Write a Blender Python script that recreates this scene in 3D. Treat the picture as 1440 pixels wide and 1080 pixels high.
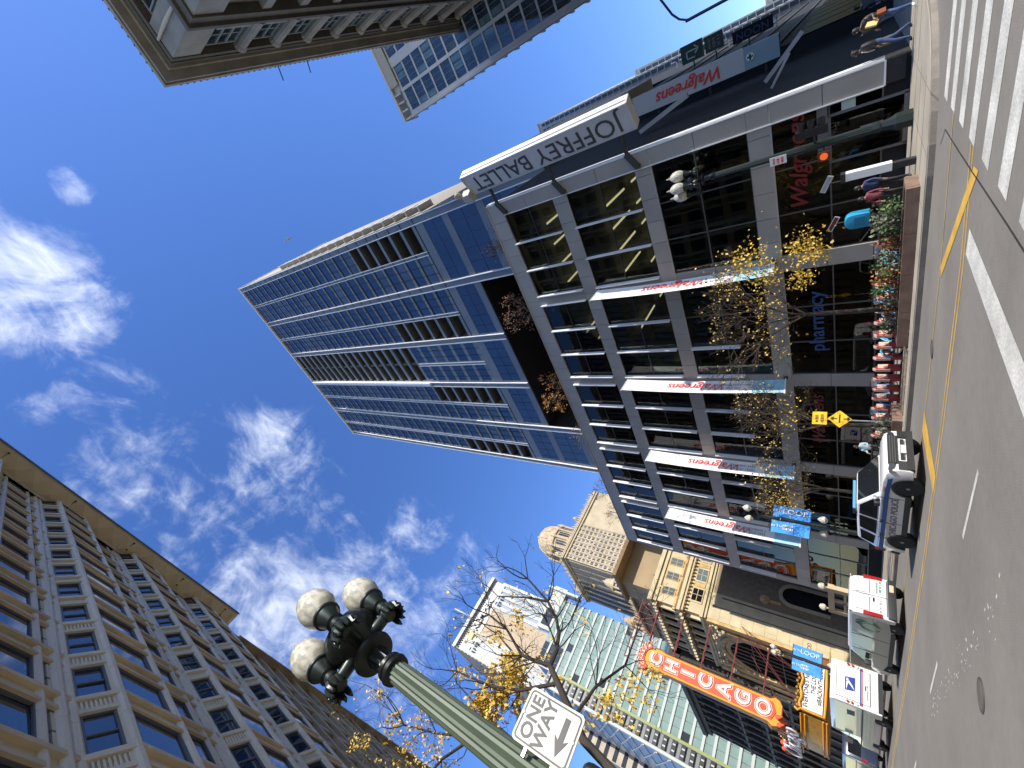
import bpy, bmesh, math, random
from math import sin, cos, pi, radians, sqrt, atan2
from mathutils import Vector, Matrix

for _o in list(bpy.data.objects):
    bpy.data.objects.remove(_o)
sc = bpy.context.scene
COL = sc.collection
RNG = random.Random(11)

# ------------------------------------------------------------------ camera
def view_axes(yaw, pitch, roll):
    fw = Vector((sin(yaw) * cos(pitch), cos(yaw) * cos(pitch), sin(pitch)))
    rt = Vector((cos(yaw), -sin(yaw), 0))
    up = rt.cross(fw)
    return fw, cos(roll) * rt - sin(roll) * up, cos(roll) * up + sin(roll) * rt

cd = bpy.data.cameras.new('camera')
cam = bpy.data.objects.new('camera', cd)
COL.objects.link(cam)
FW, RT, UP = view_axes(radians(51.4), radians(40.0), radians(-0.485))
cam.matrix_world = Matrix((( -UP.x, RT.x, -FW.x, 0), (-UP.y, RT.y, -FW.y, 0), (-UP.z, RT.z, -FW.z, 1.6), (0, 0, 0, 1)))
cd.sensor_width = 36.0
cd.sensor_fit = 'HORIZONTAL'
cd.lens = 14.5
cd.clip_start = 0.05
cd.clip_end = 4000
sc.camera = cam
sc.render.resolution_x, sc.render.resolution_y = 1024, 768
sc.render.engine = 'CYCLES'
sc.cycles.max_bounces = 6
sc.cycles.transparent_max_bounces = 12
sc.cycles.use_denoising = True

# ------------------------------------------------------------------ sun, sky, exposure
SUN_EL, SUN_AZ = radians(36.0), radians(181.7)          # azimuth clockwise from north (+Y)
to_sun = Vector((sin(SUN_AZ) * cos(SUN_EL), cos(SUN_AZ) * cos(SUN_EL), sin(SUN_EL)))
sl = bpy.data.lights.new('sun', 'SUN')
sl.energy = 3.9
sl.angle = radians(0.53)
sl.color = (1.0, 0.94, 0.84)
so = bpy.data.objects.new('sun', sl)
COL.objects.link(so)
so.rotation_euler = to_sun.to_track_quat('Z', 'Y').to_euler()

world = bpy.data.worlds.new('World')
sc.world = world
world.use_nodes = True
W = world.node_tree
W.nodes.clear()
def wn(kind, **kw):
    n = W.nodes.new(kind)
    for k, v in kw.items():
        setattr(n, k, v)
    return n
def wl(a, b):
    W.links.new(a, b)
w_out = wn('ShaderNodeOutputWorld')
w_bg = wn('ShaderNodeBackground')
SKY_K = 0.15
w_bg.inputs['Strength'].default_value = SKY_K
wl(w_bg.outputs[0], w_out.inputs[0])
sky = wn('ShaderNodeTexSky', sky_type='NISHITA')
sky.sun_disc = False
sky.sun_elevation = SUN_EL
sky.sun_rotation = SUN_AZ
sky.altitude = 180
sky.air_density = 1.0
sky.dust_density = 0.25
sky.ozone_density = 3.2
hsv = wn('ShaderNodeHueSaturation')
hsv.inputs['Hue'].default_value = 0.513
hsv.inputs['Saturation'].default_value = 1.2
hsv.inputs['Value'].default_value = 1.16
wl(sky.outputs[0], hsv.inputs['Color'])
# clouds: fibrous noise in the direction of view, gathered in a few banks
tc = wn('ShaderNodeTexCoord')
nrm = wn('ShaderNodeVectorMath', operation='NORMALIZE')
wl(tc.outputs['Generated'], nrm.inputs[0])
def bank(dirv, r0, r1, gain):
    d = wn('ShaderNodeVectorMath', operation='DOT_PRODUCT')
    d.inputs[1].default_value = dirv
    wl(nrm.outputs[0], d.inputs[0])
    m = wn('ShaderNodeMapRange')
    m.interpolation_type = 'SMOOTHSTEP'
    m.inputs['From Min'].default_value = cos(radians(r1))
    m.inputs['From Max'].default_value = cos(radians(r0))
    m.inputs['To Min'].default_value = 0.0
    m.inputs['To Max'].default_value = gain
    wl(d.outputs['Value'], m.inputs['Value'])
    return m.outputs[0]
BANKS = [((0.095, -0.095, 0.991), 2.0, 8.5, 0.88),
         ((0.067, 0.069, 0.995), 0.5, 5.4, 0.50),
         ((-0.026, 0.052, 0.998), 0.3, 3.0, 0.46),
         ((0.227, -0.211, 0.951), 0.2, 2.4, 0.48),
         ((0.137, -0.204, 0.969), 0.2, 3.2, 0.42),
         ((0.010, 0.260, 0.965), 3.0, 13.0, 0.52),
         ((0.100, 0.354, 0.930), 3.0, 12.0, 0.50),
         ((0.060, 0.577, 0.814), 5.0, 18.0, 0.58),
         ((0.090, 0.700, 0.708), 5.0, 16.0, 0.50)]
acc = None
for dv, r0, r1, g in BANKS:
    b = bank(Vector(dv).normalized(), r0, r1, g)
    if acc is None:
        acc = b
    else:
        mx = wn('ShaderNodeMath', operation='MAXIMUM')
        wl(acc, mx.inputs[0]); wl(b, mx.inputs[1])
        acc = mx.outputs[0]
def wnoise(scale, detail, rough, dist, stretch=(1, 1, 1)):
    mp = wn('ShaderNodeMapping')
    mp.inputs['Scale'].default_value = stretch
    wl(nrm.outputs[0], mp.inputs['Vector'])
    n = wn('ShaderNodeTexNoise')
    n.inputs['Scale'].default_value = scale
    n.inputs['Detail'].default_value = detail
    n.inputs['Roughness'].default_value = rough
    n.inputs['Distortion'].default_value = dist
    wl(mp.outputs[0], n.inputs['Vector'])
    return n.outputs['Fac']
n1 = wnoise(7.0, 9.0, 0.63, 0.5)
n2 = wnoise(19.0, 6.0, 0.6, 1.0, (1.5, 0.75, 1.0))
nm = wn('ShaderNodeMath', operation='MULTIPLY_ADD')
nm.inputs[1].default_value = 0.36
wl(n2, nm.inputs[0]); wl(n1, nm.inputs[2])
ad = wn('ShaderNodeMath', operation='MULTIPLY_ADD')
ad.inputs[1].default_value = 2.1
wl(nm.outputs[0], ad.inputs[0]); wl(acc, ad.inputs[2])
cr = wn('ShaderNodeMapRange')
cr.interpolation_type = 'SMOOTHSTEP'
cr.inputs['From Min'].default_value = 1.76
cr.inputs['From Max'].default_value = 2.95
cr.inputs['To Max'].default_value = 0.86
wl(ad.outputs[0], cr.inputs['Value'])
mixc = wn('ShaderNodeMix', data_type='RGBA')
mixc.inputs[7].default_value = (6.6, 6.9, 7.3, 1)
gate = wn('ShaderNodeMath', operation='MULTIPLY'); gate.use_clamp = True
gate.inputs[1].default_value = 4.0
wl(acc, gate.inputs[0])
gm = wn('ShaderNodeMath', operation='MULTIPLY')
wl(gate.outputs[0], gm.inputs[0]); wl(cr.outputs[0], gm.inputs[1])
wl(gm.outputs[0], mixc.inputs[0]); wl(hsv.outputs[0], mixc.inputs[6])
wl(mixc.outputs[2], w_bg.inputs['Color'])

sc.view_settings.view_transform = 'Standard'
sc.view_settings.look = 'None'
sc.view_settings.gamma = 1.0
sc.view_settings.use_curve_mapping = False
sc.view_settings.exposure = 0.72

# ------------------------------------------------------------------ materials
MATS = {}
def mat(name, col, rough=0.6, metal=0.0, vary=0.0, scale=1.0, fine=0.0, bump=0.0, bscale=6.0, ior=1.5, spec=None, streak=False, coat=0.0):
    """Principled material; colour breathes with world-space noise (broad weathering + fine grain)."""
    if name in MATS:
        return MATS[name]
    m = bpy.data.materials.new(name)
    m.use_nodes = True
    t = m.node_tree
    b = t.nodes['Principled BSDF']
    b.inputs['Base Color'].default_value = (*col, 1)
    b.inputs['Roughness'].default_value = rough
    b.inputs['Metallic'].default_value = metal
    b.inputs['IOR'].default_value = ior
    if coat: b.inputs['Coat Weight'].default_value = coat
    if spec is not None:
        b.inputs['Specular IOR Level'].default_value = spec
    geo = None
    def pos():
        nonlocal geo
        if geo is None:
            geo = t.nodes.new('ShaderNodeNewGeometry')
        return geo.outputs['Position']
    if vary or fine:
        last = None
        base = t.nodes.new('ShaderNodeRGB'); base.outputs[0].default_value = (*col, 1)
        last = base.outputs[0]
        for amt, sca, det in ((vary, scale, 4.0), (fine, scale * 14, 3.0)):
            if not amt: continue
            n = t.nodes.new('ShaderNodeTexNoise')
            n.inputs['Scale'].default_value = sca
            n.inputs['Detail'].default_value = det
            if streak:
                mp = t.nodes.new('ShaderNodeMapping')
                mp.inputs['Scale'].default_value = (1.0, 1.0, 0.12)
                t.links.new(pos(), mp.inputs['Vector']); t.links.new(mp.outputs[0], n.inputs['Vector'])
            else:
                t.links.new(pos(), n.inputs['Vector'])
            r = t.nodes.new('ShaderNodeMapRange')
            r.inputs['From Min'].default_value = 0.28; r.inputs['From Max'].default_value = 0.72
            r.inputs['To Min'].default_value = 1 - amt; r.inputs['To Max'].default_value = 1 + amt
            t.links.new(n.outputs['Fac'], r.inputs['Value'])
            v = t.nodes.new('ShaderNodeVectorMath'); v.operation = 'SCALE'
            t.links.new(last, v.inputs[0]); t.links.new(r.outputs[0], v.inputs['Scale'])
            last = v.outputs[0]
        t.links.new(last, b.inputs['Base Color'])
    if bump:
        n = t.nodes.new('ShaderNodeTexNoise')
        n.inputs['Scale'].default_value = bscale; n.inputs['Detail'].default_value = 3.0
        t.links.new(pos(), n.inputs['Vector'])
        bp = t.nodes.new('ShaderNodeBump')
        bp.inputs['Strength'].default_value = bump
        bp.inputs['Distance'].default_value = 0.05
        t.links.new(n.outputs['Fac'], bp.inputs['Height'])
        t.links.new(bp.outputs[0], b.inputs['Normal'])
    MATS[name] = m
    return m

def lamp_mat(name, col, strength, base=None):
    m = mat(name, base or col, 0.4)
    b = m.node_tree.nodes['Principled BSDF']
    b.inputs['Emission Color'].default_value = (*col, 1)
    b.inputs['Emission Strength'].default_value = strength
    return m

def clear_glass(name, tint, refl=1.0, ior=1.55, wave=0.0, wscale=0.6):
    """Window glass one can see through: tinted transmission under a Fresnel mirror."""
    m = bpy.data.materials.new(name); m.use_nodes = True
    t = m.node_tree; t.nodes.clear()
    out = t.nodes.new('ShaderNodeOutputMaterial')
    tr = t.nodes.new('ShaderNodeBsdfTransparent'); tr.inputs[0].default_value = (*tint, 1)
    gl = t.nodes.new('ShaderNodeBsdfGlossy'); gl.inputs['Roughness'].default_value = 0.01
    gl.inputs['Color'].default_value = (refl, refl, refl, 1)
    fr = t.nodes.new('ShaderNodeFresnel'); fr.inputs['IOR'].default_value = ior
    mx = t.nodes.new('ShaderNodeMixShader')
    t.links.new(fr.outputs[0], mx.inputs[0]); t.links.new(tr.outputs[0], mx.inputs[1]); t.links.new(gl.outputs[0], mx.inputs[2])
    t.links.new(mx.outputs[0], out.inputs[0])
    if wave:
        g = t.nodes.new('ShaderNodeNewGeometry'); n = t.nodes.new('ShaderNodeTexNoise')
        n.inputs['Scale'].default_value = wscale; n.inputs['Detail'].default_value = 1.0
        t.links.new(g.outputs['Position'], n.inputs['Vector'])
        bp = t.nodes.new('ShaderNodeBump'); bp.inputs['Strength'].default_value = wave; bp.inputs['Distance'].default_value = 0.1
        t.links.new(n.outputs['Fac'], bp.inputs['Height'])
        t.links.new(bp.outputs[0], gl.inputs['Normal'])
    MATS[name] = m
    return m

def dark_glass(name, col, ior=1.7, rough=0.03, wave=0.0, wscale=0.5, vary=0.25, vscale=0.35):
    m = mat(name, col, rough, 0.0, vary, vscale, 0, wave, wscale, ior)
    return m

# ------------------------------------------------------------------ mesh helpers
ORG = {}
class MB:
    """Collects boxes, quads, tubes, lathes and prisms; build() links them as one mesh object."""
    def __init__(s):
        s.v = []; s.f = []; s.m = []; s.cm = 0
    def add(s, vs, fs):
        n = len(s.v); s.v += [tuple(p) for p in vs]
        for f in fs:
            s.f.append([i + n for i in f]); s.m.append(s.cm)
        return s
    def box(s, x0, x1, y0, y1, z0, z1):
        vs = [(x0, y0, z0), (x1, y0, z0), (x1, y1, z0), (x0, y1, z0), (x0, y0, z1), (x1, y0, z1), (x1, y1, z1), (x0, y1, z1)]
        return s.add(vs, [(0, 3, 2, 1), (4, 5, 6, 7), (0, 1, 5, 4), (1, 2, 6, 5), (2, 3, 7, 6), (3, 0, 4, 7)])
    def obox(s, c, ax, ay, az, hx, hy, hz):
        c, ax, ay, az = Vector(c), Vector(ax).normalized(), Vector(ay).normalized(), Vector(az).normalized()
        vs = [c + ax * hx * i + ay * hy * j + az * hz * k for k in (-1, 1) for j in (-1, 1) for i in (-1, 1)]
        return s.add(vs, [(0, 2, 3, 1), (4, 5, 7, 6), (0, 1, 5, 4), (1, 3, 7, 5), (3, 2, 6, 7), (2, 0, 4, 6)])
    def bar(s, a, b, w, h=None, up=(0, 0, 1)):
        a, b = Vector(a), Vector(b); d = b - a; u = Vector(up)
        if abs(d.normalized().dot(u)) > .98: u = Vector((1, 0, 0))
        sx = d.cross(u).normalized(); uz = sx.cross(d).normalized()
        return s.obox((a + b) / 2, d, sx, uz, d.length / 2, w / 2, (h or w) / 2)
    def tube(s, pts, rad, n=8, cap=True):
        pts = [Vector(p) for p in pts]; N = len(pts)
        if not isinstance(rad, (list, tuple)): rad = [rad] * N
        rings = []; pu = None
        for i, p in enumerate(pts):
            d = (pts[min(i + 1, N - 1)] - pts[max(i - 1, 0)]).normalized()
            if pu is None:
                u = d.cross(Vector((0, 0, 1)))
                if u.length < .05: u = d.cross(Vector((1, 0, 0)))
            else:
                u = pu - d * pu.dot(d)
            u.normalize(); w = d.cross(u); pu = u
            rings.append([p + (u * cos(2 * pi * k / n) + w * sin(2 * pi * k / n)) * rad[i] for k in range(n)])
        vs = [p for r in rings for p in r]; fs = []
        for i in range(N - 1):
            for k in range(n):
                a, b2 = i * n + k, i * n + (k + 1) % n
                fs.append((a, b2, b2 + n, a + n))
        if cap:
            fs.append(tuple(range(n - 1, -1, -1))); fs.append(tuple(range((N - 1) * n, N * n)))
        return s.add(vs, fs)
    def lathe(s, c, prof, n=16, axis=(0, 0, 1), flute=0.0, start=0.0, span=2 * pi):
        c = Vector(c); ax = Vector(axis).normalized()
        u = ax.cross(Vector((0, 0, 1)))
        if u.length < .05: u = Vector((1, 0, 0))
        u.normalize(); w = ax.cross(u)
        vs = []; fs = []
        for r, h in prof:
            for k in range(n):
                a = start + span * k / n
                rr = r * (1 - (flute if k % 2 else 0))
                vs.append(c + ax * h + (u * cos(a) + w * sin(a)) * rr)
        for i in range(len(prof) - 1):
            for k in range(n):
                if span < 6.28 and k == n - 1: continue
                a, b2 = i * n + k, i * n + (k + 1) % n
                fs.append((a, b2, b2 + n, a + n))
        if span > 6.28:
            if prof[0][0] > 1e-4: fs.append(tuple(range(n - 1, -1, -1)))
            if prof[-1][0] > 1e-4: fs.append(tuple(range((len(prof) - 1) * n, len(prof) * n)))
        return s.add(vs, fs)
    def prism(s, pts, d):
        """closed outline (list of 3-D points, counter-clockwise seen against d) pushed along d"""
        n = len(pts); d = Vector(d); a = [Vector(p) for p in pts]; b = [p + d for p in a]
        return s.add(a + b, [tuple(range(n - 1, -1, -1)), tuple(range(n, 2 * n))] + [(i, (i + 1) % n, (i + 1) % n + n, i + n) for i in range(n)])
    def quad(s, a, b, c, d):
        return s.add([a, b, c, d], [(0, 1, 2, 3)])
    def mesh(s, name, mats, off=(0, 0, 0), smooth=False):
        me = bpy.data.meshes.new(name)
        o = Vector(off)
        me.from_pydata([tuple(Vector(p) - o) for p in s.v], [], s.f)
        for m in (mats if isinstance(mats, (list, tuple)) else [mats]): me.materials.append(m)
        if isinstance(mats, (list, tuple)):
            me.polygons.foreach_set('material_index', s.m)
        if smooth:
            me.polygons.foreach_set('use_smooth', [True] * len(me.polygons))
        me.update()
        return me
    def build(s, name, mats, parent=None, smooth=False, **kw):
        off = ORG.get(parent.name, (0, 0, 0)) if parent else (0, 0, 0)
        o = bpy.data.objects.new(name, s.mesh(name, mats, off, smooth))
        COL.objects.link(o)
        if parent:
            o.parent = parent; ORG[o.name] = off
        if smooth:
            auto_smooth(o)
        for k, v in kw.items(): o[k] = v
        return o

def auto_smooth(o, ang=40):
    me = o.data
    bm = bmesh.new(); bm.from_mesh(me)
    for e in bm.edges:
        if len(e.link_faces) == 2 and e.calc_face_angle(0) > radians(ang): e.smooth = False
    bm.to_mesh(me); bm.free()

def thing(name, label, cat, loc=(0, 0, 0), rotz=0.0, group=None, local=False):
    """Empty at a thing's base; parts are modelled in world metres (local=True: in the thing's own frame)."""
    o = bpy.data.objects.new(name, None); COL.objects.link(o)
    o.empty_display_size = 0.2
    o.location = loc; o.rotation_euler = (0, 0, rotz)
    ORG[o.name] = (0, 0, 0) if local else tuple(loc)
    o['label'] = label; o['category'] = cat
    if group: o['group'] = group
    return o
def tag(o, label, cat, group=None, kind=None):
    o['label'] = label; o['category'] = cat
    if group: o['group'] = group
    if kind: o['kind'] = kind
    return o
def dup(o, parent=None):
    c = o.copy(); COL.objects.link(c); c.parent = parent
    for ch in o.children: dup(ch, c)
    return c
def copy_thing(o, loc, rotz, label, scale=None):
    c = dup(o); c.location = loc; c.rotation_euler = (0, 0, rotz); c['label'] = label
    if scale: c.scale = scale
    return c

UNIT = {}
def piece(name, m, x0, x1, y0, y1, z0, z1, parent, rot=None):
    """one block of a facade: an object of its own that shares a unit cube mesh"""
    if m.name not in UNIT:
        b = MB(); b.box(-.5, .5, -.5, .5, -.5, .5); UNIT[m.name] = b.mesh('unit_block', m)
    o = bpy.data.objects.new(name, UNIT[m.name]); COL.objects.link(o)
    off = ORG.get(parent.name, (0, 0, 0))
    o.location = ((x0 + x1) / 2 - off[0], (y0 + y1) / 2 - off[1], (z0 + z1) / 2 - off[2])
    o.scale = (abs(x1 - x0), abs(y1 - y0), abs(z1 - z0))
    if rot: o.rotation_euler = rot
    o.parent = parent
    return o
def inst(name, me, parent, loc, rotz=0.0, scale=None):
    o = bpy.data.objects.new(name, me); COL.objects.link(o)
    off = ORG.get(parent.name, (0, 0, 0)) if parent else (0, 0, 0)
    o.location = (loc[0] - off[0], loc[1] - off[1], loc[2] - off[2]); o.rotation_euler = (0, 0, rotz)
    if scale: o.scale = scale
    o.parent = parent
    return o
def letters(name, body, size, m, parent, at, right, up, depth=0.01, shear=0.0, align='CENTER', space=1.0, wide=1.0, bold=0.0):
    cu = bpy.data.curves.new(name, 'FONT')
    cu.body = body; cu.size = size; cu.extrude = depth; cu.shear = shear
    cu.align_x = align; cu.align_y = 'CENTER'; cu.space_character = space; cu.offset = bold
    cu.resolution_u = 3
    cu.materials.append(m)
    tmp = bpy.data.objects.new('letter_curve', cu)
    me = bpy.data.meshes.new_from_object(tmp)
    bpy.data.objects.remove(tmp); bpy.data.curves.remove(cu)
    o = bpy.data.objects.new(name, me); COL.objects.link(o)
    r = Vector(right).normalized(); u = Vector(up).normalized(); n = r.cross(u).normalized(); u = n.cross(r)
    off = ORG.get(parent.name, (0, 0, 0)) if parent else (0, 0, 0)
    M = Matrix((( r.x, u.x, n.x, at[0] - off[0]), (r.y, u.y, n.y, at[1] - off[1]), (r.z, u.z, n.z, at[2] - off[2]), (0, 0, 0, 1)))
    o.matrix_local = M @ Matrix.Diagonal((wide, 1, 1, 1))
    if parent: o.parent = parent; o.matrix_local = M @ Matrix.Diagonal((wide, 1, 1, 1))
    return o
def print_marks(name, rows, width, size, m, parent, at, right, up, seed=1):
    """print too small to read in the photograph: short strokes in rows"""
    r = Vector(right).normalized(); u = Vector(up).normalized(); n = r.cross(u); rg = random.Random(seed); b = MB()
    for k in range(rows):
        x = -width / 2; row = Vector(at) + u * size * (rows / 2 - .5 - k)
        while x < width / 2 - size * .2:
            w = size * rg.uniform(.18, .42); w = min(w, width / 2 - x)
            h = size * rg.choice((.24, .30, .34))
            b.obox(row + r * (x + w / 2), r, u, n, w * .42, h, .003)
            x += w + size * (.10 if rg.random() < .8 else .4)
    return b.build(name, m, parent, kind='stuff')
X_, Y_, Z_ = Vector((1, 0, 0)), Vector((0, 1, 0)), Vector((0, 0, 1))
# ================================================================== materials in use
M_road = mat('asphalt', (0.205, 0.188, 0.160), 0.85, 0, 0.14, 0.35, 0.06, 0.3, 45.0)
M_walk = mat('pavement_concrete', (0.36, 0.32, 0.25), 0.85, 0, 0.14, 0.8, 0.05, 0.2, 20)
M_kerb = mat('kerb_granite', (0.24, 0.21, 0.17), 0.8, 0, 0.25, 1.2, 0.1)
M_white = mat('white_road_paint', (0.56, 0.55, 0.49), 0.7, 0, 0.25, 1.6, 0.24)
M_yellow = mat('yellow_road_paint', (0.60, 0.36, 0.06), 0.7, 0, 0.2, 1.6, 0.14)
M_yfaint = mat('worn_yellow_paint', (0.36, 0.27, 0.11), 0.75, 0, 0.3, 1.6, 0.2)
M_tar = mat('tar_seam', (0.035, 0.034, 0.034), 0.6)
M_iron = mat('cast_iron', (0.125, 0.115, 0.10), 0.6, 0.5, 0.2, 4)
M_panel = mat('grey_metal_panel', (0.325, 0.305, 0.268), 0.5, 0.05, 0.10, 0.5, 0.0)
M_panel2 = mat('pale_metal_panel', (0.385, 0.36, 0.31), 0.5, 0.05, 0.10, 0.5)
M_joint = mat('dark_joint', (0.02, 0.02, 0.022), 0.7)
M_fin = mat('white_aluminium', (0.76, 0.76, 0.75), 0.4, 0.1, 0.05, 0.6)
M_frame = mat('dark_window_frame', (0.05, 0.05, 0.052), 0.45, 0.3)
M_store = clear_glass('storefront_glass', (0.42, 0.46, 0.43), 0.9, 1.5, 0.0)
M_rglass = clear_glass('retail_glass', (0.52, 0.58, 0.53), 0.8, 1.52, 0.03, 0.7)
M_in = mat('dim_interior', (0.145, 0.15, 0.135), 0.9, 0, 0.4, 0.5)
M_in2 = mat('dim_floor', (0.20, 0.20, 0.18), 0.8)
M_tan = lamp_mat('ceiling_strip', (1.0, 0.76, 0.48), 1.15, (0.7, 0.6, 0.4))
M_tglass = dark_glass('tower_glass', (0.010, 0.020, 0.045), 2.0, 0.02, 0.05, 0.35, 0.5, 0.25)
M_tglass2 = dark_glass('tower_glass_blinds', (0.05, 0.065, 0.085), 1.9, 0.04, 0.05, 0.35, 0.4, 0.3)
M_twave = dark_glass('tower_glass_rippled', (0.02, 0.03, 0.035), 2.0, 0.02, 0.8, 0.5)
M_tpan = mat('tower_grey_panel', (0.175, 0.175, 0.172), 0.4, 0.05, 0.12, 0.4)
M_soffit = mat('recess_shade_soffit', (0.012, 0.010, 0.008), 0.95)  # near-black puts the terrace recess's deep shade into the colour
M_balc = mat('balcony_olive', (0.10, 0.095, 0.075), 0.8, 0, 0.2, 0.8)
M_red = mat('red_sign', (0.62, 0.03, 0.03), 0.5)
M_bluet = mat('blue_sign_letters', (0.05, 0.16, 0.42), 0.5)
M_black = mat('black_paint', (0.012, 0.012, 0.013), 0.45)
M_rubber = mat('rubber', (0.018, 0.018, 0.018), 0.75)
M_chrome = mat('brushed_metal', (0.55, 0.55, 0.56), 0.3, 0.9)
M_sign_w = mat('sign_white', (0.70, 0.70, 0.68), 0.45, 0, 0.04, 2)
M_sign_k = mat('sign_black', (0.03, 0.03, 0.033), 0.5)

# ================================================================== the ground
def structure(o):
    o['kind'] = 'structure'; return o
g = MB(); g.quad((-600, -600, -.05), (900, -600, -.05), (900, 1500, -.05), (-600, 1500, -.05))
structure(g.build('ground', mat('far_ground', (0.14, 0.13, 0.12), 0.9, 0, 0.2, 0.05)))
g = MB()
g.quad((1.2, -60, 0), (19.2, -60, 0), (19.2, 420, 0), (1.2, 420, 0))
g.quad((19.2, -12.5, 0), (300, -12.5, 0), (300, 1.6, 0), (19.2, 1.6, 0))
g.quad((-200, -12.5, 0), (1.2, -12.5, 0), (1.2, -3.0, 0), (-200, -3.0, 0))
structure(g.build('road', M_road))
# east pavement with a rounded corner towards the crossing
def corner_poly(x_k, y_k, r, x1, y1, n=8):
    pts = [(x_k, y1), (x_k, y_k + r)]
    for i in range(1, n + 1):
        a = pi + (pi / 2) * i / n
        pts.append((x_k + r + r * cos(a), y_k + r + r * sin(a)))
    pts += [(x1, y_k), (x1, y1)]
    return pts
def slab(pts, z0, z1):
    b = MB()
    pts = pts[::-1] if sum((pts[i][0] * pts[(i + 1) % len(pts)][1] - pts[(i + 1) % len(pts)][0] * pts[i][1]) for i in range(len(pts))) < 0 else pts
    b.prism([(x, y, z0) for x, y in pts], (0, 0, z1 - z0)); return b
out = corner_poly(16.7, 1.45, 4.2, 300, 420)
structure(slab(out, -.04, .135).build('east_kerb', M_kerb))
inn = corner_poly(16.9, 1.65, 4.0, 300, 420)
structure(slab(inn, -.03, .15).build('east_pavement', M_walk))
jb = MB()
for k in range(40):
    y = 3.6 + k * 1.55
    jb.box(17.0, 24, y, y + .018, .15, .154)
for x in (18.6, 20.2, 21.8): jb.box(x, x + .018, 3.4, 64, .15, .154)
for k in range(8): jb.box(21.5 + k * 1.6, 21.518 + k * 1.6, 1.7, 3.4, .15, .154)
structure(jb.build('pavement_joints', mat('pavement_joint', (0.16, 0.14, 0.11), 0.9)))
structure(slab([(-60, -2.5), (1.2, -2.5), (1.2, 420), (-60, 420)], -.04, .135).build('west_kerb', M_kerb))
structure(slab([(-60, -2.3), (1.0, -2.3), (1.0, 420), (-60, 420)], -.03, .15).build('west_pavement', M_walk))
structure(slab([(24.3, -12.5), (300, -12.5), (300, -60), (24.3, -60)], -.04, .15).build('south_pavement', M_walk))

# ------------------------------------------------------------------ road markings
mk = MB()
for x in (7.6, 9.0, 10.4, 11.8, 13.15, 14.5, 15.75):
    y1 = 3.52
    mk.quad((x - .30, -7.0, .004), (x + .30, -7.0, .004), (x + .30, y1, .004), (x - .30, y1 + .02, .004))
mk.quad((5.6, 4.80, .004), (10.9, 4.84, .004), (10.9, 5.36, .004), (5.6, 5.34, .004))
for y in (7.75, 13.6 + 1.3, 22.2, 29.5, 36.8, 44.1): mk.quad((7.35, y, .004), (7.47, y, .004), (7.55, y + 2.0, .004), (7.43, y + 2.0, .004))
structure(mk.build('white_road_markings', M_white))
mk = MB()
cl = [(11.55, 3.56), (11.0, 5.7), (10.72, 9.8), (10.55, 15.5), (10.75, 24), (11.1, 33), (11.4, 60), (11.5, 200)]
for off in (0.0, .28):
    for (xa, ya), (xb, yb) in zip(cl, cl[1:]):
        mk.quad((xa + off - .055, ya, .004), (xa + off + .055, ya, .004), (xb + off + .055, yb, .004), (xb + off - .055, yb, .004))
structure(mk.build('yellow_centre_lines', mat('centre_yellow', (0.50, 0.33, 0.09), 0.7, 0, 0.25, 1.4, 0.2)))
mk = MB()
mk.quad((10.8, 3.75, .008), (11.25, 3.8, .008), (13.72, 7.0, .008), (13.5, 7.2, .008))
mk.quad((10.75, 11.6, .008), (10.75, 12.3, .008), (13.75, 12.75, .008), (13.75, 11.9, .008))
structure(mk.build('yellow_hatch_bars', M_yellow))
mk = MB()
for (xa, ya), (xb, yb) in zip([(14.3, 3.5), (13.75, 7), (13.6, 11.2), (13.7, 13.2), (13.9, 20), (13.4, 30)], [(13.75, 7), (13.6, 11.2), (13.7, 13.2), (13.9, 20), (13.4, 30), (11.6, 42)]):
    mk.quad((xa - .06, ya, .006), (xa + .06, ya, .006), (xb + .06, yb, .006), (xb - .06, yb, .006))
structure(mk.build('worn_yellow_lines', M_yfaint))
mk = MB()
pts = [(15.9, 4.6), (15.3, 4.1), (13, 4.0), (10.5, 3.86), (8.5, 3.75), (7.4, 3.7), (5.0, 3.6)]
for (xa, ya), (xb, yb) in zip(pts, pts[1:]): mk.quad((xa, ya, .010), (xb, yb, .010), (xb, yb + .035, .010), (xa, ya + .035, .010))
structure(mk.build('road_seam', M_tar))
# faint lane polish, patches and flecks of worn paint
mk = MB(); r2 = random.Random(3)
for i in range(110):
    t_ = r2.random(); x = 5.2 + r2.gauss(0, .14) + 2.0 * t_; y = 8 + t_ * 9.5 + r2.gauss(0, .25)
    s_ = r2.uniform(.006, .03)
    mk.quad((x - s_, y - s_ * 2, .004), (x + s_, y - s_, .004), (x + s_ * .8, y + s_ * 2, .004), (x - s_, y + s_, .004))
structure(mk.build('worn_paint_flecks', M_white))
def manhole(x, y, r, label):
    b = MB(); b.lathe((x, y, 0), [(r, .002), (r, .012), (r * .93, .012), (r * .92, .006), (r * .9, .006), (r * .89, .012), (0.001, .012)], 28)
    for k in range(-3, 4):
        w = sqrt(max(0, (r * .8) ** 2 - (k * r * .2) ** 2))
        b.box(x - w, x + w, y + k * r * .2 - .012, y + k * r * .2 + .012, .012, .018)
    tag(b.build('manhole_cover', M_iron), label, 'manhole cover')
manhole(4.85, 10.4, .27, 'round iron manhole cover in the near lane, close to the left end of the road')
manhole(13.64, 9.5, .28, 'round iron manhole cover by the worn yellow line, level with the red dock posts')

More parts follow.
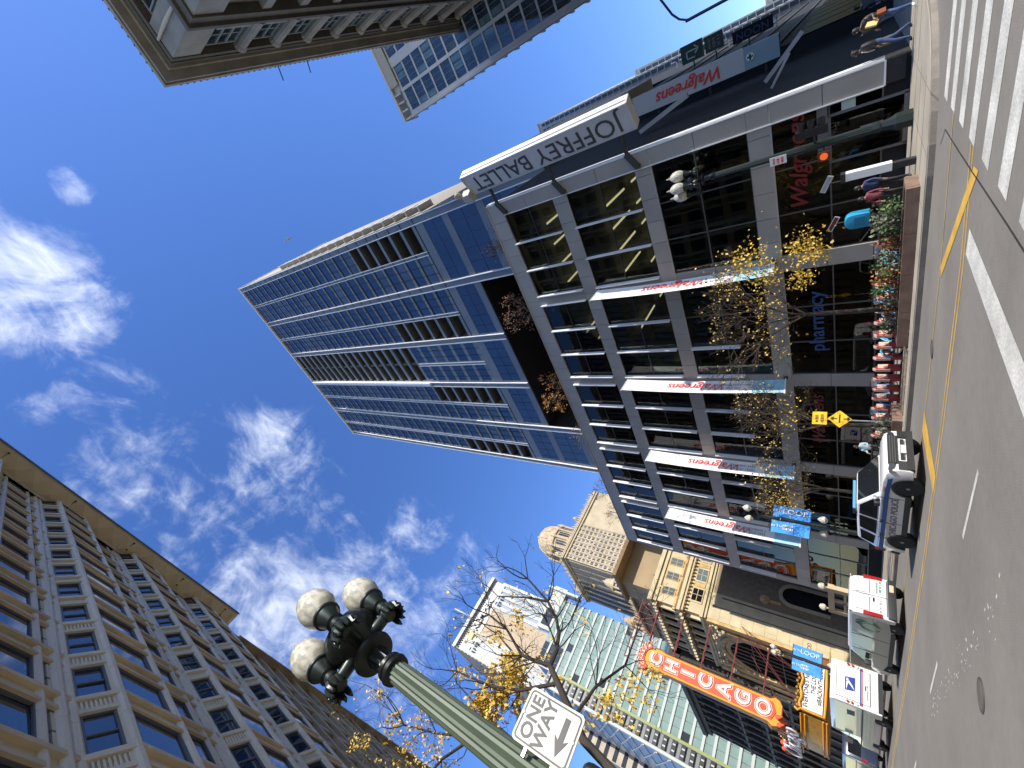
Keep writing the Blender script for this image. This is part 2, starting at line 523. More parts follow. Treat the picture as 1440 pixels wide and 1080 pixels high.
# ================================================================== glass retail building (corner)
XF = 24.0
rb = thing('retail_building', 'low glass corner building with grey panel bands and pharmacy shop at street level', 'building', (XF, 3.4, 0))
COLS = [3.4, 11.0, 18.7, 26.4, 34.1, 41.8]
CW = .42                                   # half width of a column
BANDS = [(4.72, 5.6), (10.15, 11.0), (15.45, 16.4), (20.4, 21.6)]
FLOORS = [(0.9, 4.72), (5.6, 10.15), (11.0, 15.45), (16.4, 20.4)]
# carcass: floor plates, rear and end walls, roof
b = MB()
b.box(24.5, 60, 3.75, 41.6, 0.15, .3)
for z0, z1 in BANDS: b.box(24.32, 60, 3.72, 41.66, z0 + .1, z1 - .1)
b.build('floor_plate', M_in2, rb)
b = MB(); b.box(38, 38.2, 3.8, 41.6, .3, 20.4)
for y in (3.72, 41.5): b.box(24.5, 60, y, y + .1, .3, 20.45)
b.build('inner_wall', M_in, rb)
b = MB()
for c in COLS[1:-1]:
    b.box(25.2, 25.9, c - .35, c + .35, .3, 20.4); b.box(31.2, 31.9, c - .35, c + .35, .3, 20.4)
b.build('inner_column', mat('inner_plaster', (0.34, 0.33, 0.29), 0.8), rb)
b = MB(); b.box(24.25, 24.4, 3.6, 41.7, .15, .9); b.box(24.3, 60, 3.45, 3.7, .15, 21.5); b.box(24.3, 60, 41.68, 41.85, .15, 21.5)
b.build('dark_base_wall', mat('matt_black_wall', (0.014, 0.014, 0.016), 0.85, 0, 0.3, 0.6), rb)
b = MB(); b.box(24.05, 60, 3.45, 41.8, 21.45, 21.58); b.build('roof_terrace', mat('roof_gravel', (0.25, 0.24, 0.22), 0.9), rb)
# panel bands
r3 = random.Random(5)
for bi, (z0, z1) in enumerate(BANDS):
    for a, c in zip(COLS, COLS[1:]):
        n = 6
        for k in range(n):
            y0 = a + (c - a) * k / n; y1 = a + (c - a) * (k + 1) / n
            dx = r3.uniform(0, .006)
            piece('cladding_panel', M_panel2 if (bi == 3 or r3.random() < .2) else M_panel, XF + dx, XF + .28, y0 + .012, y1 - .012, z0, z1, rb)
    if bi < 3:
        b = MB(); b.box(XF - .02, XF + .05, 3.7, 41.5, z0 - .07, z0 - .005); b.build('band_lip', M_panel2, rb)
b = MB(); b.box(XF + .1, XF + .3, 3.5, 41.75, .8, 21.5)
b.v = []; b.f = []; b.m = []
for z0, z1 in BANDS: b.box(XF + .06, XF + .27, 3.45, 41.75, z0 + .01, z1 - .01)
b.build('joint_backing', M_joint, rb)
# columns
for ci, c in enumerate(COLS):
    lo, hi = (c, c + .85) if ci == 0 else ((c - .7, c + .05) if ci == 5 else (c - CW, c + CW))
    for z0, z1 in FLOORS:
        n = 2 if z0 > 1 else 2
        for k in range(n):
            piece('column_panel', M_panel, XF + .01, XF + .4, lo, hi, z0 + (z1 - z0) * k / n + .012, z0 + (z1 - z0) * (k + 1) / n - .012, rb)
    b = MB()
    b.box(XF + .05, XF + .38, lo + .02, hi - .02, .3, 20.4); b.build('joint_backing', M_joint, rb)
# corner return and white trims (catch the sun on their south faces)
b = MB()
b.box(XF - .03, XF + .03, 3.36, 3.42, .9, 21.62); b.box(XF - .05, XF + .02, 4.22, 4.27, .9, 20.4); b.box(XF - .05, XF + .02, 3.4, 4.25, .86, .92)
b.box(XF + .05, XF + .55, 3.3, 3.40, .9, 21.6); b.build('corner_trim', M_fin, rb)
b = MB(); b.box(XF - .06, XF + .3, 3.34, 41.84, 21.6, 21.66); b.build('parapet_cap', M_panel2, rb)
# glazing
for fi, (z0, z1) in enumerate(FLOORS):
    for bi, (a, c) in enumerate(zip(COLS, COLS[1:])):
        ya = a + (.85 if bi == 0 else CW); yb = c - (.7 if bi == 4 else CW)
        n = 3
        zm = 2.60 if fi == 0 else (z0 + z1) / 2 + (.1 if fi == 1 else 0)
        for k in range(n):
            y0 = ya + (yb - ya) * k / n; y1 = ya + (yb - ya) * (k + 1) / n
            for za, zb in ((z0, zm), (zm, z1)):
                if fi == 0 and bi == 0 and k == 0 and za == z0: continue
                piece('pane', M_store if fi == 0 else M_rglass, XF + .16, XF + .18, y0 + .02, y1 - .02, za + .02, zb - .02, rb, rot=(0, r3.gauss(0, .0012), r3.gauss(0, .0012)))
        b = MB()
        for k in range(n + 1):
            y0 = ya + (yb - ya) * k / n; b.box(XF + .11, XF + .23, y0 - .03, y0 + .03, z0, z1)
        for zz in (z0 + .025, zm, z1 - .025): b.box(XF + .12, XF + .22, ya, yb, zz - .03, zz + .03)
        b.build('mullion', mat('grey_mullion', (0.13, 0.13, 0.13), 0.4, 0.5) if fi < 2 else M_frame, rb)
        if fi == 0: continue
        # white fins: beside each column and at the thirds
        ys = [yb + .02] + ([ya - .02] if bi else [])
        if fi >= 2 or bi >= 2: ys += [ya + (yb - ya) / 3, ya + (yb - ya) * 2 / 3]
        elif bi == 1: ys += [ya + (yb - ya) * 2 / 3]
        if fi == 1 and bi < 1: ys = []
        for y in ys:
            zb = z1 - .05; za = z0 + .05
            if fi == 1: za = z0 + 1.6
            piece('fin', M_fin, XF - .22, XF + .1, y - .035, y + .035, za, zb, rb)
# ceiling light strips inside the two upper floors
for z, ys in ((15.0, [4.9 + 1.65 * k for k in range(22)]), (20.0, [4.9 + 1.65 * k for k in range(22)])):
    for i, y in enumerate(ys):
        if i % 7 == 6: continue
        if 18 < y < 24 and z < 16: continue
        for x0 in (28.0, 33.2):
            piece('ceiling_light', M_tan, x0, x0 + 3.6, y - .07, y + .07, z, z + .06, rb)
# shop interior: shelves and lit counters behind the storefront
b = MB(); rs = random.Random(8)
for y in [5.5 + 2.4 * k for k in range(15)]:
    b.box(26.5 + rs.random(), 31, y, y + .5, .3, 1.5 + rs.random() * .6)
b.build('shop_shelf', mat('shop_shelf_mixed', (0.20, 0.13, 0.10), 0.7, 0, 0.8, 2.5), rb)
for k, (y, z, c) in enumerate(((7.4, 2.6, 0), (9.6, 2.2, 1), (14.2, 1.9, 1), (21, 2.2, 0), (23.6, 1.8, 1), (29.5, 2.0, 0), (38, 2.2, 1), (39.5, 3.2, 0))):
    piece('shop_poster', (M_red if c else mat('poster_yellow', (0.5, 0.33, 0.08), 0.6)), 24.9, 24.92, y, y + .7, z - .35, z + .35, rb)
# lettering on the glass
M_wred = mat('window_red', (0.18, 0.012, 0.012), 0.5)
letters('window_lettering', 'Walgreens', .95, M_wred, rb, (XF + .12, 6.3, 3.75), -Y_, Z_, .015, .35, bold=.012)
letters('window_lettering', 'pharmacy', .98, mat('neon_blue_letters', (0.022, 0.065, 0.18), 0.5), rb, (XF + .12, 14.75, 3.35), -Y_, Z_, .015, bold=.01)
letters('window_lettering', 'Walgreens', .95, mat('window_dark_red', (0.13, 0.01, 0.012), 0.5), rb, (XF + .12, 22.0, 3.5), -Y_, Z_, .015, .35, bold=.012)
letters('house_number', '151', .26, M_sign_w, rb, (XF + .1, 5.15, 2.46), -Y_, Z_, .008)
piece('number_plate', M_black, XF + .115, XF + .135, 4.9, 5.4, 2.3, 2.62, rb)
# entrance doors
b = MB()
for y in (4.7, 5.62, 6.55): b.box(XF + .05, XF + .16, y - .05, y + .05, .15, 2.62)
b.box(XF + .05, XF + .16, 4.7, 6.55, 2.55, 2.65); b.box(XF + .05, XF + .16, 4.7, 6.55, .15, .3)
b.box(XF + .04, XF + .16, 4.3, 6.4, 2.66, 3.02)
d = b.build('entrance_door', mat('door_grey', (0.16, 0.16, 0.16), 0.45, 0.4), rb)
b = MB(); b.box(XF + .0, XF + .05, 5.45, 5.50, .9, 1.6); b.box(XF + .0, XF + .05, 5.74, 5.79, .9, 1.6); b.build('handle', M_chrome, d)
b = MB(); b.box(XF + .09, XF + .10, 4.75, 5.57, .3, 2.55); b.box(XF + .09, XF + .10, 5.67, 6.5, .3, 2.55); b.build('door_pane', M_store, d)
piece('notice', mat('poster_mint', (0.45, 0.60, 0.56), 0.6), XF + .13, XF + .15, 4.02 + .3, 4.7, 1.75, 2.2, rb)

# ================================================================== glass tower
XT = 33.0
tw = thing('glass_tower', 'tall blue glass tower with white fins rising behind the low corner building', 'building', (XT, 3.0, 0))
TC = [3.0, 11.2, 18.9, 26.45, 34.1, 41.9]
F1, F2, FT = 39.7, 53.9, 94.6
lv = [F1 + (F2 - F1) / 6 * k for k in range(7)] + [F2 + (FT - F2) / 17 * k for k in range(1, 18)]
def is_balcony(bay, half, z):
    if bay == 2 and z >= F2 - .1: return True
    if z < F2 - .2: return (bay, half) in ((0, 0), (1, 1), (3, 0), (4, 1))
    return False
r4 = random.Random(21)
core = MB(); recess = MB()
for bay in range(5):
    for half in (0, 1):
        a, c = TC[bay], TC[bay + 1]; ym = (a + c) / 2
        y0, y1 = (a, ym) if half == 0 else (ym, c)
        zsol = [(F1, F2, is_balcony(bay, half, F1)), (F2, FT, is_balcony(bay, half, F2 + 1))]
        for za, zb, bal in zsol:
            core.box(XT + (1.9 if bal else .12), XT + 2.2, y0, y1, za, zb)
core.box(XT + 2.1, XT + 22, 3.0, 41.9, 34.3, FT)
core.box(XT + .12, XT + 22, 3.0, 11.2, 21.7, F1)
core.box(XT + .12, XT + 22, 11.2, 41.9, 34.25, F1)
core.box(XT + .12, XT + 22, 34.1, 41.9, 21.7, F1)
core.build('core_wall', M_tpan, tw)
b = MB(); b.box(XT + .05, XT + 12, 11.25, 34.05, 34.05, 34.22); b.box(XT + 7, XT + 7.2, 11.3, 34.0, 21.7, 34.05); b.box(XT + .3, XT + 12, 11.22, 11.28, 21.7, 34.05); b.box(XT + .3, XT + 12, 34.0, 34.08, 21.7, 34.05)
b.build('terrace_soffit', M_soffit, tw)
# panes and floor strips
strips = {}
for li in range(len(lv) - 1):
    z0, z1 = lv[li], lv[li + 1]
    b = MB()
    for bay in range(5):
        for half in (0, 1):
            a, c = TC[bay], TC[bay + 1]; ym = (a + c) / 2
            y0, y1 = (a + .38, ym - .18) if half == 0 else (ym + .18, c - .38)
            if is_balcony(bay, half, z0 + .2):
                piece('balcony_front', M_tpan, XT + .02, XT + .14, y0 - .2, y1 + .2, z0, z0 + .62, tw)
                continue
            b.box(XT + .02, XT + .14, y0 - .05, y1 + .05, z0, z0 + .62)
            g_ = M_tglass2 if r4.random() < .22 else (M_twave if (z0 < 47 and bay == 4) else M_tglass)
            piece('pane', g_, XT + .05, XT + .12, y0, y1, z0 + .62, z1 - .03, tw, rot=(0, r4.gauss(0, .004), r4.gauss(0, .004)))
    b.build('floor_strip', M_tpan, tw)
# balcony recesses
b = MB(); gb = MB()
for bay in range(5):
    for half in (0, 1):
        a, c = TC[bay], TC[bay + 1]; ym = (a + c) / 2
        y0, y1 = (a + .3, ym - .1) if half == 0 else (ym + .1, c - .3)
        for li in range(len(lv) - 1):
            z0, z1 = lv[li], lv[li + 1]
            if not is_balcony(bay, half, z0 + .2): continue
            b.box(XT + .13, XT + 1.95, y0, y1, z1 - .16, z1 - .02)
            b.box(XT + .2, XT + 1.9, y0 - .06, y0 + .04, z0, z1); b.box(XT + .2, XT + 1.9, y1 - .04, y1 + .06, z0, z1)
            gb.box(XT + 1.84, XT + 1.88, y0 + .3, y1 - .3, z0 + .1, z1 - .3)
b.build('balcony_recess', M_balc, tw); gb.build('balcony_window', M_tglass, tw)
# base storeys
def base_glass(y0, y1, z0, z1, m, n, rows):
    for k in range(n):
        for r_ in range(rows):
            piece('pane', m, XT + .05, XT + .12, y0 + (y1 - y0) * k / n + .03, y0 + (y1 - y0) * (k + 1) / n - .03, z0 + (z1 - z0) * r_ / rows + .03, z0 + (z1 - z0) * (r_ + 1) / rows - .03, tw, rot=(0, r4.gauss(0, .003), r4.gauss(0, .003)))
b = MB()
for z0, z1 in ((34.2, 35.2), (38.3, F1)): b.box(XT + .01, XT + .14, 3.0, 41.9, z0, z1)
b.box(XT + .01, XT + .14, 3.0, 11.2, 29.2, 30.2); b.box(XT + .01, XT + .14, 34.1, 41.9, 29.2, 30.2)
b.build('base_strip', M_tpan, tw)
for bay in range(5):
    a, c = TC[bay] + .4, TC[bay + 1] - .4
    base_glass(a, c, 35.2, 38.3, M_twave if bay == 4 else M_tglass, 5, 2)
for a, c, m in ((3.4, 10.8, M_tglass), (34.5, 41.5, M_twave)):
    base_glass(a, c, 30.2, 34.2, m, 5, 2); base_glass(a, c, 25.0, 29.2, m, 5, 2)
jb = MB()
for bay in range(5):
    a, c = TC[bay], TC[bay + 1]; ym = (a + c) / 2
    for half in (0, 1):
        y0, y1 = (a + .38, ym - .18) if half == 0 else (ym + .18, c - .38)
        for za, zb in ((F1, F2), (F2, FT)):
            if is_balcony(bay, half, za + .3): continue
            for k in (1, 2):
                yy = y0 + (y1 - y0) * k / 3; jb.box(XT + .0, XT + .06, yy - .035, yy + .035, za, zb)
for z in lv[:-1]:
    jb.box(XT - .02, XT + .03, 3.1, 18.7, z - .09, z + .07); jb.box(XT - .02, XT + .03, 26.6, 41.8, z - .09, z + .07); jb.box(XT - .0, XT + .03, 3.1, 18.7, z + .6, z + .66); jb.box(XT - .0, XT + .03, 26.6, 41.8, z + .6, z + .66)
jb.build('dark_joint', M_joint, tw, kind='stuff')
# column lines: a grey panel strip edged with two white fins; single fins at the bay middles
for i, c in enumerate(TC):
    zb = 21.7 if i in (0, 1, 4, 5) else 34.2
    w0, w1 = (c, c + .75) if i == 0 else ((c - .75, c) if i == 5 else (c - .38, c + .38))
    piece('column_strip', M_tpan, XT + .0, XT + .2, w0 + .04, w1 - .04, zb, FT, tw)
    piece('fin', M_fin, XT - .22, XT + .05, w0 - .04, w0 + .04, zb, FT, tw)
    piece('fin', M_fin, XT - .22, XT + .05, w1 - .04, w1 + .04, zb, FT, tw)
for bay in range(5):
    ym = (TC[bay] + TC[bay + 1]) / 2
    if bay == 2: zr = (F1, F2)
    else: zr = (F1, FT)
    piece('column_strip', M_tpan, XT + .01, XT + .2, ym - .16, ym + .16, zr[0], zr[1], tw)
    for s_ in (-.2, .2): piece('fin', M_fin, XT - .16, XT + .05, ym + s_ - .03, ym + s_ + .03, zr[0], zr[1], tw)
piece('bright_edge', M_fin, XT - .5, XT + .4, 26.0, 26.42, F2 - .3, FT - .2, tw)
b = MB(); b.box(XT - .3, XT + 22.2, 2.8, 42.1, FT, FT + .35); b.box(XT + 3, XT + 20, 6, 38, FT + .35, FT + 3.5); b.build('roof', M_fin, tw)
b = MB()
for z in lv[:-7]:
    b.box(XT + 1.6, XT + 4.0, 2.25, 3.0, z - .16, z)
b.build('balcony_slab', mat('balcony_concrete', (0.5, 0.48, 0.45), 0.7), tw)
b = MB()
for z in lv[:-7]: b.box(XT + 1.6, XT + 4.0, 2.25, 2.29, z, z + .9)
b.build('balcony_rail', M_fin, tw)
b = MB(); b.box(XT + 1, XT + 21, 2.94, 3.0, 21.7, FT); b.build('south_wall', mat('tower_buff', (0.30, 0.27, 0.22), 0.7), tw)
# ================================================================== office block on the west side (bay windows, wide cornice)
XO = -4.15
M_terra = mat('cream_terracotta', (0.62, 0.58, 0.485), 0.55, 0, 0.14, 0.9, 0.06, streak=True)
M_ochre = mat('ochre_terracotta', (0.52, 0.425, 0.27), 0.6, 0, 0.2, 0.9)
M_flute = mat('fluted_terracotta', (0.60, 0.55, 0.43), 0.6, 0, 0.12, 1.2)
M_oglass = dark_glass('office_glass', (0.010, 0.022, 0.05), 2.1, 0.02, 0.02, 0.5, 0.5, 0.6)
M_oframe = mat('window_frame_slate', (0.10, 0.11, 0.13), 0.5)
ob = thing('office_block', 'terracotta office block with stacked bay windows under a wide flat cornice, seen steeply from below', 'building', (XO, -6, 0))
P, SILL = 5.7, .70
zf = [8.7 + 2.35 * k for k in range(14)]         # window sill levels
ztop = zf[-1] + 1.85
Y0S = [-5.0, .7, 6.4, 12.1, 17.8]
YEND = 22.4
b = MB(); b.box(XO - 14, XO - .25, -6, YEND, 0.15, 41.0); b.build('wall', M_terra, ob)
# window meshes: frame + pane with a bar across; shared by every storey
def window_mesh(w, h, bar=True, split=1):
    f = MB()
    f.box(0, .05, 0, .07, 0, h); f.box(0, .05, w - .07, w, 0, h); f.box(0, .05, .07, w - .07, 0, .07); f.box(0, .05, .07, w - .07, h - .07, h)
    if bar: f.box(.0, .045, .07, w - .07, h * .5 - .03, h * .5 + .03)
    for k in range(1, split): f.box(.0, .045, w * k / split - .03, w * k / split + .03, .07, h - .07)
    return f.mesh('window', M_oframe), (lambda q: (q.box(-.03, .0, .07, w - .07, .07, h - .07), q.mesh('pane', M_oglass))[1])(MB())
WIN = {}
def win(parent, key, p, rotz):
    if key not in WIN: WIN[key] = window_mesh(*key)
    fm, pm = WIN[key]
    o = inst('window', fm, parent, p, rotz)
    q = bpy.data.objects.new('pane', pm); COL.objects.link(q); q.parent = o
    q.rotation_euler = (0, RNG.gauss(0, .006), RNG.gauss(0, .006))
    return o
HW = 2.35 - SILL
def spandrel(b, p0, p1, n, z, ochre):
    """a moulded sill, flat field and cap between windows, running from p0 to p1 and standing out along n"""
    for (za, zb, d) in ((z - .72, z - .56, .10), (z - .56, z - .18, .03), (z - .18, z, .13)):
        q = [Vector(p0) + Vector(n) * -.2, Vector(p1) + Vector(n) * -.2, Vector(p1) + Vector(n) * d, Vector(p0) + Vector(n) * d]
        b.prism([(v.x, v.y, za) for v in q], (0, 0, zb - za))
for Y0 in Y0S:
    x0, x1 = XO, XO + .52
    A, B, C_, D = Vector((x0, Y0, 0)), Vector((x1, Y0 + .75, 0)), Vector((x1, Y0 + 2.6, 0)), Vector((x0, Y0 + 3.35, 0))
    E_ = Vector((x0, Y0 + P, 0))
    s2 = sqrt(.5)
    nS, nN, nE = Vector((s2, -s2, 0)), Vector((s2, s2, 0)), Vector((1, 0, 0))
    for zi, z in enumerate(zf):
        b = MB()
        spandrel(b, A, B, nS, z, 0); b.build('spandrel', M_flute, ob)
        # flutes on the south cant's field
        if zi < 6:
            b = MB()
            for k in range(9):
                pA = A + (B - A) * (.14 + .09 * k) + nS * .05
                b.obox((pA.x, pA.y, z - .41), B - A, nS, Z_, .022, .03, .2)
            b.build('fluting', M_terra, ob)
        b = MB(); spandrel(b, B, C_, nE, z, 1); spandrel(b, C_, D, nN, z, 1); spandrel(b, D, E_, nE, z, 1)
        b.build('spandrel', M_ochre, ob)
        # soffit above each window
        # windows
        dS = (B - A).normalized()
        if zi < len(zf):
            pa = A + dS * .12 - nS * .02; win(ob, (.68, HW, True, 1), (pa.x, pa.y, z), atan2(dS.y, dS.x) - pi / 2)
            win(ob, (1.55, HW, False, 1), (x1 - .0, Y0 + .9, z), 0)
            win(ob, (1.15, HW, False, 1), (x0 - .02, Y0 + 3.72, z), 0)
            win(ob, (.45, HW, True, 1), (x0 - .02, Y0 + 5.05, z), 0)
    zt = zf[-1] + HW
    # bay core behind the windows
    b = MB(); b.prism([(A.x - .3, A.y + .12, 2), (B.x - .12, B.y, 2), (C_.x - .12, C_.y, 2), (D.x - .3, D.y - .12, 2)], (0, 0, zt + .3 - 2)); b.build('bay_core', M_ochre, ob)
    # piers with joints
    def pier(p, r, half=False):
        b = MB(); z = 3.0
        while z < zt:
            h = 1.17
            b.lathe((p[0], p[1], z), [(r * .94, 0), (r, .02), (r, h - .03), (r * .94, h - .008)], 10); z += h
        b.build('pier', M_terra, ob, smooth=False)
    for p, r in ((( B.x, B.y), .13), ((C_.x, C_.y), .13), ((A.x, A.y), .15), ((A.x, A.y - .28), .15), ((D.x, D.y + .2), .15), ((x0, Y0 + 4.95), .11)):
        pier(p, r)
    b = MB(); b.box(x0 - .3, x0 + .02, Y0 - .5, Y0 + .12, 2, zt); b.build('pier_backing', M_terra, ob)
b = MB(); b.box(XO - .3, XO + .16, -6, YEND, zt, 41.0); b.box(XO - .3, XO + .26, -6, YEND, zt, zt + .2); b.build('frieze', M_flute, ob)
# cornice slab with soffit folds and small fixings
co = MB()
co.box(XO - 3, -2.84, -6, 22.5, 41.02, 41.5)
c_ob = co.build('cornice', M_ochre, ob)
c2 = MB(); k = 0; y = -5.6
while y < 22:
    y2 = min(y + 1.15, 22.4)
    c2.add([(XO + .16, y, 41.0), (-2.95, y, 41.0), (-2.95, y2, 41.0), (XO + .16, y2, 41.0), ((XO - 2.95) / 2, (y + y2) / 2, 40.88)], [(0, 1, 4), (1, 2, 4), (2, 3, 4), (3, 0, 4)])
    y += 1.15
c2.build('soffit_fold', mat('soffit_ochre', (0.66, 0.54, 0.34), 0.7), c_ob)
c3 = MB(); c3.box(-2.86, -2.80, -6, 22.55, 41.0, 41.62); c3.build('cornice_edge', mat('slate_trim', (0.10, 0.10, 0.14), 0.5), c_ob)
c4 = MB()
for y in (3.2, 7.7, 12.3, 16.8, 21.2):
    for x in (-3.6, -3.1): c4.lathe((x, y, 40.82), [(.05, 0), (.05, .1)], 8)
    c4.bar((-3.6, y, 40.93), (-3.1, y, 40.93), .03)
c4.build('soffit_fixing', M_black, c_ob)

# neighbour to the north, lower, with a ragged cresting
nb = thing('ornate_block', 'shadowed ornate stone block beyond the wide cornice, with a small-toothed roof edge', 'building', (XO, 22.5, 0))
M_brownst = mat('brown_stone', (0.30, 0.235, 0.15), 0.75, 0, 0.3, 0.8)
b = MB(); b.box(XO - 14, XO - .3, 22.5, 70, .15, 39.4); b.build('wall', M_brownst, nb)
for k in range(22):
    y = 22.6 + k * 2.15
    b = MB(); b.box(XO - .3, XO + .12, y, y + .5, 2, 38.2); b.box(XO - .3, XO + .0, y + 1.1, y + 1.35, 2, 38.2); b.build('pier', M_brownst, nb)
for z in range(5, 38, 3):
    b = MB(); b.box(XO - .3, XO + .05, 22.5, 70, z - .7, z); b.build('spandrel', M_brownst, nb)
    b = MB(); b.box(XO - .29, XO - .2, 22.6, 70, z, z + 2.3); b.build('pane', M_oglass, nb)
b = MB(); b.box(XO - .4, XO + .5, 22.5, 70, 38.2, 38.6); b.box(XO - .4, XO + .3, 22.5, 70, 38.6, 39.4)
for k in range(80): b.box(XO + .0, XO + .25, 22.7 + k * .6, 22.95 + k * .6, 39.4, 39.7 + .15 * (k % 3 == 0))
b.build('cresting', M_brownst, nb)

# ================================================================== department store across the side street (upper right)
XM, YM = 25.0, -17.4
M_gran = mat('grey_granite', (0.24, 0.21, 0.165), 0.7, 0, 0.2, 0.6, 0.08)
M_gran2 = mat('dark_granite', (0.10, 0.085, 0.06), 0.75, 0, 0.2, 0.8)
M_sglass = dark_glass('store_glass', (0.012, 0.017, 0.022), 1.8, 0.03, 0.03, 0.5)
M_sfr = mat('store_window_frame', (0.22, 0.24, 0.22), 0.6)
ds = thing('department_store', 'grey granite department store corner with a heavy cornice and fluted columns overhead', 'building', (XM, YM, 0))
b = MB(); b.box(XM + .6, XM + 46, YM - 46, YM - .6, .15, 50.4); b.build('wall', M_gran, ds)
b = MB(); b.box(XM - .5, XM + 47, YM - 47, YM + .5, 43.2, 43.6); b.box(XM - .2, XM + 46, YM - 46, YM + .2, 42.4, 43.2); b.box(XM - .32, XM + 46, YM - 46, YM + .32, 43.6, 44.0); b.build('belt_course', M_gran2, ds)
b = MB()
b.box(XM - .2, XM + 46, YM - 46, YM + .2, 49.7, 50.1)
b.box(XM - .1, XM + 46, YM - 46, YM + .1, 49.2, 49.7)
b.build('architrave', M_gran2, ds)
b = MB()
b.box(XM - 1.20, XM + 48, YM - 48, YM + 1.20, 50.45, 50.75)
b.box(XM - 1.36, XM + 48, YM - 48, YM + 1.36, 50.75, 51.2)
b.box(XM - .42, XM + 47, YM - 47, YM + .42, 50.1, 50.45)
b.build('cornice', mat('cornice_granite', (0.27, 0.24, 0.19), 0.7, 0, 0.25, 0.5), ds)
b = MB()
for k in range(70):
    b.box(XM + .1 + k * .66, XM + .26 + k * .66, YM + 1.36, YM + 1.40, 51.15, 51.28)
    b.box(XM - 1.40, XM - 1.36, YM - .1 - k * .66, YM + .06 - k * .66, 51.15, 51.28)
b.build('cornice_bead', M_gran2, ds)
# corner piers
for z0, z1 in ((2, 42.4), (44.0, 49.2)):
    b = MB(); b.box(XM, XM + 2.6, YM - 2.6, YM, z0, z1); b.build('corner_pier', M_gran, ds)
BW = 4.1
def store_bay(u0, north, z0, z1, col):
    """one bay on the north face (u along +X) or the west face (u along -Y)"""
    def P3(u, d, z): return (XM + u, YM + d, z) if north else (XM - d, YM - u, z)
    def bx(b, ua, ub, da, db, za, zb):
        p, q = P3(ua, da, za), P3(ub, db, zb)
        b.box(min(p[0], q[0]), max(p[0], q[0]), min(p[1], q[1]), max(p[1], q[1]), za, zb)
    w = MB(); zb = z0 + (z1 - z0) * .28; zt_ = z1 - (.5 if col else .9)
    bx(w, u0 + .5, u0 + BW - .5, -.62, -.50, zb, zt_)
    f = w.build('window', M_sglass, ds)
    w = MB()
    for k in range(4): bx(w, u0 + .5 + (BW - 1.0) * k / 3 - .06, u0 + .5 + (BW - 1.0) * k / 3 + .06, -.5, -.38, zb, zt_)
    bx(w, u0 + .5, u0 + BW - .5, -.5, -.36, zb, zb + .14); bx(w, u0 + .5, u0 + BW - .5, -.5, -.36, zt_ - .14, zt_); bx(w, u0 + .5, u0 + BW - .5, -.5, -.42, (zb + zt_) / 2 - .05, (zb + zt_) / 2 + .05)
    w.build('frame', M_sfr, f)
    w = MB(); bx(w, u0 + .3, u0 + BW - .3, -.5, -.1, zb - .35, zb - .05); bx(w, u0 + .3, u0 + BW - .3, -.45, -.3, z0 + .3, zb - .5); w.build('sill', M_gran, f)
for i in range(10):
    for north in (True, False):
        if not north and i > 3: continue
        u = 2.7 + i * BW
        store_bay(u, north, 44.0, 49.2, True)
        store_bay(u, north, 38.2, 42.4, False)
        store_bay(u, north, 33.6, 37.8, False)
        if i < 6: store_bay(u, north, 29.0, 33.2, False)
        # fluted engaged column with cap and base between bays
        cx, cy = (XM + u + BW, YM - .12) if north else (XM + .12, YM - u - BW)
        b = MB(); b.lathe((cx, cy, 44.0), [(.58, 0), (.58, .25), (.47, .35), (.45, 4.5), (.40, 4.65), (.54, 4.85), (.60, 5.2)], 24, flute=.06); b.build('column', M_gran, ds)
        b = MB()
        if north: b.box(XM + u + BW - .45, XM + u + BW + .45, YM - .6, YM, 2, 42.4)
        else: b.box(XM, XM + .6, YM - u - BW - .45, YM - u - BW + .45, 2, 42.4)
        b.build('pier', M_gran, ds)
b = MB()
for k in range(16):
    b.lathe((XM + 3.4 + k * 1.3, YM + .40, 43.28), [(.001, .0), (.09, .03), (.09, .12), (.001, .15)], 8)
b.build('belt_lamp', M_sign_w, ds)
b = MB(); b.bar((XM + 11, YM + 1.3, 51), (XM + 11, YM + 2.6, 51.5), .08); b.bar((XM + 15, YM + 1.3, 51), (XM + 15, YM + 2.4, 51.5), .08); b.build('flag_bracket', M_black, ds)
b = MB(); b.tube([(XM - .2, YM - 1.4, 49.2), (XM - .1, YM - 1.5, 46.5), (XM - .15, YM - 1.4, 44)], [.10, .16, .1], 8); b.build('flag_pole', mat('pale_timber', (0.5, 0.42, 0.28), 0.6), ds)

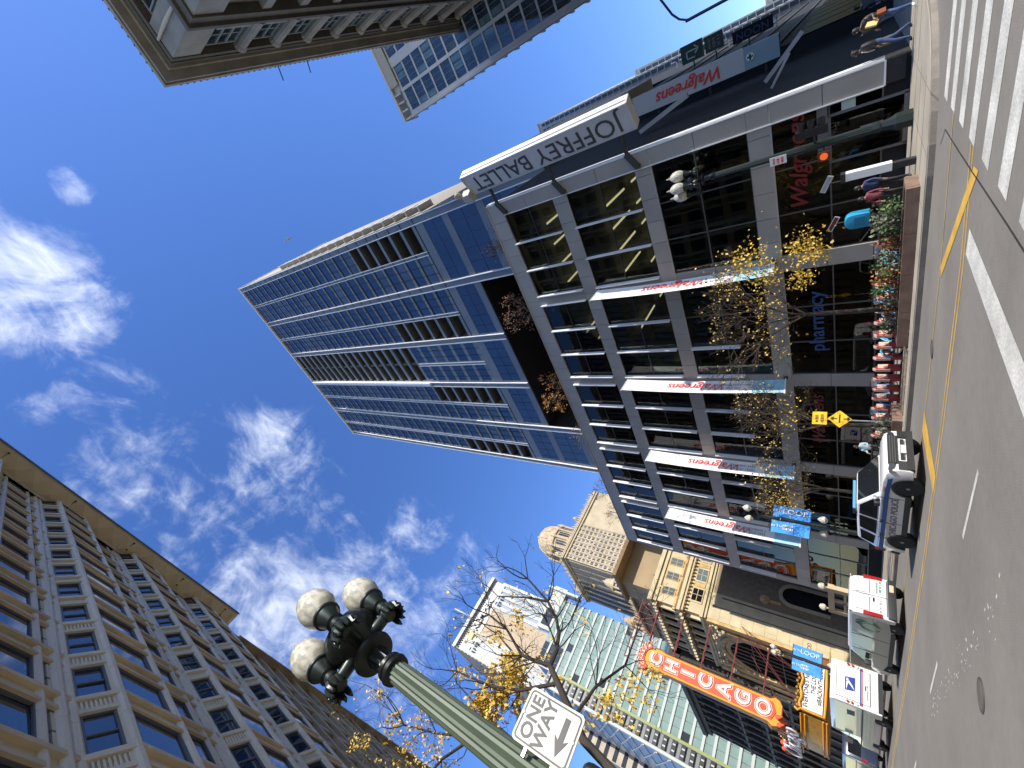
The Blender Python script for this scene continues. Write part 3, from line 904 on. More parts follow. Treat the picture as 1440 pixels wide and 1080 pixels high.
# white residential tower behind the store
XW, YW, ZW = 70.0, -10.0, 70.3
rt = thing('residential_tower', 'white concrete tower with dark window bays, standing behind the granite department store', 'building', (XW, YW, 0))
M_wconc = mat('white_concrete', (0.42, 0.42, 0.41), 0.65, 0, 0.08, 0.3)
M_wglass = dark_glass('tower_window', (0.02, 0.035, 0.05), 1.8, 0.03, 0.03, 0.4, 0.6, 0.8)
M_wglass2 = dark_glass('tower_window_green', (0.10, 0.17, 0.18), 1.7, 0.06, 0, 0.4, 0.3, 0.8)
b = MB(); b.box(XW + .5, XW + 3.4, YW - 40, YW - .4, 0, ZW - 2); b.build('wall', M_wconc, rt)
rr = random.Random(17)
ub = [0, .9, 4.2, 4.7, 8.0, 9.4, 12.7, 13.2, 16.5, 18.4, 21.7, 22.2, 25.5]
for u0, u1 in ((.9, 4.2), (4.7, 8.0), (9.4, 12.7), (13.2, 16.5), (18.4, 21.7), (22.2, 25.5)):
    for k in range(23):
        z0 = ZW - 5.2 - k * 2.55
        piece('window', M_wglass, XW + .3, XW + .42, YW - u1, YW - u0, z0, z0 + 2.2, rt)
        b_ = rr.choice([0, 0, 1, 2])
        for j in range(b_):
            t_ = rr.choice([0, .33, .66]); w_ = (u1 - u0)
            if k < 14: piece('window_blind', M_wglass2, XW + .27, XW + .31, YW - u0 - w_ * (t_ + .30), YW - u0 - w_ * (t_ + .04), z0 + .1, z0 + 2.1, rt)
wb_ = MB()
for u0, u1 in zip(ub[1::2], ub[2::2]):
    for q_ in (1, 2, 3): wb_.box(XW + .24, XW + .31, YW - (u0 + (u1 - u0) * q_ / 4) - .05, YW - (u0 + (u1 - u0) * q_ / 4) + .05, 4, ZW - 3)
wb_.build('window_bar', mat('bar_slate', (0.09, 0.11, 0.13), 0.5), rt, kind='stuff')
for u0, u1 in zip(ub[0::2], ub[1::2]):
    b = MB(); b.box(XW + .1, XW + .5, YW - u1, YW - u0, 0, ZW - 2.6); b.build('pier', M_wconc, rt)
b = MB(); b.box(XW + .1, XW + .5, YW - 40, YW - 25.5, 0, ZW - 2); b.build('pier', M_wconc, rt)
for k in range(24):
    z0 = ZW - 5.2 - k * 2.55
    b = MB(); b.box(XW + .2, XW + .5, YW - 25.5, YW, z0 + 2.2, z0 + 2.55); b.build('spandrel', M_wconc, rt)
b = MB()
for k in range(30): b.box(XW + .3, XW + 3.4, YW - .42, YW - .1, ZW - 4 - k * 2.55, ZW - 3.6 - k * 2.55)
b.box(XW + .0, XW + 1.2, YW - .4, YW, 0, ZW - 2); b.build('north_slab', M_wconc, rt)
b = MB(); b.box(XW - .3, XW + 3.6, YW - 40, YW + .1, ZW - .5, ZW); b.box(XW + .4, XW + .7, YW - 40, YW - 4.4, ZW - 2, ZW - .5)
for k in range(8): b.box(XW - .1, XW + .4, YW - .3 - k * 1.35, YW - .05 - k * 1.35, ZW - 2.2, ZW - .5)
b.build('crown_frame', M_wconc, rt)
b = MB(); b.box(XW - .2, XW + .0, YW - 40, YW - 5.5, ZW - 2.6, ZW - .5); b.build('crown_soffit', mat('soffit_tan', (0.36, 0.32, 0.25), 0.7), rt)
# ================================================================== theatre
XTh, YTh = 22.9, 52.0
M_cream = mat('cream_stone', (0.52, 0.43, 0.265), 0.75, 0, 0.14, 0.9, 0.05)
M_cream2 = mat('ochre_carving', (0.52, 0.35, 0.15), 0.8, 0, 0.25, 1.6, 0.12, 0.6, 9)
M_brown = mat('brown_cornice', (0.20, 0.125, 0.06), 0.75, 0, 0.2, 1)
M_thglass = mat('theatre_glass', (0.012, 0.011, 0.010), 0.45, 0, 0, 1, 0, 0, 6, 1.1, 0.02)
M_gglass = dark_glass('grey_blind_glass', (0.12, 0.15, 0.16), 1.6, 0.1)
th = thing('theatre', 'ornate cream stone theatre with an arched front behind the tall CHICAGO sign', 'building', (XTh, YTh, 0))
YN = 64.0
b = MB(); b.box(XTh, 52, YTh, YN, .15, 20.6); b.build('wall', M_cream, th)
b = MB()
for z0, z1, d in ((20.4, 20.9, .15), (20.9, 21.4, .35), (17.2, 17.5, .25), (17.5, 17.9, .4), (14.7, 15.0, .15), (15.0, 15.3, .3)):
    b.box(XTh - d, 40, YTh - d, YN + d * 0, z0, z1)
b.build('cornice', M_cream, th)
b = MB(); b.box(XTh - .42, 40, YTh - .42, YN, 17.9, 18.05); b.build('cornice_lip', M_brown, th)
b = MB()
for k in range(36): b.box(XTh + .1 + k * .46, XTh + .3 + k * .46, YTh - .34, YTh - .1, 16.95, 17.2)
for k in range(26): b.box(XTh - .34, XTh - .1, YTh + .1 + k * .46, YTh + .3 + k * .46, 16.95, 17.2)
b.build('dentil', M_brown, th)
# south wall windows: upper small row, lower pair with frames
for k, x in enumerate((24.0, 26.0, 28.0, 30.0, 32.0)):
    f = MB(); f.box(x - .08, x + .98, YTh - .1, YTh - .02, 18.5, 20.2); fr = f.build('window', M_cream2, th)
    f = MB(); f.box(x, x + .9, YTh - .13, YTh - .1, 18.65, 20.05); f.build('pane', M_gglass, fr)
    f = MB(); f.box(x + .43, x + .47, YTh - .15, YTh - .13, 18.65, 20.05); f.box(x, x + .9, YTh - .15, YTh - .131, 19.3, 19.36); f.build('glazing_bar', M_cream, fr)
for k, x in enumerate((24.3, 26.9, 29.6, 32.3)):
    f = MB(); f.box(x - .2, x + 1.7, YTh - .12, YTh - .02, 15.45, 16.75); fr = f.build('window', M_cream, th)
    f = MB(); f.box(x, x + 1.5, YTh - .15, YTh - .12, 15.55, 16.65); f.build('pane', M_thglass if k == 0 else M_gglass, fr)
    f = MB(); f.box(x + .72, x + .78, YTh - .17, YTh - .15, 15.55, 16.65); f.box(x, x + 1.5, YTh - .17, YTh - .151, 16.07, 16.13); f.build('glazing_bar', M_cream, fr)
    f = MB(); f.box(x + 1.8, x + 2.3, YTh - .1, YTh - .02, 15.5, 16.7); f.box(x - .2, x + 1.7, YTh - .3, YTh - .02, 18.15, 18.35); f.build('carved_panel', M_cream2, th)
b = MB()
for k in range(14):
    x = 23.3 + k * .62
    b.prism([(x + .29 * cos(pi * i / 8), YTh - .06, 18.12 + .34 * sin(pi * i / 8)) for i in range(9)], (0, -.14, 0))
b.build('scallop', M_cream2, th, kind='stuff')
b = MB(); b.lathe((26.9, YTh - .1, 9.4), [(.45, 0), (.5, .08), (.3, .16), (.001, .2)], 14, axis=(0, -1, 0)); b.box(26.75, 27.05, YTh - .14, YTh, 7.9, 9.0); b.build('cartouche', M_cream2, th)
b = MB(); b.box(25.55, 25.67, YTh - .14, YTh - .06, .3, 13.5); b.box(24.4, 24.46, YTh - .1, YTh - .03, .3, 14.4); b.build('drain_pipe', mat('dark_pipe', (0.09, 0.075, 0.06), 0.6), th)
# stone courses on the blind south wall
for zi in range(13):
    z0 = .2 + zi * 1.1
    for k in range(3):
        x0 = XTh + .02 + k * 1.0 - (.5 if zi % 2 else 0)
        piece('stone', M_cream, max(XTh + .0, x0) + .01, x0 + .99, YTh - .03, YTh + .05, z0 + .012, z0 + 1.09, th)
b = MB(); b.box(26.0, 52, YTh - .025, YTh + .02, .2, 14.5); b.build('brick_wall', mat('brown_brick', (0.24, 0.18, 0.115), 0.85, 0, 0.2, 2.0, 0.12), th)
b = MB(); b.box(25.2, 26.0, YTh - .06, YTh + .02, .2, 14.6); b.build('pilaster', M_cream, th)
# arched opening
ar = MB(); pts = []
cx, zc, R_ = 28.2, 6.9, .95
for i in range(13):
    a = pi * i / 12; pts.append((cx + R_ * cos(a), YTh - .03, zc + R_ * sin(a)))
ar.prism([(cx + R_, YTh - .035, 3.6)] + pts + [(cx - R_, YTh - .035, 3.6)], (0, -.02, 0)); ar.build('arch_opening', M_black, th)
ar = MB()
for i in range(12):
    a0, a1 = pi * i / 12, pi * (i + 1) / 12
    ar.prism([(cx + r * cos(a), YTh - .03, zc + r * sin(a)) for r, a in ((R_ + .02, a0), (R_ + .38, a0), (R_ + .38, a1), (R_ + .02, a1))], (0, -.14, 0))
ar.box(cx - R_ - .38, cx - R_ - .02, YTh - .15, YTh, 3.6, zc); ar.box(cx + R_ + .02, cx + R_ + .38, YTh - .15, YTh, 3.6, zc)
ar.build('arch_surround', M_cream, th)
# west front: pilasters, great arch, upper windows, cornice brackets
XA = XTh
for y in (YTh + .05, YTh + 1.5, YN - 2.2, YN - .8):
    b = MB(); b.box(XA - .35, XA + .05, y, y + .75, 5.5, 14.6); b.build('pilaster', M_cream2, th)
for k in range(6):
    y = YTh + 1.2 + k * 1.85
    f = MB(); f.box(XA - .06, XA + .02, y, y + 1.1, 15.5, 16.8); f.box(XA - .06, XA + .02, y, y + 1.1, 18.6, 20.1); w = f.build('window', M_thglass, th)
    f = MB(); f.box(XA - .3, XA, y - .45, y - .15, 15.3, 17.0); f.box(XA - .3, XA, y - .45, y - .15, 18.2, 20.5); f.build('half_column', M_cream, w)
b = MB()
for k in range(15):
    y = YTh + .2 + k * .8
    b.box(XA - .62, XA - .1, y, y + .3, 20.35, 20.85); b.box(XA - .72, XA - .2, y + .05, y + .25, 17.25, 17.55); b.box(XA - .25, XA, y + .05, y + .4, 18.0, 18.5)
b.build('cornice_bracket', M_cream, th)
b = MB()
cy, zc2 = YTh + 6.0, 9.2
for R0, R1, d, dz in ((4.3, 4.8, .25, 0), (3.7, 4.2, .15, 0)):
    for i in range(20):
        a0, a1 = pi * i / 20, pi * (i + 1) / 20
        b.prism([(XA + .02, cy - r * cos(a), zc2 + r * sin(a)) for r, a in ((R0, a0), (R0, a1), (R1, a1), (R1, a0))], (-d, 0, 0))
b.build('great_arch', M_cream2, th)
b = MB(); pts = [(XA - .02, cy - 3.7 * cos(pi * i / 20), zc2 + 3.7 * sin(pi * i / 20)) for i in range(21)]
b.prism(pts + [(XA - .02, cy + 3.7, 5.6), (XA - .02, cy - 3.7, 5.6)], (-.03, 0, 0)); b.build('arch_window', M_thglass, th)
b = MB()
for k in range(-2, 3): b.box(XA - .12, XA - .05, cy + k * .95 - .05, cy + k * .95 + .05, 5.6, zc2 + sqrt(max(.1, 13.4 - (k * .95) ** 2)))
for z in (7.6, 10.4): b.box(XA - .11, XA - .05, cy - 3.6, cy + 3.6, z, z + .08)
b.build('arch_tracery', M_brown, th)
b = MB(); rr = random.Random(4)
for k in range(46):
    y = YTh + .3 + rr.random() * 11.4; z = rr.choice([14.0, 14.3, 17.9, 13.6])
    b.lathe((XA - .3, y, z), [(.001, -.16), (.14, -.08), (.17, .03), (.1, .14), (.001, .2)], 7)
for (y, z, s_) in ((YTh + 1.3, 13.2, .5), (YTh + 1.2, 7.6, .45), (YTh + 1.6, 8.1, .4), (YN - 1.6, 13.0, .5)):
    for k in range(9): b.lathe((XA - .45 + rr.gauss(0, .1), y + rr.gauss(0, s_ * .5), z + rr.gauss(0, s_ * .5)), [(.001, -.2), (.17, -.1), (.2, .05), (.1, .18), (.001, .24)], 7)
b.build('carved_ornament', M_cream, th)
# set-back stage house with a plain soffit
b = MB(); b.box(27.5, 50, 60.0, 64.5, 20.5, 29.0); b.build('stage_house', mat('tan_render', (0.30, 0.22, 0.13), 0.8, 0, 0.15, 0.4), th)
b = MB(); b.box(26.8, 50, 57.5, 65, 29.0, 29.5); b.build('stage_roof', M_brown, th)

# vertical sign
cs = thing('theatre_sign', 'tall red and orange vertical sign spelling CHICAGO in white letters above the marquee', 'sign', (16.3, 53.4, 0))
M_sred = mat('sign_vermilion', (0.60, 0.085, 0.03), 0.5, 0, 0.05, 1)
M_sor = mat('sign_orange', (0.72, 0.30, 0.02), 0.5, 0, 0.06, 1)
M_sdk = mat('sign_brown', (0.22, 0.07, 0.02), 0.6)
YS = 53.0
def plate(b, pts, y, d): b.prism([(x, y, z) for x, z in pts], (0, d, 0))
cxs = 16.80
half = [(.72, 6.9), (1.1, 7.15), (1.28, 7.6), (1.02, 8.0), (1.02, 18.0), (1.18, 18.5), (1.16, 19.2)]
outl = [(cxs + x, z) for x, z in half] + [(cxs + 1.0 * cos(a), 19.2 + 1.0 * sin(a)) for a in [pi * k / 10 for k in range(11)]] + [(cxs - x, z) for x, z in reversed(half)]
b = MB(); plate(b, outl[::-1], YS, .75); b.build('sign_case', M_sor, cs)
b = MB(); inn_ = [(cxs + .78, 7.7), (cxs + .78, 18.4)] + [(cxs + .76 * cos(a), 18.7 + .76 * sin(a)) for a in [pi * k / 10 for k in range(11)]] + [(cxs - .78, 18.4), (cxs - .78, 7.7), (cxs, 7.35)]
plate(b, inn_[::-1], YS - .06, .06); b.build('sign_face', M_sred, cs)
b = MB()
b.tube([(x, YS - .05, z) for x, z in outl] + [(outl[0][0], YS - .05, outl[0][1])], .05, 6); b.build('sign_rim', M_sdk, cs)
for k, ch in enumerate('CHICAGO'):
    z = 18.74 - k * 1.735
    letters('sign_letter', ch, 1.75, M_sign_w, cs, (cxs, YS - .12, z), X_, Z_, .05, bold=.02)
    letters('letter_outline', ch, 1.75, M_sign_w, cs, (cxs, YS - .075, z), X_, Z_, .012, bold=.15)
    letters('letter_inset', ch, 1.75, M_sred, cs, (cxs, YS - .09, z), X_, Z_, .012, bold=.10)
b = MB(); crown = []
for i in range(11):
    a = radians(150 - 12 * i); crown.append((cxs + 1.75 * cos(a), 18.9 + 1.75 * sin(a)))
for i in range(10, -1, -1):
    a = radians(150 - 12 * i); crown.append((cxs + 1.2 * cos(a), 18.9 + 1.2 * sin(a)))
plate(b, crown, YS - .1, .5); b.build('sign_crown', M_sred, cs)
b = MB(); rr = random.Random(2)
for i in range(26):
    a = radians(168 - 6.2 * i); r_ = 1.86 + .16 * (i % 2)
    b.lathe((cxs + r_ * cos(a), YS + .1, 18.9 + r_ * sin(a)), [(.001, -.13), (.12, -.05), (.12, .06), (.001, .14)], 7)
b.build('crown_bulb', mat('pale_bulb', (0.75, 0.5, 0.38), 0.4), cs)
for k, ch in enumerate('CHASE'):
    a = radians(128 - 17 * k); r_ = 1.47
    letters('crown_letter', ch, .46, M_sign_w, cs, (cxs + r_ * cos(a), YS - .13, 18.9 + r_ * sin(a)), Vector((sin(a), 0, -cos(a))), Vector((cos(a), 0, sin(a))), .02, bold=.01)
b = MB(); a = radians(42); b.lathe((cxs + 1.47 * cos(a), YS - .12, 18.9 + 1.47 * sin(a)), [(.14, 0), (.14, .03)], 8, axis=(0, -1, 0)); b.build('crown_emblem', M_sign_w, cs)
fr_ = MB()
M_lat = mat('maroon_steel', (0.16, 0.035, 0.035), 0.5, 0.3)
for z in (8.6, 11.5, 14.4, 17.3, 20.2):
    for dy in (.2, .6): fr_.bar((cxs + 1.0, YS + dy, z), (XTh + .1, YS + dy, z), .09)
    for k in range(5):
        x0 = cxs + 1.0 + k * 1.05; fr_.bar((x0, YS + .2, z), (x0 + 1.05, YS + .6, z), .05)
for z in (20.2, 22.4):
    fr_.bar((cxs - .9, YS + .3, z), (cxs + 6.2, YS + .3, z), .09)
for k in range(7):
    x0 = cxs - .9 + k * 1.1; fr_.bar((x0, YS + .3, 20.2 + (0 if k % 2 else 2.2)), (x0 + 1.1, YS + .3, 20.2 + (2.2 if k % 2 else 0)), .07)
    fr_.bar((x0, YS + .3, 20.2), (x0, YS + .3, 22.4), .06)
fr_.build('sign_frame', M_lat, cs)

# marquee
mq = thing('marquee', 'theatre marquee with a white letter board, orange neon borders and a curved gilded front', 'marquee', (19, 50, 0))
M_board = mat('letter_board', (0.78, 0.78, 0.76), 0.5, 0, 0.04, 2)
M_gold = mat('marquee_gold', (0.45, 0.24, 0.04), 0.4, 0.3, 0.2, 3)
x0, x1 = 16.9, 21.0
b = MB(); b.box(x0, x1 + .1, 50.05, 58.5, 3.5, 5.2); b.box(x1 + .1, XTh, 52.4, 58.5, 3.5, 5.2); b.build('marquee_body', M_sdk, mq)
b = MB(); b.box(x0 + .25, x1, 49.98, 50.05, 3.78, 5.25); b.build('letter_panel', M_board, mq)
b = MB()
for k in range(1, 5): b.box(x0 + .25, x1, 49.965, 49.98, 3.78 + k * .294 - .006, 3.78 + k * .294 + .006)
for k in range(1, 14): b.box(x0 + .25 + k * .275, x0 + .255 + k * .275, 49.966, 49.98, 3.78, 5.25)
b.build('panel_line', mat('panel_line_grey', (0.45, 0.45, 0.45), 0.5), mq)
for txt, z, xl in (("EVERYONE'S NEIGHBORHOOD", 5.0, x0 + .35), ('THE LOOP', 4.5, x0 + 1.6), ('#BACKINTHELOOP', 4.03, x0 + .9)):
    letters('board_lettering', txt, .47, M_sign_k, mq, (xl, 49.95, z), X_, Z_, .004, .12, 'LEFT', bold=.006, wide=.86)
b = MB()
path = [(x0 + .05, 5.75), (x0 - .1, 5.5), (x0 + .12, 5.3), (x0 + .1, 4.4), (x0 + .1, 3.62), (x0 + 1.2, 3.58), (x1 - .9, 3.58), (x1 + .1, 3.62)]
b.tube([(x, 49.92, z) for x, z in path], .10, 8); b.tube([(x, 49.9, 5.36 + .08 * sin(i * 1.9)) for i, x in enumerate([x0 + .2 + .4 * k for k in range(11)])], .10, 8); b.build('neon_border', M_sor, mq)
b = MB(); rr = random.Random(6)
for k in range(15):
    b.lathe((x0 + .3 + k * .28, 49.9, 5.55 + .12 * (k % 2)), [(.001, -.12), (.13, -.03), (.13, .05), (.001, .14)], 8)
b.build('gilt_scroll', M_gold, mq)
# curved west front with fan, swags and script
b = MB(); W_ = []
for i in range(13):
    t_ = i / 12; y = 50.2 + 8.2 * t_; bulge = 1.0 * sin(pi * t_); W_.append((x0 - .1 - bulge, y))
for (xa, ya), (xb, yb) in zip(W_, W_[1:]):
    b.quad((xa, ya, 3.45), (xa, ya, 5.3), (xb, yb, 5.3), (xb, yb, 3.45))
b.build('curved_front', M_gold, mq)
b = MB()
for z in (3.45, 3.7, 5.0, 5.3): b.tube([(x - .05, y, z) for x, y in W_], .07, 6)
b.build('neon_border', M_sor, mq)
b = MB()
for k in range(17):
    a = pi * k / 16; b.bar((15.75, 54.3, 5.3), (15.75, 54.3 - 2.4 * cos(a), 5.3 + 1.9 * sin(a)), .16, .08)
b.build('fan_ray', M_gold, mq)
b = MB()
for y in (50.4, 52.2, 56.4, 58.0):
    b.tube([(15.7, y - .6, 6.5), (15.6, y - .2, 6.9), (15.6, y + .3, 6.6), (15.7, y + .7, 6.1)], [.05, .22, .2, .06], 8)
b.build('red_plume', M_sred, mq)
letters('marquee_script', 'Chicago', 2.1, mat('neon_tube', (0.62, 0.55, 0.58), 0.4), mq, (15.35, 54.3, 6.0), -Y_, Z_, .06, .35)
b = MB()
for ya, za in ((51.0, 5.5), (52.8, 5.5)):
    for x in (17.4, 20.0): b.bar((x, 50.4, za), (XTh, ya + .3, 11.0), .045)
b.bar((16.6, 56.5, 5.5), (XTh, 56.5, 11), .045)
b.build('stay_rod', M_lat, mq)
b = MB(); b.box(x0 + .1, XTh, 50.3, 58.3, 3.4, 3.5); b.build('marquee_soffit', mat('soffit_bulbs', (0.35, 0.22, 0.08), 0.5), mq)
# ================================================================== domed tower beyond the theatre
M_buff = mat('buff_terracotta', (0.41, 0.33, 0.215), 0.7, 0, 0.14, 0.35)
M_buffd = mat('buff_carving', (0.40, 0.31, 0.19), 0.75, 0, 0.25, 0.8)
M_farwin = dark_glass('far_window', (0.035, 0.04, 0.045), 1.5, 0.1)
M_farblind = dark_glass('far_window_blind', (0.20, 0.21, 0.20), 1.5, 0.2)
jt = thing('domed_tower', 'buff terracotta tower crowned by a dome, rising beyond the cream theatre', 'building', (54, 126, 0))
b = MB(); b.box(54.3, 92, 126.3, 172, 0, 54.0); b.box(61.2, 92, 130.2, 160, 54, 84); b.build('shaft', M_buff, jt)
b = MB()
for z, o in ((54.0, .5), (50.3, .2), (38, .2)): b.box(54 - o, 92, 126 - o, 172, z, z + .7)
for z, o in ((83.2, .4), (84.0, .8), (62, .2)): b.box(61 - o, 92, 130 - o, 160, z, z + .8)
b.build('string_course', M_buff, jt)
# giant piers and windows
rr = random.Random(9); pv = MB()
for k in range(9): pv.box(61.05 + k * 1.85, 61.45 + k * 1.85, 129.9, 130.3, 62.5, 83)
for k in range(8): pv.box(60.9, 61.3, 131.0 + k * 3.9, 131.9 + k * 3.9, 55, 83)
for k in range(14): pv.box(53.9, 54.4, 127 + k * 3.3, 127.9 + k * 3.3, 2, 50)
for k in range(12): pv.box(54.2 + k * 2.0, 54.8 + k * 2.0, 125.9, 126.4, 2, 50)
pv.build('pier', M_buff, jt)
n = 0
for k in range(8):
    for j in range(11):
        z0 = 64 + j * 1.72
        for h in (0, 1):
            x0 = 61.62 + k * 1.85 + h * .62
            piece('window', M_farwin if rr.random() < .62 else M_farblind, x0, x0 + .42, 130.1, 130.25, z0, z0 + .95, jt)
wb = MB()
for k in range(7):
    wb.box(61.05, 61.22, 132.2 + k * 3.9, 134.6 + k * 3.9, 56, 82.5)
for k in range(13): wb.box(54.1, 54.32, 128.1 + k * 3.3, 130.0 + k * 3.3, 6, 49.5)
for k in range(11):
    for j in range(12): wb.box(55.1 + k * 2.0, 55.9 + k * 2.0, 126.1, 126.32, 8 + j * 3.5, 10 + j * 3.5)
for k in range(5): wb.box(56.0 + k * 1.1, 56.6 + k * 1.1, 126.1, 126.32, 51.4, 53)
wb.build('shadow_window', M_farwin, jt)
cr = MB(); rr = random.Random(3)
for k in range(34):
    t_ = k / 34
    for (x, y, z, s_) in ((60.4 + 30 * t_, 129.4, 84.8, .5), (60.4, 129.6 + 29 * t_, 84.8, .5), (53.6, 126 + 44 * t_, 54.8, .45)):
        cr.lathe((x, y, z), [(s_ * .8, -.4), (s_ * .6, .2), (s_ * .25, .9 + .5 * (k % 3 == 0)), (.01, 1.3 + .7 * (k % 3 == 0))], 6)
cr.build('cresting', M_buffd, jt)
dm = MB(); dm.lathe((70.2, 139, 84.5), [(7.6, 0), (7.6, 1.6), (6.6, 2.0), (6.4, 8.6), (7.0, 9.0), (7.0, 9.8), (6.4, 10.4), (6.2, 12.0), (6.2, 12.4), (5.7, 14.6), (4.4, 17.0), (2.5, 18.6), (.9, 19.2), (.5, 20.4), (.01, 21)], 24)
d_ = dm.build('dome', M_buffd, jt)
dw = MB()
for k in range(12):
    a = 2 * pi * k / 12 + .13; c_ = Vector((70.2 + 6.55 * cos(a), 139 + 6.55 * sin(a), 90.0))
    dw.obox(c_, (-sin(a), cos(a), 0), (cos(a), sin(a), 0), Z_, .75, .12, 2.4)
dw.build('dome_window', M_farwin, d_)
dw = MB()
for k in range(12):
    a = 2 * pi * k / 12 - .13; dw.lathe((70.2 + 6.9 * cos(a), 139 + 6.9 * sin(a), 86.5), [(.55, 0), (.4, .3), (.4, 6.2), (.7, 7), (.5, 8.6), (.05, 10)], 8)
for k in range(12):
    a = 2 * pi * k / 12 + .13
    dw.obox((70.2 + 6.55 * cos(a), 139 + 6.55 * sin(a), 90), (-sin(a), cos(a), 0), (cos(a), sin(a), 0), Z_, .08, .2, 2.4)
    dw.tube([(70.2 + r * cos(a), 139 + r * sin(a), 84.5 + z) for r, z in ((6.25, 12.4), (5.75, 14.6), (4.45, 17.0), (2.55, 18.6), (.9, 19.3))], .22, 6)
dw.build('dome_pier', M_buff, d_)
def turret(x, y, z, s, nm='corner_turret'):
    t_ = MB(); t_.lathe((x, y, z), [(1.9 * s, 0), (1.9 * s, 1.0 * s), (1.35 * s, 1.2 * s), (1.35 * s, 5.2 * s), (1.8 * s, 5.5 * s), (1.7 * s, 6.1 * s), (1.3 * s, 6.4 * s), (1.2 * s, 7.2 * s), (.8 * s, 8.3 * s), (.2 * s, 8.9 * s), (.01, 9.6 * s)], 12)
    for k in range(8):
        a = 2 * pi * k / 8; t_.lathe((x + 1.6 * s * cos(a), y + 1.6 * s * sin(a), z + 1.1 * s), [(.3 * s, 0), (.25 * s, 4.2 * s), (.35 * s, 4.5 * s)], 6)
    o = t_.build(nm, M_buff, jt)
    q_ = MB()
    for k in range(8):
        a = 2 * pi * k / 8 + pi / 8; q_.obox((x + 1.32 * s * cos(a), y + 1.32 * s * sin(a), z + 3.2 * s), (-sin(a), cos(a), 0), (cos(a), sin(a), 0), Z_, .28 * s, .1, 1.5 * s)
    q_.build('turret_opening', M_farwin, o)
turret(57.0, 129.0, 54.7, 1.25); turret(57.0, 153.5, 54.7, 1.25); turret(62.4, 131.6, 84.8, .5); turret(62.4, 157, 84.8, .6); turret(78.5, 131.5, 84.8, .5)
turret(57.0, 170, 54.7, 1.25)

# dark block north of the theatre
kb = thing('shadowed_block', 'dark shadowed stone block just beyond the theatre sign, its street front unlit', 'building', (22, 64.6, 0))
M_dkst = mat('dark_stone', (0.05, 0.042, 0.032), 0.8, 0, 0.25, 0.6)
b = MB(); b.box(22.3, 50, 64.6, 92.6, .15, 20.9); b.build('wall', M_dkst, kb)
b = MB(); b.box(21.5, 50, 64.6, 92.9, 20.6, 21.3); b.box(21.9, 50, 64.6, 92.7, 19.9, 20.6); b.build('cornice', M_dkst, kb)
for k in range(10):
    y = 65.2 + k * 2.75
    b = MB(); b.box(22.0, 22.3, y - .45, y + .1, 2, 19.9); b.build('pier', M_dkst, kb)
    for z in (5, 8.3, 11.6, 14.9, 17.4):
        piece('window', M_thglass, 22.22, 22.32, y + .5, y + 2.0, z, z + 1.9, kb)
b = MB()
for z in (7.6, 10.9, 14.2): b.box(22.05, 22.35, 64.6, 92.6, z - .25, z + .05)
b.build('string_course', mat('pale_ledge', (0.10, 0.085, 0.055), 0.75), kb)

# green glass hotel
hb = thing('green_glass_hotel', 'pale green glass slab with white floor bands, beyond the theatre sign', 'building', (20.4, 119, 0))
M_ggr = mat('pale_green_glass', (0.20, 0.275, 0.24), 0.22, 0, 0.10, 0.5, 0, 0, 6, 1.5)
M_ggw = mat('floor_band_white', (0.42, 0.44, 0.39), 0.6)
b = MB(); b.box(24.3, 43, 119.3, 140, 0, 70.5); b.box(21.0, 24.3, 119.4, 140, 0, 66); b.build('core_wall', M_tpan, hb)
rr = random.Random(12)
for j in range(27):
    z0 = 70.4 - (j + 1) * 2.32
    b = MB(); b.box(24.2, 43, 118.9, 119.35, z0, z0 + .55); b.build('floor_band', M_ggw, hb)
    n = 9
    for k in range(n):
        x0 = 24.3 + 18.4 * k / n
        r_ = rr.random()
        g_ = M_farwin if r_ < .035 else M_ggr
        if j < 3 and k < 3: g_ = M_farwin
        piece('pane', g_, x0 + .05, x0 + 18.4 / n - .05, 119.1, 119.22 + rr.random() * .02, z0 + .57, z0 + 2.3, hb)
b = MB()
for k in range(28): b.box(21.2, 23.9, 119.0, 119.2, 12 + k * 1.95, 12.9 + k * 1.95)
b.build('louvre', M_black, hb)
b = MB()
for k in range(28):
    for q_ in (0, 1): b.box(21.8 + q_ * 1.2, 22.1 + q_ * 1.2, 118.95, 119.0, 12.1 + k * 1.95, 12.7 + k * 1.95)
b.box(20.4, 21.0, 118.8, 140, 0, 67); b.box(23.95, 24.2, 118.7, 119.2, 0, 70)
b.build('white_edge', M_ggw, hb)
b = MB(); b.box(24.0, 24.5, 118.5, 118.8, 10, 62); b.build('lightning_strip', mat('yellow_green_strip', (0.24, 0.27, 0.07), 0.5), hb)
b = MB(); b.box(20.25, 20.4, 119, 140, 0, 66); b.build('west_wall', mat('west_grey_glass', (0.12, 0.14, 0.17), 0.3, 0, 0.3, 0.3), hb)
b = MB()
for k in range(20): b.bar((20.2, 119.2, 8 + k * 3), (20.2, 126, 11 + k * 3), .3); b.bar((20.2, 126, 8 + k * 3), (20.2, 132.5, 11 + k * 3), .3); b.box(20.1, 20.25, 119, 140, 7.8 + k * 3, 8.0 + k * 3)
b.build('west_bracing', M_ggw, hb)
b = MB(); b.box(33, 46, 118.9, 121, 70.5, 75); b.box(44.5, 45.2, 118, 121, 66, 76.5); b.build('roof_frame', M_ggw, hb)
b = MB(); b.box(34.0, 39, 118.8, 118.92, 71.3, 74.2); b.build('roof_opening', M_farwin, hb)

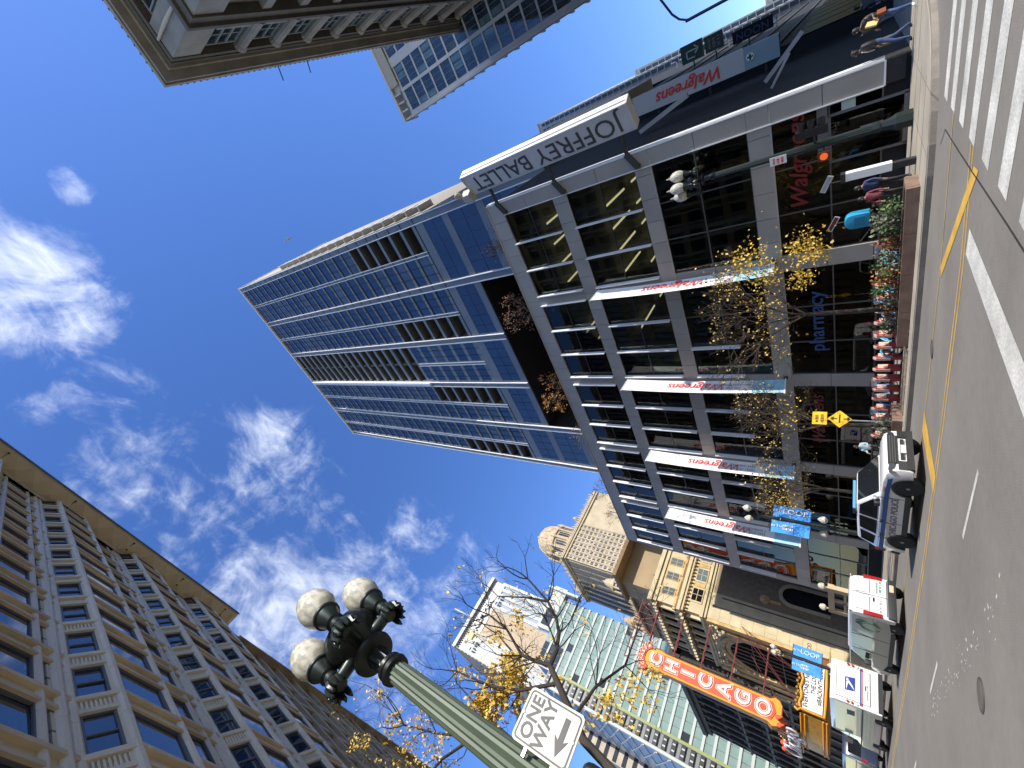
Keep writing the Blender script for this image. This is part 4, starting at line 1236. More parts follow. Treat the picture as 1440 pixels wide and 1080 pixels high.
# white office tower behind
wt = thing('white_office_tower', 'white ribbed office tower with a tan panel and roof lettering, behind the green glass hotel', 'building', (23.5, 160, 0))
M_wrib = mat('white_rib', (0.44, 0.425, 0.38), 0.65, 0, 0.08, 0.2)
M_wblue = mat('pale_blue_glass', (0.20, 0.25, 0.31), 0.3, 0, 0.12, 0.3)
b = MB(); b.box(23.7, 54, 160.3, 185, 0, 129.5); b.build('wall', M_wblue, wt)
for k in range(13):
    x0 = 23.5 + k * 2.5
    if 31 < x0 < 42: continue
    piece('rib', M_wrib, x0, x0 + 1.25, 159.8, 160.5, 0, 125, wt)
piece('tan_panel', mat('tan_brick_panel', (0.39, 0.30, 0.20), 0.8, 0, 0.1, 1.5, 0.08), 30.5, 43.0, 159.9, 160.4, 92, 122.5, wt)
b = MB(); b.box(30.3, 43.2, 159.7, 160.4, 122.5, 124); b.box(30.2, 30.6, 159.7, 160.4, 90, 124); b.build('panel_frame', M_wrib, wt)
b = MB(); b.box(23.0, 55, 159.4, 186, 130.4, 132.0); b.box(23.4, 54, 159.9, 160.4, 123.5, 128.6); b.build('crown_band', M_wrib, wt)
b = MB()
for k in range(34): b.box(23.6 + k * .9, 24.15 + k * .9, 159.6, 159.95, 128.7, 130.3)
for k in range(4): b.box(24.6 + k * 1.1, 25.3 + k * 1.1, 159.7, 159.95, 120.5, 122.0); b.box(44.5 + k * 1.3, 45.3 + k * 1.3, 159.7, 159.95, 120.5, 122)
b.build('crown_opening', M_farwin, wt)
letters('roof_lettering', 'KEMPER', 3.9, mat('roof_letter_white', (0.82, 0.82, 0.80), 0.5), wt, (38.8, 159.3, 126.1), X_, Z_, .25, bold=.05)
letters('letter_shadow', 'KEMPER', 3.9, mat('roof_letter_grey', (0.25, 0.25, 0.26), 0.6), wt, (39.0, 159.7, 125.9), X_, Z_, .1, bold=.06)
b = MB(); b.lathe((29.6, 159.5, 126), [(1.7, 0), (1.7, .5)], 4, axis=(0, -1, 0), start=pi / 4); b.build('yellow_emblem', lamp_mat('emblem_yellow', (0.9, 0.8, 0.1), .15), wt)
b = MB(); b.tube([(37, 165, 131), (37, 165, 146)], .32, 6); b.build('antenna', M_wrib, wt)
b = MB(); b.box(23.3, 23.6, 160, 185, 0, 131); b.build('west_wall', mat('west_beige', (0.33, 0.29, 0.25), 0.8, 0, 0.2, 0.6), wt)
b = MB()
for k in range(60): b.box(23.15, 23.3, 160, 185, 3 + k * 2.1, 3.5 + k * 2.1)
b.build('west_band', M_wrib, wt)
lowb = thing('tan_concrete_block', 'tan concrete block with rows of small windows, low beyond the near trees', 'building', (17.4, 146, 0))
b = MB(); b.box(17.4, 23.3, 146, 158, 0, 63); b.build('wall', mat('tan_concrete', (0.40, 0.34, 0.27), 0.8, 0, 0.15, 0.4), lowb)
for k in range(22):
    b = MB(); b.box(17.6, 23.2, 145.9, 146.02, 3 + k * 2.7, 4.1 + k * 2.7); b.build('window_band', M_farwin, lowb)

# elevated railway station across the street
el = thing('elevated_railway', 'dark elevated railway deck crossing the street in the distance behind the mail truck', 'elevated railway', (10, 96, 0))
b = MB(); b.box(-4, 26, 95, 103, 5.2, 6.6); b.build('deck', M_black, el)
for x in (1.0, 18.8):
    for y in (95.5, 102.5): b = MB(); b.box(x - .25, x + .25, y - .25, y + .25, 0, 5.2); b.build('column', M_black, el)
b = MB(); b.box(-4, 26, 94.9, 95, 6.6, 7.5)
b.build('railing', mat('rail_grey', (0.2, 0.2, 0.2), 0.6), el)

# towers and signs down the side street
def striped(name, label, x, y, z, w, n, m0=M_tpan):
    t_ = thing(name, label, 'building', (x, y, 0))
    b = MB(); b.box(x + .3, x + 30, y + .3, y + w, 0, z); b.build('wall', mat('pale_stripe', (0.42, 0.44, 0.46), 0.6), t_)
    b = MB()
    for k in range(n):
        b.box(x + .1, x + .32, y + .5 + (w - 1) * k / n, y + .5 + (w - 1) * (k + .5) / n, 2, z - 1.0)
    b.build('window_stripe', mat('stripe_glass', (0.05, 0.07, 0.10), 0.15), t_)
    b = MB()
    for k in range(int(z / 1.6)):
        b.box(x + .3, x + 30, y + .15, y + .32, 1 + k * 1.6, 1.8 + k * 1.6); b.box(x + .0, x + .12, y + .3, y + w, 1 + k * 1.6, 1.1 + k * 1.6)
    b.build('floor_band', mat('band_white', (0.5, 0.52, 0.52), 0.6), t_)
    b = MB(); b.box(x, x + 30, y, y + w, z, z + .4); b.build('roof', M_ggw, t_)
striped('far_tower', 'pale striped tower far down the side street, tallest of the group beside the blade sign', 120, .9, 72, 18, 12)
striped('far_tower', 'lower pale banded tower farther down the side street, beyond the parking arrow sign', 127, -.15, 45, 12, 8)
striped('far_tower', 'lowest pale banded building at the far end of the side street', 140, -1.1, 18, 10, 7)
nk = thing('black_glass_block', 'black unlit block along the side street beyond the corner shop', 'building', (40, 2.4, 0))
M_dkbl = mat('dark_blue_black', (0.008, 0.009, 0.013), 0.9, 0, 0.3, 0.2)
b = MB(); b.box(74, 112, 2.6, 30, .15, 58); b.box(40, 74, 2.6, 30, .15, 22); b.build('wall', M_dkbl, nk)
for k in range(12):
    b = MB(); b.box(40.2 + k * 6, 45.6 + k * 6, 2.5, 2.62, .6, 5.0); b.build('shop_window', M_thglass, nk)
b = MB()
for k in range(6): b.box(40, 112, 2.45, 2.62, 6 + k * 2.6, 6.3 + k * 2.6)
b.build('ledge', mat('ledge_dark', (0.03, 0.03, 0.034), 0.8), nk, kind='stuff')
b = MB(); b.box(52, 60, 1.4, 2.6, 20.6, 21.4); b.build('pale_canopy', mat('canopy_buff', (0.5, 0.46, 0.36), 0.6), nk)
# balconies with pale frames on the black block
for j in range(9):
    b = MB(); y0, x = 1.5, 70 + 3 * j; z0 = 9 + j * 2.2
    b.box(x, x + .2, y0, 2.6, z0, z0 + .16); b.box(x, x + .2, y0, y0 + .14, z0, z0 + 1.2); b.box(x, x + 2.6, y0, y0 + .1, z0 + 1.05, z0 + 1.2)
    b.build('balcony_frame', M_fin, nk)
sg = thing('parking_sign', 'dark blade sign with a white turning arrow, hung high on the black block', 'sign', (50, 0, 12))
b = MB(); b.box(50, 50.4, -.02, 1.4, 12.6, 14.45); b.build('sign_case', mat('deep_green', (0.012, 0.035, 0.022), 0.5), sg)
b = MB()
b.bar((49.97, 1.1, 13.95), (49.97, 1.1, 13.3), .1); b.bar((49.97, 1.1, 13.95), (49.97, .55, 13.95), .1); b.bar((49.97, .55, 13.95), (49.97, .55, 12.95), .1)
b.bar((49.97, .55, 12.9), (49.97, .85, 13.25), .1); b.bar((49.97, .55, 12.9), (49.97, .25, 13.25), .1); b.build('arrow', mat('sign_pale', (0.5, 0.55, 0.5), 0.5), sg)
b = MB(); b.bar((50.2, 1.3, 13.5), (50.2, 2.6, 13.5), .1); b.build('bracket', M_black, sg)
sg = thing('rate_sign', 'small dark sign board with faint pale figures, just below the arrow sign', 'sign', (50, 0, 11))
b = MB(); b.box(50, 50.3, .1, 1.35, 10.9, 12.4); b.build('sign_case', mat('deep_green'  , (0.01, 0.03, 0.02), 0.5), sg)
print_marks('sign_print', 3, .8, .38, mat('sign_dim', (0.14, 0.17, 0.13), 0.5), sg, (49.98, .7, 11.65), -Y_, Z_)
b = MB(); b.bar((50.2, 1.3, 11.6), (50.2, 2.6, 11.6), .1); b.build('bracket', M_black, sg)
sg = thing('name_sign', 'dim blade sign with blue capital letters reading upward beside the dark boards', 'sign', (50, 1, 8))
b = MB(); b.box(50, 50.3, .75, 1.65, 7.2, 10.2); b.build('sign_case', M_dkbl, sg)
letters('sign_lettering', 'NOON', .78, mat('sign_navy', (0.035, 0.05, 0.15), 0.5), sg, (49.98, 1.2, 8.7), Z_, Y_, .01)
b = MB(); b.bar((50.2, 1.5, 9), (50.2, 2.6, 9), .1); b.build('bracket', M_black, sg)
sg = thing('pharmacy_blade_sign', 'grey blade sign with red script reading upward over a teal panel with a green cross', 'sign', (36, 1.5, 5))
b = MB(); b.box(36, 36.7, 1.55, 2.8, 7.3, 14.6); b.build('sign_case', mat('sign_grey', (0.42, 0.42, 0.41), 0.5), sg)
b = MB(); b.box(36, 36.7, 1.6, 2.8, 5.4, 7.3); b.build('teal_panel', mat('sign_teal', (0.20, 0.30, 0.33), 0.5), sg)
letters('sign_script', 'Walgreens', 1.0, M_red, sg, (35.96, 2.18, 10.7), Z_, Y_, .02, .35, bold=.012)
b = MB(); b.lathe((35.98, 2.15, 6.95), [(.22, 0), (.22, .03)], 16, axis=(-1, 0, 0)); b.build('cross_disc', M_sign_w, sg)
b = MB(); b.box(35.92, 35.95, 1.98, 2.32, 6.9, 7.0); b.box(35.92, 35.95, 2.1, 2.2, 6.78, 7.12); b.build('cross', mat('cross_green', (0.02, 0.12, 0.06), 0.5), sg)
for z in (6.2, 9.5, 13):
    b = MB(); b.bar((36.3, 2.7, z), (36.3, 3.5, z), .12); b.build('bracket', M_black, sg)
b = MB(); b.bar((30, 2.3, 9.3), (30, 3.2, 12.4), .25); b.bar((30, 1.7, 3.8), (30, 3.2, 5.5), .2); b.bar((28, 3.35, 5.0), (28, 2.2, 4.2), .12)
tag(b.build('awning_strut', mat('strut_grey', (0.35, 0.36, 0.38), 0.4, 0.4)), 'pale slanting awning struts on the shaded side wall of the corner shop', 'strut')
# ================================================================== blade sign on the corner
bs = thing('blade_sign', 'tall white blade sign reading JOFFREY BALLET upward at the corner of the glass building', 'sign', (23.4, 1.7, 10), rotz=0)
dirv = Vector((.46, .888, 0)); nrmv = Vector((-.888, .46, 0))
ctr = Vector((23.42, 1.66, 0))
zb, zt = 10.3, 21.9
M_sgr = mat('sign_face_grey', (0.50, 0.49, 0.45), 0.45, 0.1, 0.06, 0.8)
b = MB(); b.obox(ctr + Z_ * ((zb + zt) / 2) - nrmv * .28, dirv, nrmv, Z_, .70, .28, (zt - zb) / 2); b.build('sign_body', M_sgr, bs)
b = MB()
for k in (-.52, -.32, .0): b.obox(ctr + Z_ * ((zb + zt) / 2) - nrmv * .28 - dirv * .72 + nrmv * (k + .26), dirv, nrmv, Z_, .03, .07, (zt - zb) / 2 + .02)
b.build('edge_rib', M_fin, bs)
b = MB()
b.obox(ctr + Z_ * zb - nrmv * .28, dirv, nrmv, Z_, .74, .32, .06); b.obox(ctr + Z_ * zt - nrmv * .28, dirv, nrmv, Z_, .74, .32, .06); b.obox(ctr + dirv * .72 + Z_ * ((zb + zt) / 2) - nrmv * .28, dirv, nrmv, Z_, .03, .31, (zt - zb) / 2)
b.build('sign_trim', M_sgr, bs)
letters('sign_lettering', 'JOFFREY BALLET', 1.42, mat('sign_charcoal', (0.045, 0.042, 0.035), 0.5), bs, ctr + nrmv * .015 + Z_ * 16.1 + dirv * .05, Z_, dirv, .012, wide=1.02)
for z in (11.2, 15.9, 20.6):
    b = MB()
    b.bar(tuple(ctr + dirv * .6 + Z_ * z - nrmv * .2), (24.1, 3.7, z), .16); b.bar((23.9, 3.3, z), (23.85, 4.1, z - .5), .14, .3)
    b.lathe((23.86, 4.05, z - .5), [(.13, -.1), (.13, .1)], 10, axis=(1, 0, 0))
    b.build('bracket', mat('bracket_dark', (0.06, 0.055, 0.045), 0.5, 0.3), bs)
b = MB(); b.obox((23.6, 2.3, 22.3), dirv, nrmv, Z_, .35, .3, .35); b.lathe((23.3, 2.0, 22.9), [(.25, 0), (.2, .3), (.01, .6)], 8, axis=(-1, -.3, -.4)); b.build('flood_lamp', M_panel2, bs)

# ================================================================== curved sail banners
M_ban = mat('banner_white', (0.74, 0.74, 0.74), 0.7, 0, 0.04, 1)
M_bant = mat('banner_teal', (0.30, 0.52, 0.62), 0.7, 0, 0.2, 1.2)
def sail_banner(y0, label):
    t_ = thing('sail_banner', label, 'banner', (XF - .1, y0, 5), group='curved white banners on the glass front')
    z0, z1 = 5.0, 15.2
    def P_(s, u):      # s 0..1 up; u 0..1 out from the wall
        z = z0 + (z1 - z0) * s
        bow = .75 * sin(pi * s) * .55
        return (XF - .22 - u * 1.12, y0 + bow * (.35 - .5 * 0) + u * .12, z + (.16 * u if s > .5 else -.05 * u))
    N = 18
    for nm, m, sa, sb in (('banner_cloth', M_ban, .17, 1.0), ('banner_foot', M_bant, 0.0, .17)):
        b = MB()
        for i in range(N):
            s0, s1 = sa + (sb - sa) * i / N, sa + (sb - sa) * (i + 1) / N
            for j in range(3):
                b.quad(P_(s0, j / 3), P_(s0, (j + 1) / 3), P_(s1, (j + 1) / 3), P_(s1, j / 3))
        b.build(nm, m, t_, smooth=True)
    b = MB(); b.tube([P_(1, -.1), P_(1, .5), P_(1, 1.08)], .045, 6); b.tube([P_(0, -.1), P_(0, .5), P_(0, 1.08)], .045, 6); b.build('banner_pole', M_fin, t_)
    b = MB(); b.lathe((XF - .05, y0, z0), [(.12, -.1), (.12, .1)], 8, axis=(1, 0, 0)); b.lathe((XF - .05, y0, z1), [(.12, -.1), (.12, .1)], 8, axis=(1, 0, 0)); b.build('wall_bracket', M_black, t_)
    p = Vector(P_(.42, .5)); q = Vector(P_(.58, .5))
    letters('banner_script', 'Walgreens', .86, M_red, t_, (p + q) / 2 + Vector((0, -.05, 0)), q - p, (-1, .1, 0), .004, .3)
    p = Vector(P_(.25, .5)); q = Vector(P_(.38, .5))
    print_marks('banner_small_print', 2, 1.7, .3, mat('print_grey', (0.40, 0.42, 0.44), 0.7), t_, (p + q) / 2 + Vector((0, -.05, 0)), q - p, (-1, .1, 0), int(y0))
    return t_
sail_banner(10.75, 'curved white banner nearest the blade sign, mostly edge-on above the yellow-leaved street tree')
sail_banner(18.45, 'second curved white banner from the corner, above the yellow diamond road sign')
sail_banner(26.15, 'third curved white banner from the corner, between two bare trees')
sail_banner(33.85, 'last curved white banner, at the theatre end above the blue street banners')

# ================================================================== street lamps
M_lgreen = mat('lamp_green', (0.018, 0.027, 0.023), 0.38, 0.25, 0.12, 3)
M_lshaft = mat('lamp_shaft_green', (0.082, 0.105, 0.072), 0.42, 0.2, 0.12, 2)
M_ldark = mat('lamp_dark', (0.014, 0.018, 0.016), 0.35, 0.3)
M_globe = bpy.data.materials.new('lamp_globe_glass'); M_globe.use_nodes = True
_b = M_globe.node_tree.nodes['Principled BSDF']; _b.inputs['Base Color'].default_value = (0.62, 0.60, 0.52, 1); _b.inputs['Roughness'].default_value = .18
_b.inputs['Transmission Weight'].default_value = .25; _b.inputs['Subsurface Weight'].default_value = .0; _b.inputs['IOR'].default_value = 1.3
_w = M_globe.node_tree.nodes.new('ShaderNodeTexWave'); _g = M_globe.node_tree.nodes.new('ShaderNodeTexNoise'); _g.inputs['Scale'].default_value = 6
_m = M_globe.node_tree.nodes.new('ShaderNodeMapRange'); _m.inputs['From Min'].default_value = .38; _m.inputs['From Max'].default_value = .62; _m.inputs['To Min'].default_value = .72; _m.inputs['To Max'].default_value = 1.15
_v = M_globe.node_tree.nodes.new('ShaderNodeVectorMath'); _v.operation = 'SCALE'; _v.inputs[0].default_value = (0.66, 0.63, 0.53)
M_globe.node_tree.links.new(_g.outputs['Fac'], _m.inputs['Value']); M_globe.node_tree.links.new(_m.outputs[0], _v.inputs['Scale']); M_globe.node_tree.links.new(_v.outputs[0], _b.inputs['Base Color'])
def globe_at(t_, x, y, z, s, ax, ay):
    """a lantern standing on a leaf-wrapped arm that reaches out from the central bowl (ax, ay: direction of the arm)"""
    b = MB(); b.lathe((x, y, z), [(.001, -.04 * s), (.12 * s, -.04 * s), (.175 * s, .03 * s), (.205 * s, .13 * s), (.205 * s, .24 * s), (.17 * s, .36 * s), (.10 * s, .45 * s), (.02 * s, .50 * s)], 20)
    g_ = b.build('lamp_globe', M_globe, t_, smooth=True)
    b = MB(); b.lathe((x, y, z + .49 * s), [(.03 * s, 0), (.05 * s, .03 * s), (.02 * s, .06 * s), (.03 * s, .09 * s), (.001, .15 * s)], 8); b.build('finial', M_globe, g_)
    b = MB(); b.lathe((x, y, z - .33 * s), [(.03 * s, -.04 * s), (.075 * s, 0), (.07 * s, .07 * s), (.10 * s, .09 * s), (.08 * s, .12 * s), (.125 * s, .22 * s), (.135 * s, .255 * s), (.155 * s, .265 * s), (.155 * s, .29 * s), (.12 * s, .30 * s)], 18)
    b.build('lamp_holder', M_lgreen, t_, smooth=True)
    b = MB(); c = Vector((x, y, z - .36 * s)); o_ = Vector((ax, ay, 0))
    side = Vector((-ay, ax, 0))
    b.tube([c + o_ * (-.34 * s) + Z_ * (.02 * s), c + o_ * (-.2 * s) + Z_ * (-.05 * s), c + o_ * (-.06 * s) + Z_ * (-.06 * s), c + Z_ * (.03 * s)], [.085 * s, .075 * s, .07 * s, .05 * s], 12)
    kn = c + o_ * (-.02 * s) + Z_ * (-.06 * s)
    b.lathe(kn, [(.001, -.10 * s), (.06 * s, -.085 * s), (.095 * s, -.03 * s), (.095 * s, .02 * s), (.06 * s, .07 * s), (.03 * s, .09 * s)], 12)
    for k in range(7):
        a = -1.5 + k * .5; dl = (o_ * cos(a) + side * sin(a))
        b.tube([kn + dl * (.05 * s) + Z_ * (.05 * s), kn + dl * (.115 * s) + Z_ * (.0 * s), kn + dl * (.14 * s) + Z_ * (-.07 * s), kn + dl * (.125 * s) + Z_ * (-.13 * s), kn + dl * (.155 * s) + Z_ * (-.15 * s)], [.018 * s, .036 * s, .034 * s, .022 * s, .006 * s], 7)
    b.build('lamp_arm', M_lgreen, t_, smooth=True)
def street_lamp(x, y, z0, zs, s, label, arms, shaft_r=(.13, .17), shaft_m=None):
    """zs: height where the fluted shaft ends; s: scale of the lantern group"""
    t_ = thing('street_lamp', label, 'street lamp', (x, y, z0))
    b = MB(); b.lathe((x, y, 0), [(shaft_r[1], z0 + 1.1), (shaft_r[0], zs)], 32, flute=.10); b.build('shaft', shaft_m or M_lshaft, t_)
    b = MB(); b.lathe((x, y, z0), [(.36 * s / 1.2, 0), (.36 * s / 1.2, .45), (.30 * s / 1.2, .52), (.26 * s / 1.2, .62), (.2 * s / 1.2, .85), (.24 * s / 1.2, .9), (.24 * s / 1.2, .98), (shaft_r[1] * 1.02, 1.12)], 8); b.build('base', M_lgreen, t_)
    r = shaft_r[0] / 1.15
    b = MB(); b.lathe((x, y, zs), [(r, -.02), (r * 1.55, 0), (r * 1.65, .05 * s), (r * 1.3, .08 * s), (r * 1.5, .10 * s), (r * 1.5, .15 * s), (r * 1.0, .19 * s)], 24)
    b.lathe((x, y, zs + .18 * s), [(r * 1.05, 0), (r * 1.22, .28 * s)], 24, flute=.1)
    b.lathe((x, y, zs + .45 * s), [(r * 1.25, 0), (r * 2.3, .04 * s), (r * 2.4, .09 * s), (r * 1.8, .12 * s), (r * 1.7, .16 * s), (r * .9, .18 * s)], 28)
    b.build('capital', M_ldark, t_, smooth=True)
    b = MB(); b.lathe((x, y, zs + .62 * s), [(r * .9, 0), (r * 1.1, .05 * s), (r * 1.0, .1 * s), (r * 1.6, .14 * s), (.28 * s, .20 * s), (.38 * s, .32 * s), (.40 * s, .44 * s), (.37 * s, .56 * s), (.27 * s, .66 * s), (.08 * s, .72 * s), (.001, .8 * s)], 28, flute=.03)
    b.build('lamp_bowl', M_ldark, t_, smooth=True)
    for a in arms:
        ax, ay = sin(radians(a)), cos(radians(a)); R_ = .50 * s
        globe_at(t_, x + ax * R_, y + ay * R_, zs + 1.30 * s, s * 1.24, ax, ay)
    return t_
near = street_lamp(.13, 4.83, .15, 6.1, 1.0, 'big green fluted lamp post close to the viewer with three cream globes against the sky', (180, 90, 270), (.135, .19))
# sign on the near lamp
ow = thing('one_way_sign', 'white ONE WAY sign with a black arrow, fixed to the near lamp post', 'sign', (.5, 4.7, 3.6))
Ys = 4.62; x0, x1, z0, z1 = .27, .74, 3.55, 4.18
def rrect(x0, x1, z0, z1, r, y):
    p = []
    for cx_, cz_, a0 in ((x1 - r, z1 - r, 0), (x0 + r, z1 - r, 90), (x0 + r, z0 + r, 180), (x1 - r, z0 + r, 270)):
        for k in range(5): a = radians(a0 + 22.5 * k); p.append((cx_ + r * cos(a), y, cz_ + r * sin(a)))
    return p
b = MB(); b.prism(rrect(x0, x1, z0, z1, .05, Ys)[::-1], (0, .012, 0)); b.build('sign_plate', mat('sign_aged_white', (0.50, 0.51, 0.45), 0.5, 0, 0.06, 6), ow)
b = MB(); pa, pb = rrect(x0 + .02, x1 - .02, z0 + .02, z1 - .02, .04, Ys - .002), rrect(x0 + .035, x1 - .035, z0 + .035, z1 - .035, .03, Ys - .002)
for k in range(20): b.add([pa[k], pa[(k + 1) % 20], pb[(k + 1) % 20], pb[k]], [(0, 1, 2, 3)])
b.build('sign_border', M_sign_k, ow)
letters('sign_lettering', 'ONE', .175, M_sign_k, ow, ((x0 + x1) / 2, Ys - .003, 4.045), X_, Z_, .001, bold=.004)
letters('sign_lettering', 'WAY', .175, M_sign_k, ow, ((x0 + x1) / 2, Ys - .003, 3.895), X_, Z_, .001, bold=.004)
b = MB(); za = 3.70; xa, xb = x0 + .07, x1 - .09
b.prism([(xa, Ys - .004, za), (xa + .15, Ys - .004, za - .075), (xa + .12, Ys - .004, za - .028), (xb, Ys - .004, za - .028), (xb, Ys - .004, za + .028), (xa + .12, Ys - .004, za + .028), (xa + .15, Ys - .004, za + .075)][::-1], (0, .002, 0)); b.build('arrow', M_sign_k, ow)
b = MB()
for z in (4.15, 3.58): b.lathe(((x0 + x1) / 2, Ys - .006, z), [(.008, 0), (.008, .006)], 8, axis=(0, -1, 0))
b.bar((.2, 4.66, 4.0), (.6, 4.645, 4.0), .03); b.bar((.2, 4.66, 3.7), (.6, 4.645, 3.7), .03); b.build('bolt', M_chrome, ow)
sgn = thing('signal_hood', 'black rounded traffic signal hood just below the ONE WAY sign', 'traffic signal', (.5, 3.9, 2.9))
b = MB(); b.lathe((.375, 4.36, 3.15), [(.068, -.9), (.068, .1), (.058, .14), (.035, .165), (.001, .175)], 20); b.build('signal_head', M_black, sgn, smooth=True)
b = MB(); b.bar((.13, 4.8, 2.7), (.375, 4.36, 2.7), .05); b.build('bracket', M_black, sgn)
# corner lamp with traffic signals
corner = street_lamp(22.2, 5.25, .15, 6.75, 1.0, 'dark green lamp post at the far corner with three white globes and traffic signals', (200, 270, 340), (.12, .17), M_lgreen)
tr = thing('traffic_signal', 'side-on traffic signal with three black hoods clamped to the corner lamp post', 'traffic signal', (22.0, 4.9, 2.6))
b = MB(); b.box(21.75, 22.05, 4.5, 4.78, 2.55, 3.6); b.build('signal_body', M_black, tr)
for k in range(3):
    b = MB(); z = 2.75 + k * .33; b.lathe((21.9, 4.5, z), [(.12, 0), (.13, .28), (.11, .28), (.1, .02)], 12, axis=(0, -1, 0)); b.build('visor', M_black, tr)
b = MB(); b.bar((21.9, 4.78, 3.0), (22.2, 5.2, 3.0), .06); b.build('bracket', M_black, tr)
tr = thing('walk_signal', 'pedestrian signal with a glowing orange face beside the three-hooded signal', 'traffic signal', (22, 5.5, 2.5))
b = MB(); b.box(21.7, 21.95, 5.45, 5.8, 2.5, 2.9); b.build('signal_body', mat('signal_red_brown', (0.10, 0.03, 0.02), 0.5), tr)
b = MB(); b.lathe((21.68, 5.62, 2.7), [(.13, 0), (.13, .02)], 14, axis=(-1, 0, 0)); b.build('signal_lens', lamp_mat('signal_orange', (1.0, 0.16, 0.02), 0.3), tr)
b = MB(); b.bar((21.9, 5.5, 2.7), (22.2, 5.25, 2.7), .06); b.build('bracket', M_black, tr)
st = thing('regulation_sign', 'small white plate with red print on the corner lamp post', 'sign', (22, 5.4, 4.2))
b = MB(); b.box(21.98, 22.0, 5.18, 5.52, 3.95, 4.55); b.build('sign_plate', M_sign_w, st)
print_marks('sign_print', 3, .24, .15, M_red, st, (21.97, 5.35, 4.25), -Y_, Z_)
# two far lamps up the street and blue banner pairs
M_blue = mat('banner_blue', (0.05, 0.27, 0.72), 0.65, 0, 0.18, 2.5)
def lamp_with_banners(x, y, label, blabels):
    t_ = thing('street_lamp', label, 'street lamp', (x, y, .15), group='lamp posts along the far kerb')
    b = MB(); b.lathe((x, y, .15), [(.3, 0), (.3, .5), (.17, .8), (.13, 1.0), (.09, 5.9), (.14, 6.0), (.1, 6.1)], 12); b.build('shaft', M_lgreen, t_)
    for dy in (-.62, .62):
        b = MB(); b.tube([(x, y, 2.55), (x, y + dy * .6, 2.5), (x, y + dy, 2.8)], .05, 6); b.build('lamp_arm', M_lgreen, t_)
        b = MB(); b.lathe((x, y + dy, 2.8), [(.05, 0), (.19, .12), (.19, .26), (.08, .4), (.01, .46)], 14); b.build('lamp_globe', M_globe, t_, smooth=True)
    for dy in (-.5, .5):
        b = MB(); b.tube([(x, y, 6.1), (x, y + dy, 6.2), (x, y + dy, 6.45)], .05, 6); b.build('lamp_arm', M_lgreen, t_)
        b = MB(); b.lathe((x, y + dy, 6.45), [(.05, 0), (.2, .15), (.2, .3), (.08, .45), (.01, .5)], 14); b.build('lamp_globe', M_globe, t_, smooth=True)
    for k, lab in enumerate(blabels):
        q_ = thing('street_banner', lab, 'banner', (x, y, 3.6))
        xa = x + (-.95 if k else .14)
        b = MB()
        for i in range(8):
            z0_, z1_ = 3.6 + i * .23, 3.6 + (i + 1) * .23
            b.quad((xa, y + .02 * sin(i), z0_), (xa + .82, y + .02 * sin(i + 2), z0_), (xa + .82, y + .02 * sin(i + 3), z1_), (xa, y + .02 * sin(i + 1), z1_))
        b.build('banner_cloth', M_blue, q_)
        letters('banner_lettering', 'LOOP', .46, M_sign_w, q_, (xa + .41, y - .05, 4.35), -Z_, X_, .002) if k == 0 else print_marks('banner_print', 2, .5, .22, M_sign_w, q_, (xa + .41, y - .05, 4.6), -Z_, X_)
        letters('banner_small_print', 'IN THE', .2, M_sign_w, q_, (xa + .41, y - .05, 5.12), -Z_, X_, .002)
        b = MB(); b.bar((x, y, 5.46), (xa + (0 if k else .82), y, 5.46), .04); b.bar((x, y, 3.58), (xa + (0 if k else .82), y, 3.58), .04); b.build('banner_rod', M_black, q_)
lamp_with_banners(17.5, 23.9, 'far lamp post with small white globes behind the police car', ('blue street banner behind the police car, on the shop side of its lamp post', 'blue street banner behind the police car, on the road side of its lamp post'))
lamp_with_banners(17.5, 41.3, 'far lamp post in front of the theatre marquee', ('blue street banner in front of the theatre, on the shop side of its lamp post', 'blue street banner in front of the theatre, on the road side of its lamp post'))
# ================================================================== vehicles (modelled nose along +x, then turned)
M_carw = mat('white_car_paint', (0.74, 0.74, 0.74), 0.25, 0, 0.03, 1, 0, 0, 6, 1.5, None, False, 0.6)
M_vsilver = mat('silver_car_paint', (0.34, 0.335, 0.32), 0.28, 0.25, 0.05, 1, 0, 0, 6, 1.5, None, False, 0.5)
M_cglass = dark_glass('car_glass', (0.012, 0.014, 0.016), 1.5, 0.03)
M_plastic = mat('black_plastic', (0.025, 0.025, 0.027), 0.55)
M_rim = mat('dark_rim', (0.06, 0.06, 0.06), 0.4, 0.5)
M_hub = mat('hub_cap', (0.30, 0.30, 0.30), 0.35, 0.7)
M_tail = mat('tail_lamp_red', (0.35, 0.012, 0.015), 0.25)
M_head = mat('head_lamp', (0.06, 0.065, 0.07), 0.12, 0.3)
M_pblue = mat('police_blue', (0.02, 0.10, 0.36), 0.35)
M_plate = mat('number_plate_white', (0.66, 0.66, 0.62), 0.5)
def soft(o, w, seg=2, ang=30):
    bm = bmesh.new(); bm.from_mesh(o.data)
    ed = [e for e in bm.edges if len(e.link_faces) == 2 and e.calc_face_angle(0) > radians(ang)]
    bmesh.ops.bevel(bm, geom=ed, offset=w, segments=seg, affect='EDGES', profile=.6, clamp_overlap=True)
    for f in bm.faces: f.smooth = True
    bm.normal_update()
    bm.to_mesh(o.data); bm.free()
    auto_smooth(o, 32)
    return o
def arch_outline(top, bottom_z, wheels, rad, x0, x1, n=10):
    """closed side outline: the given top line (rear to nose), then along the sill back with wheel arches cut out"""
    pts = list(top)
    low = [(x1, bottom_z)]
    for wx in sorted(wheels, reverse=True):
        for i in range(n + 1):
            a = pi * i / n
            low.append((wx + rad * cos(a), bottom_z + rad * sin(a) * .98))
    low.append((x0, bottom_z))
    return pts + low
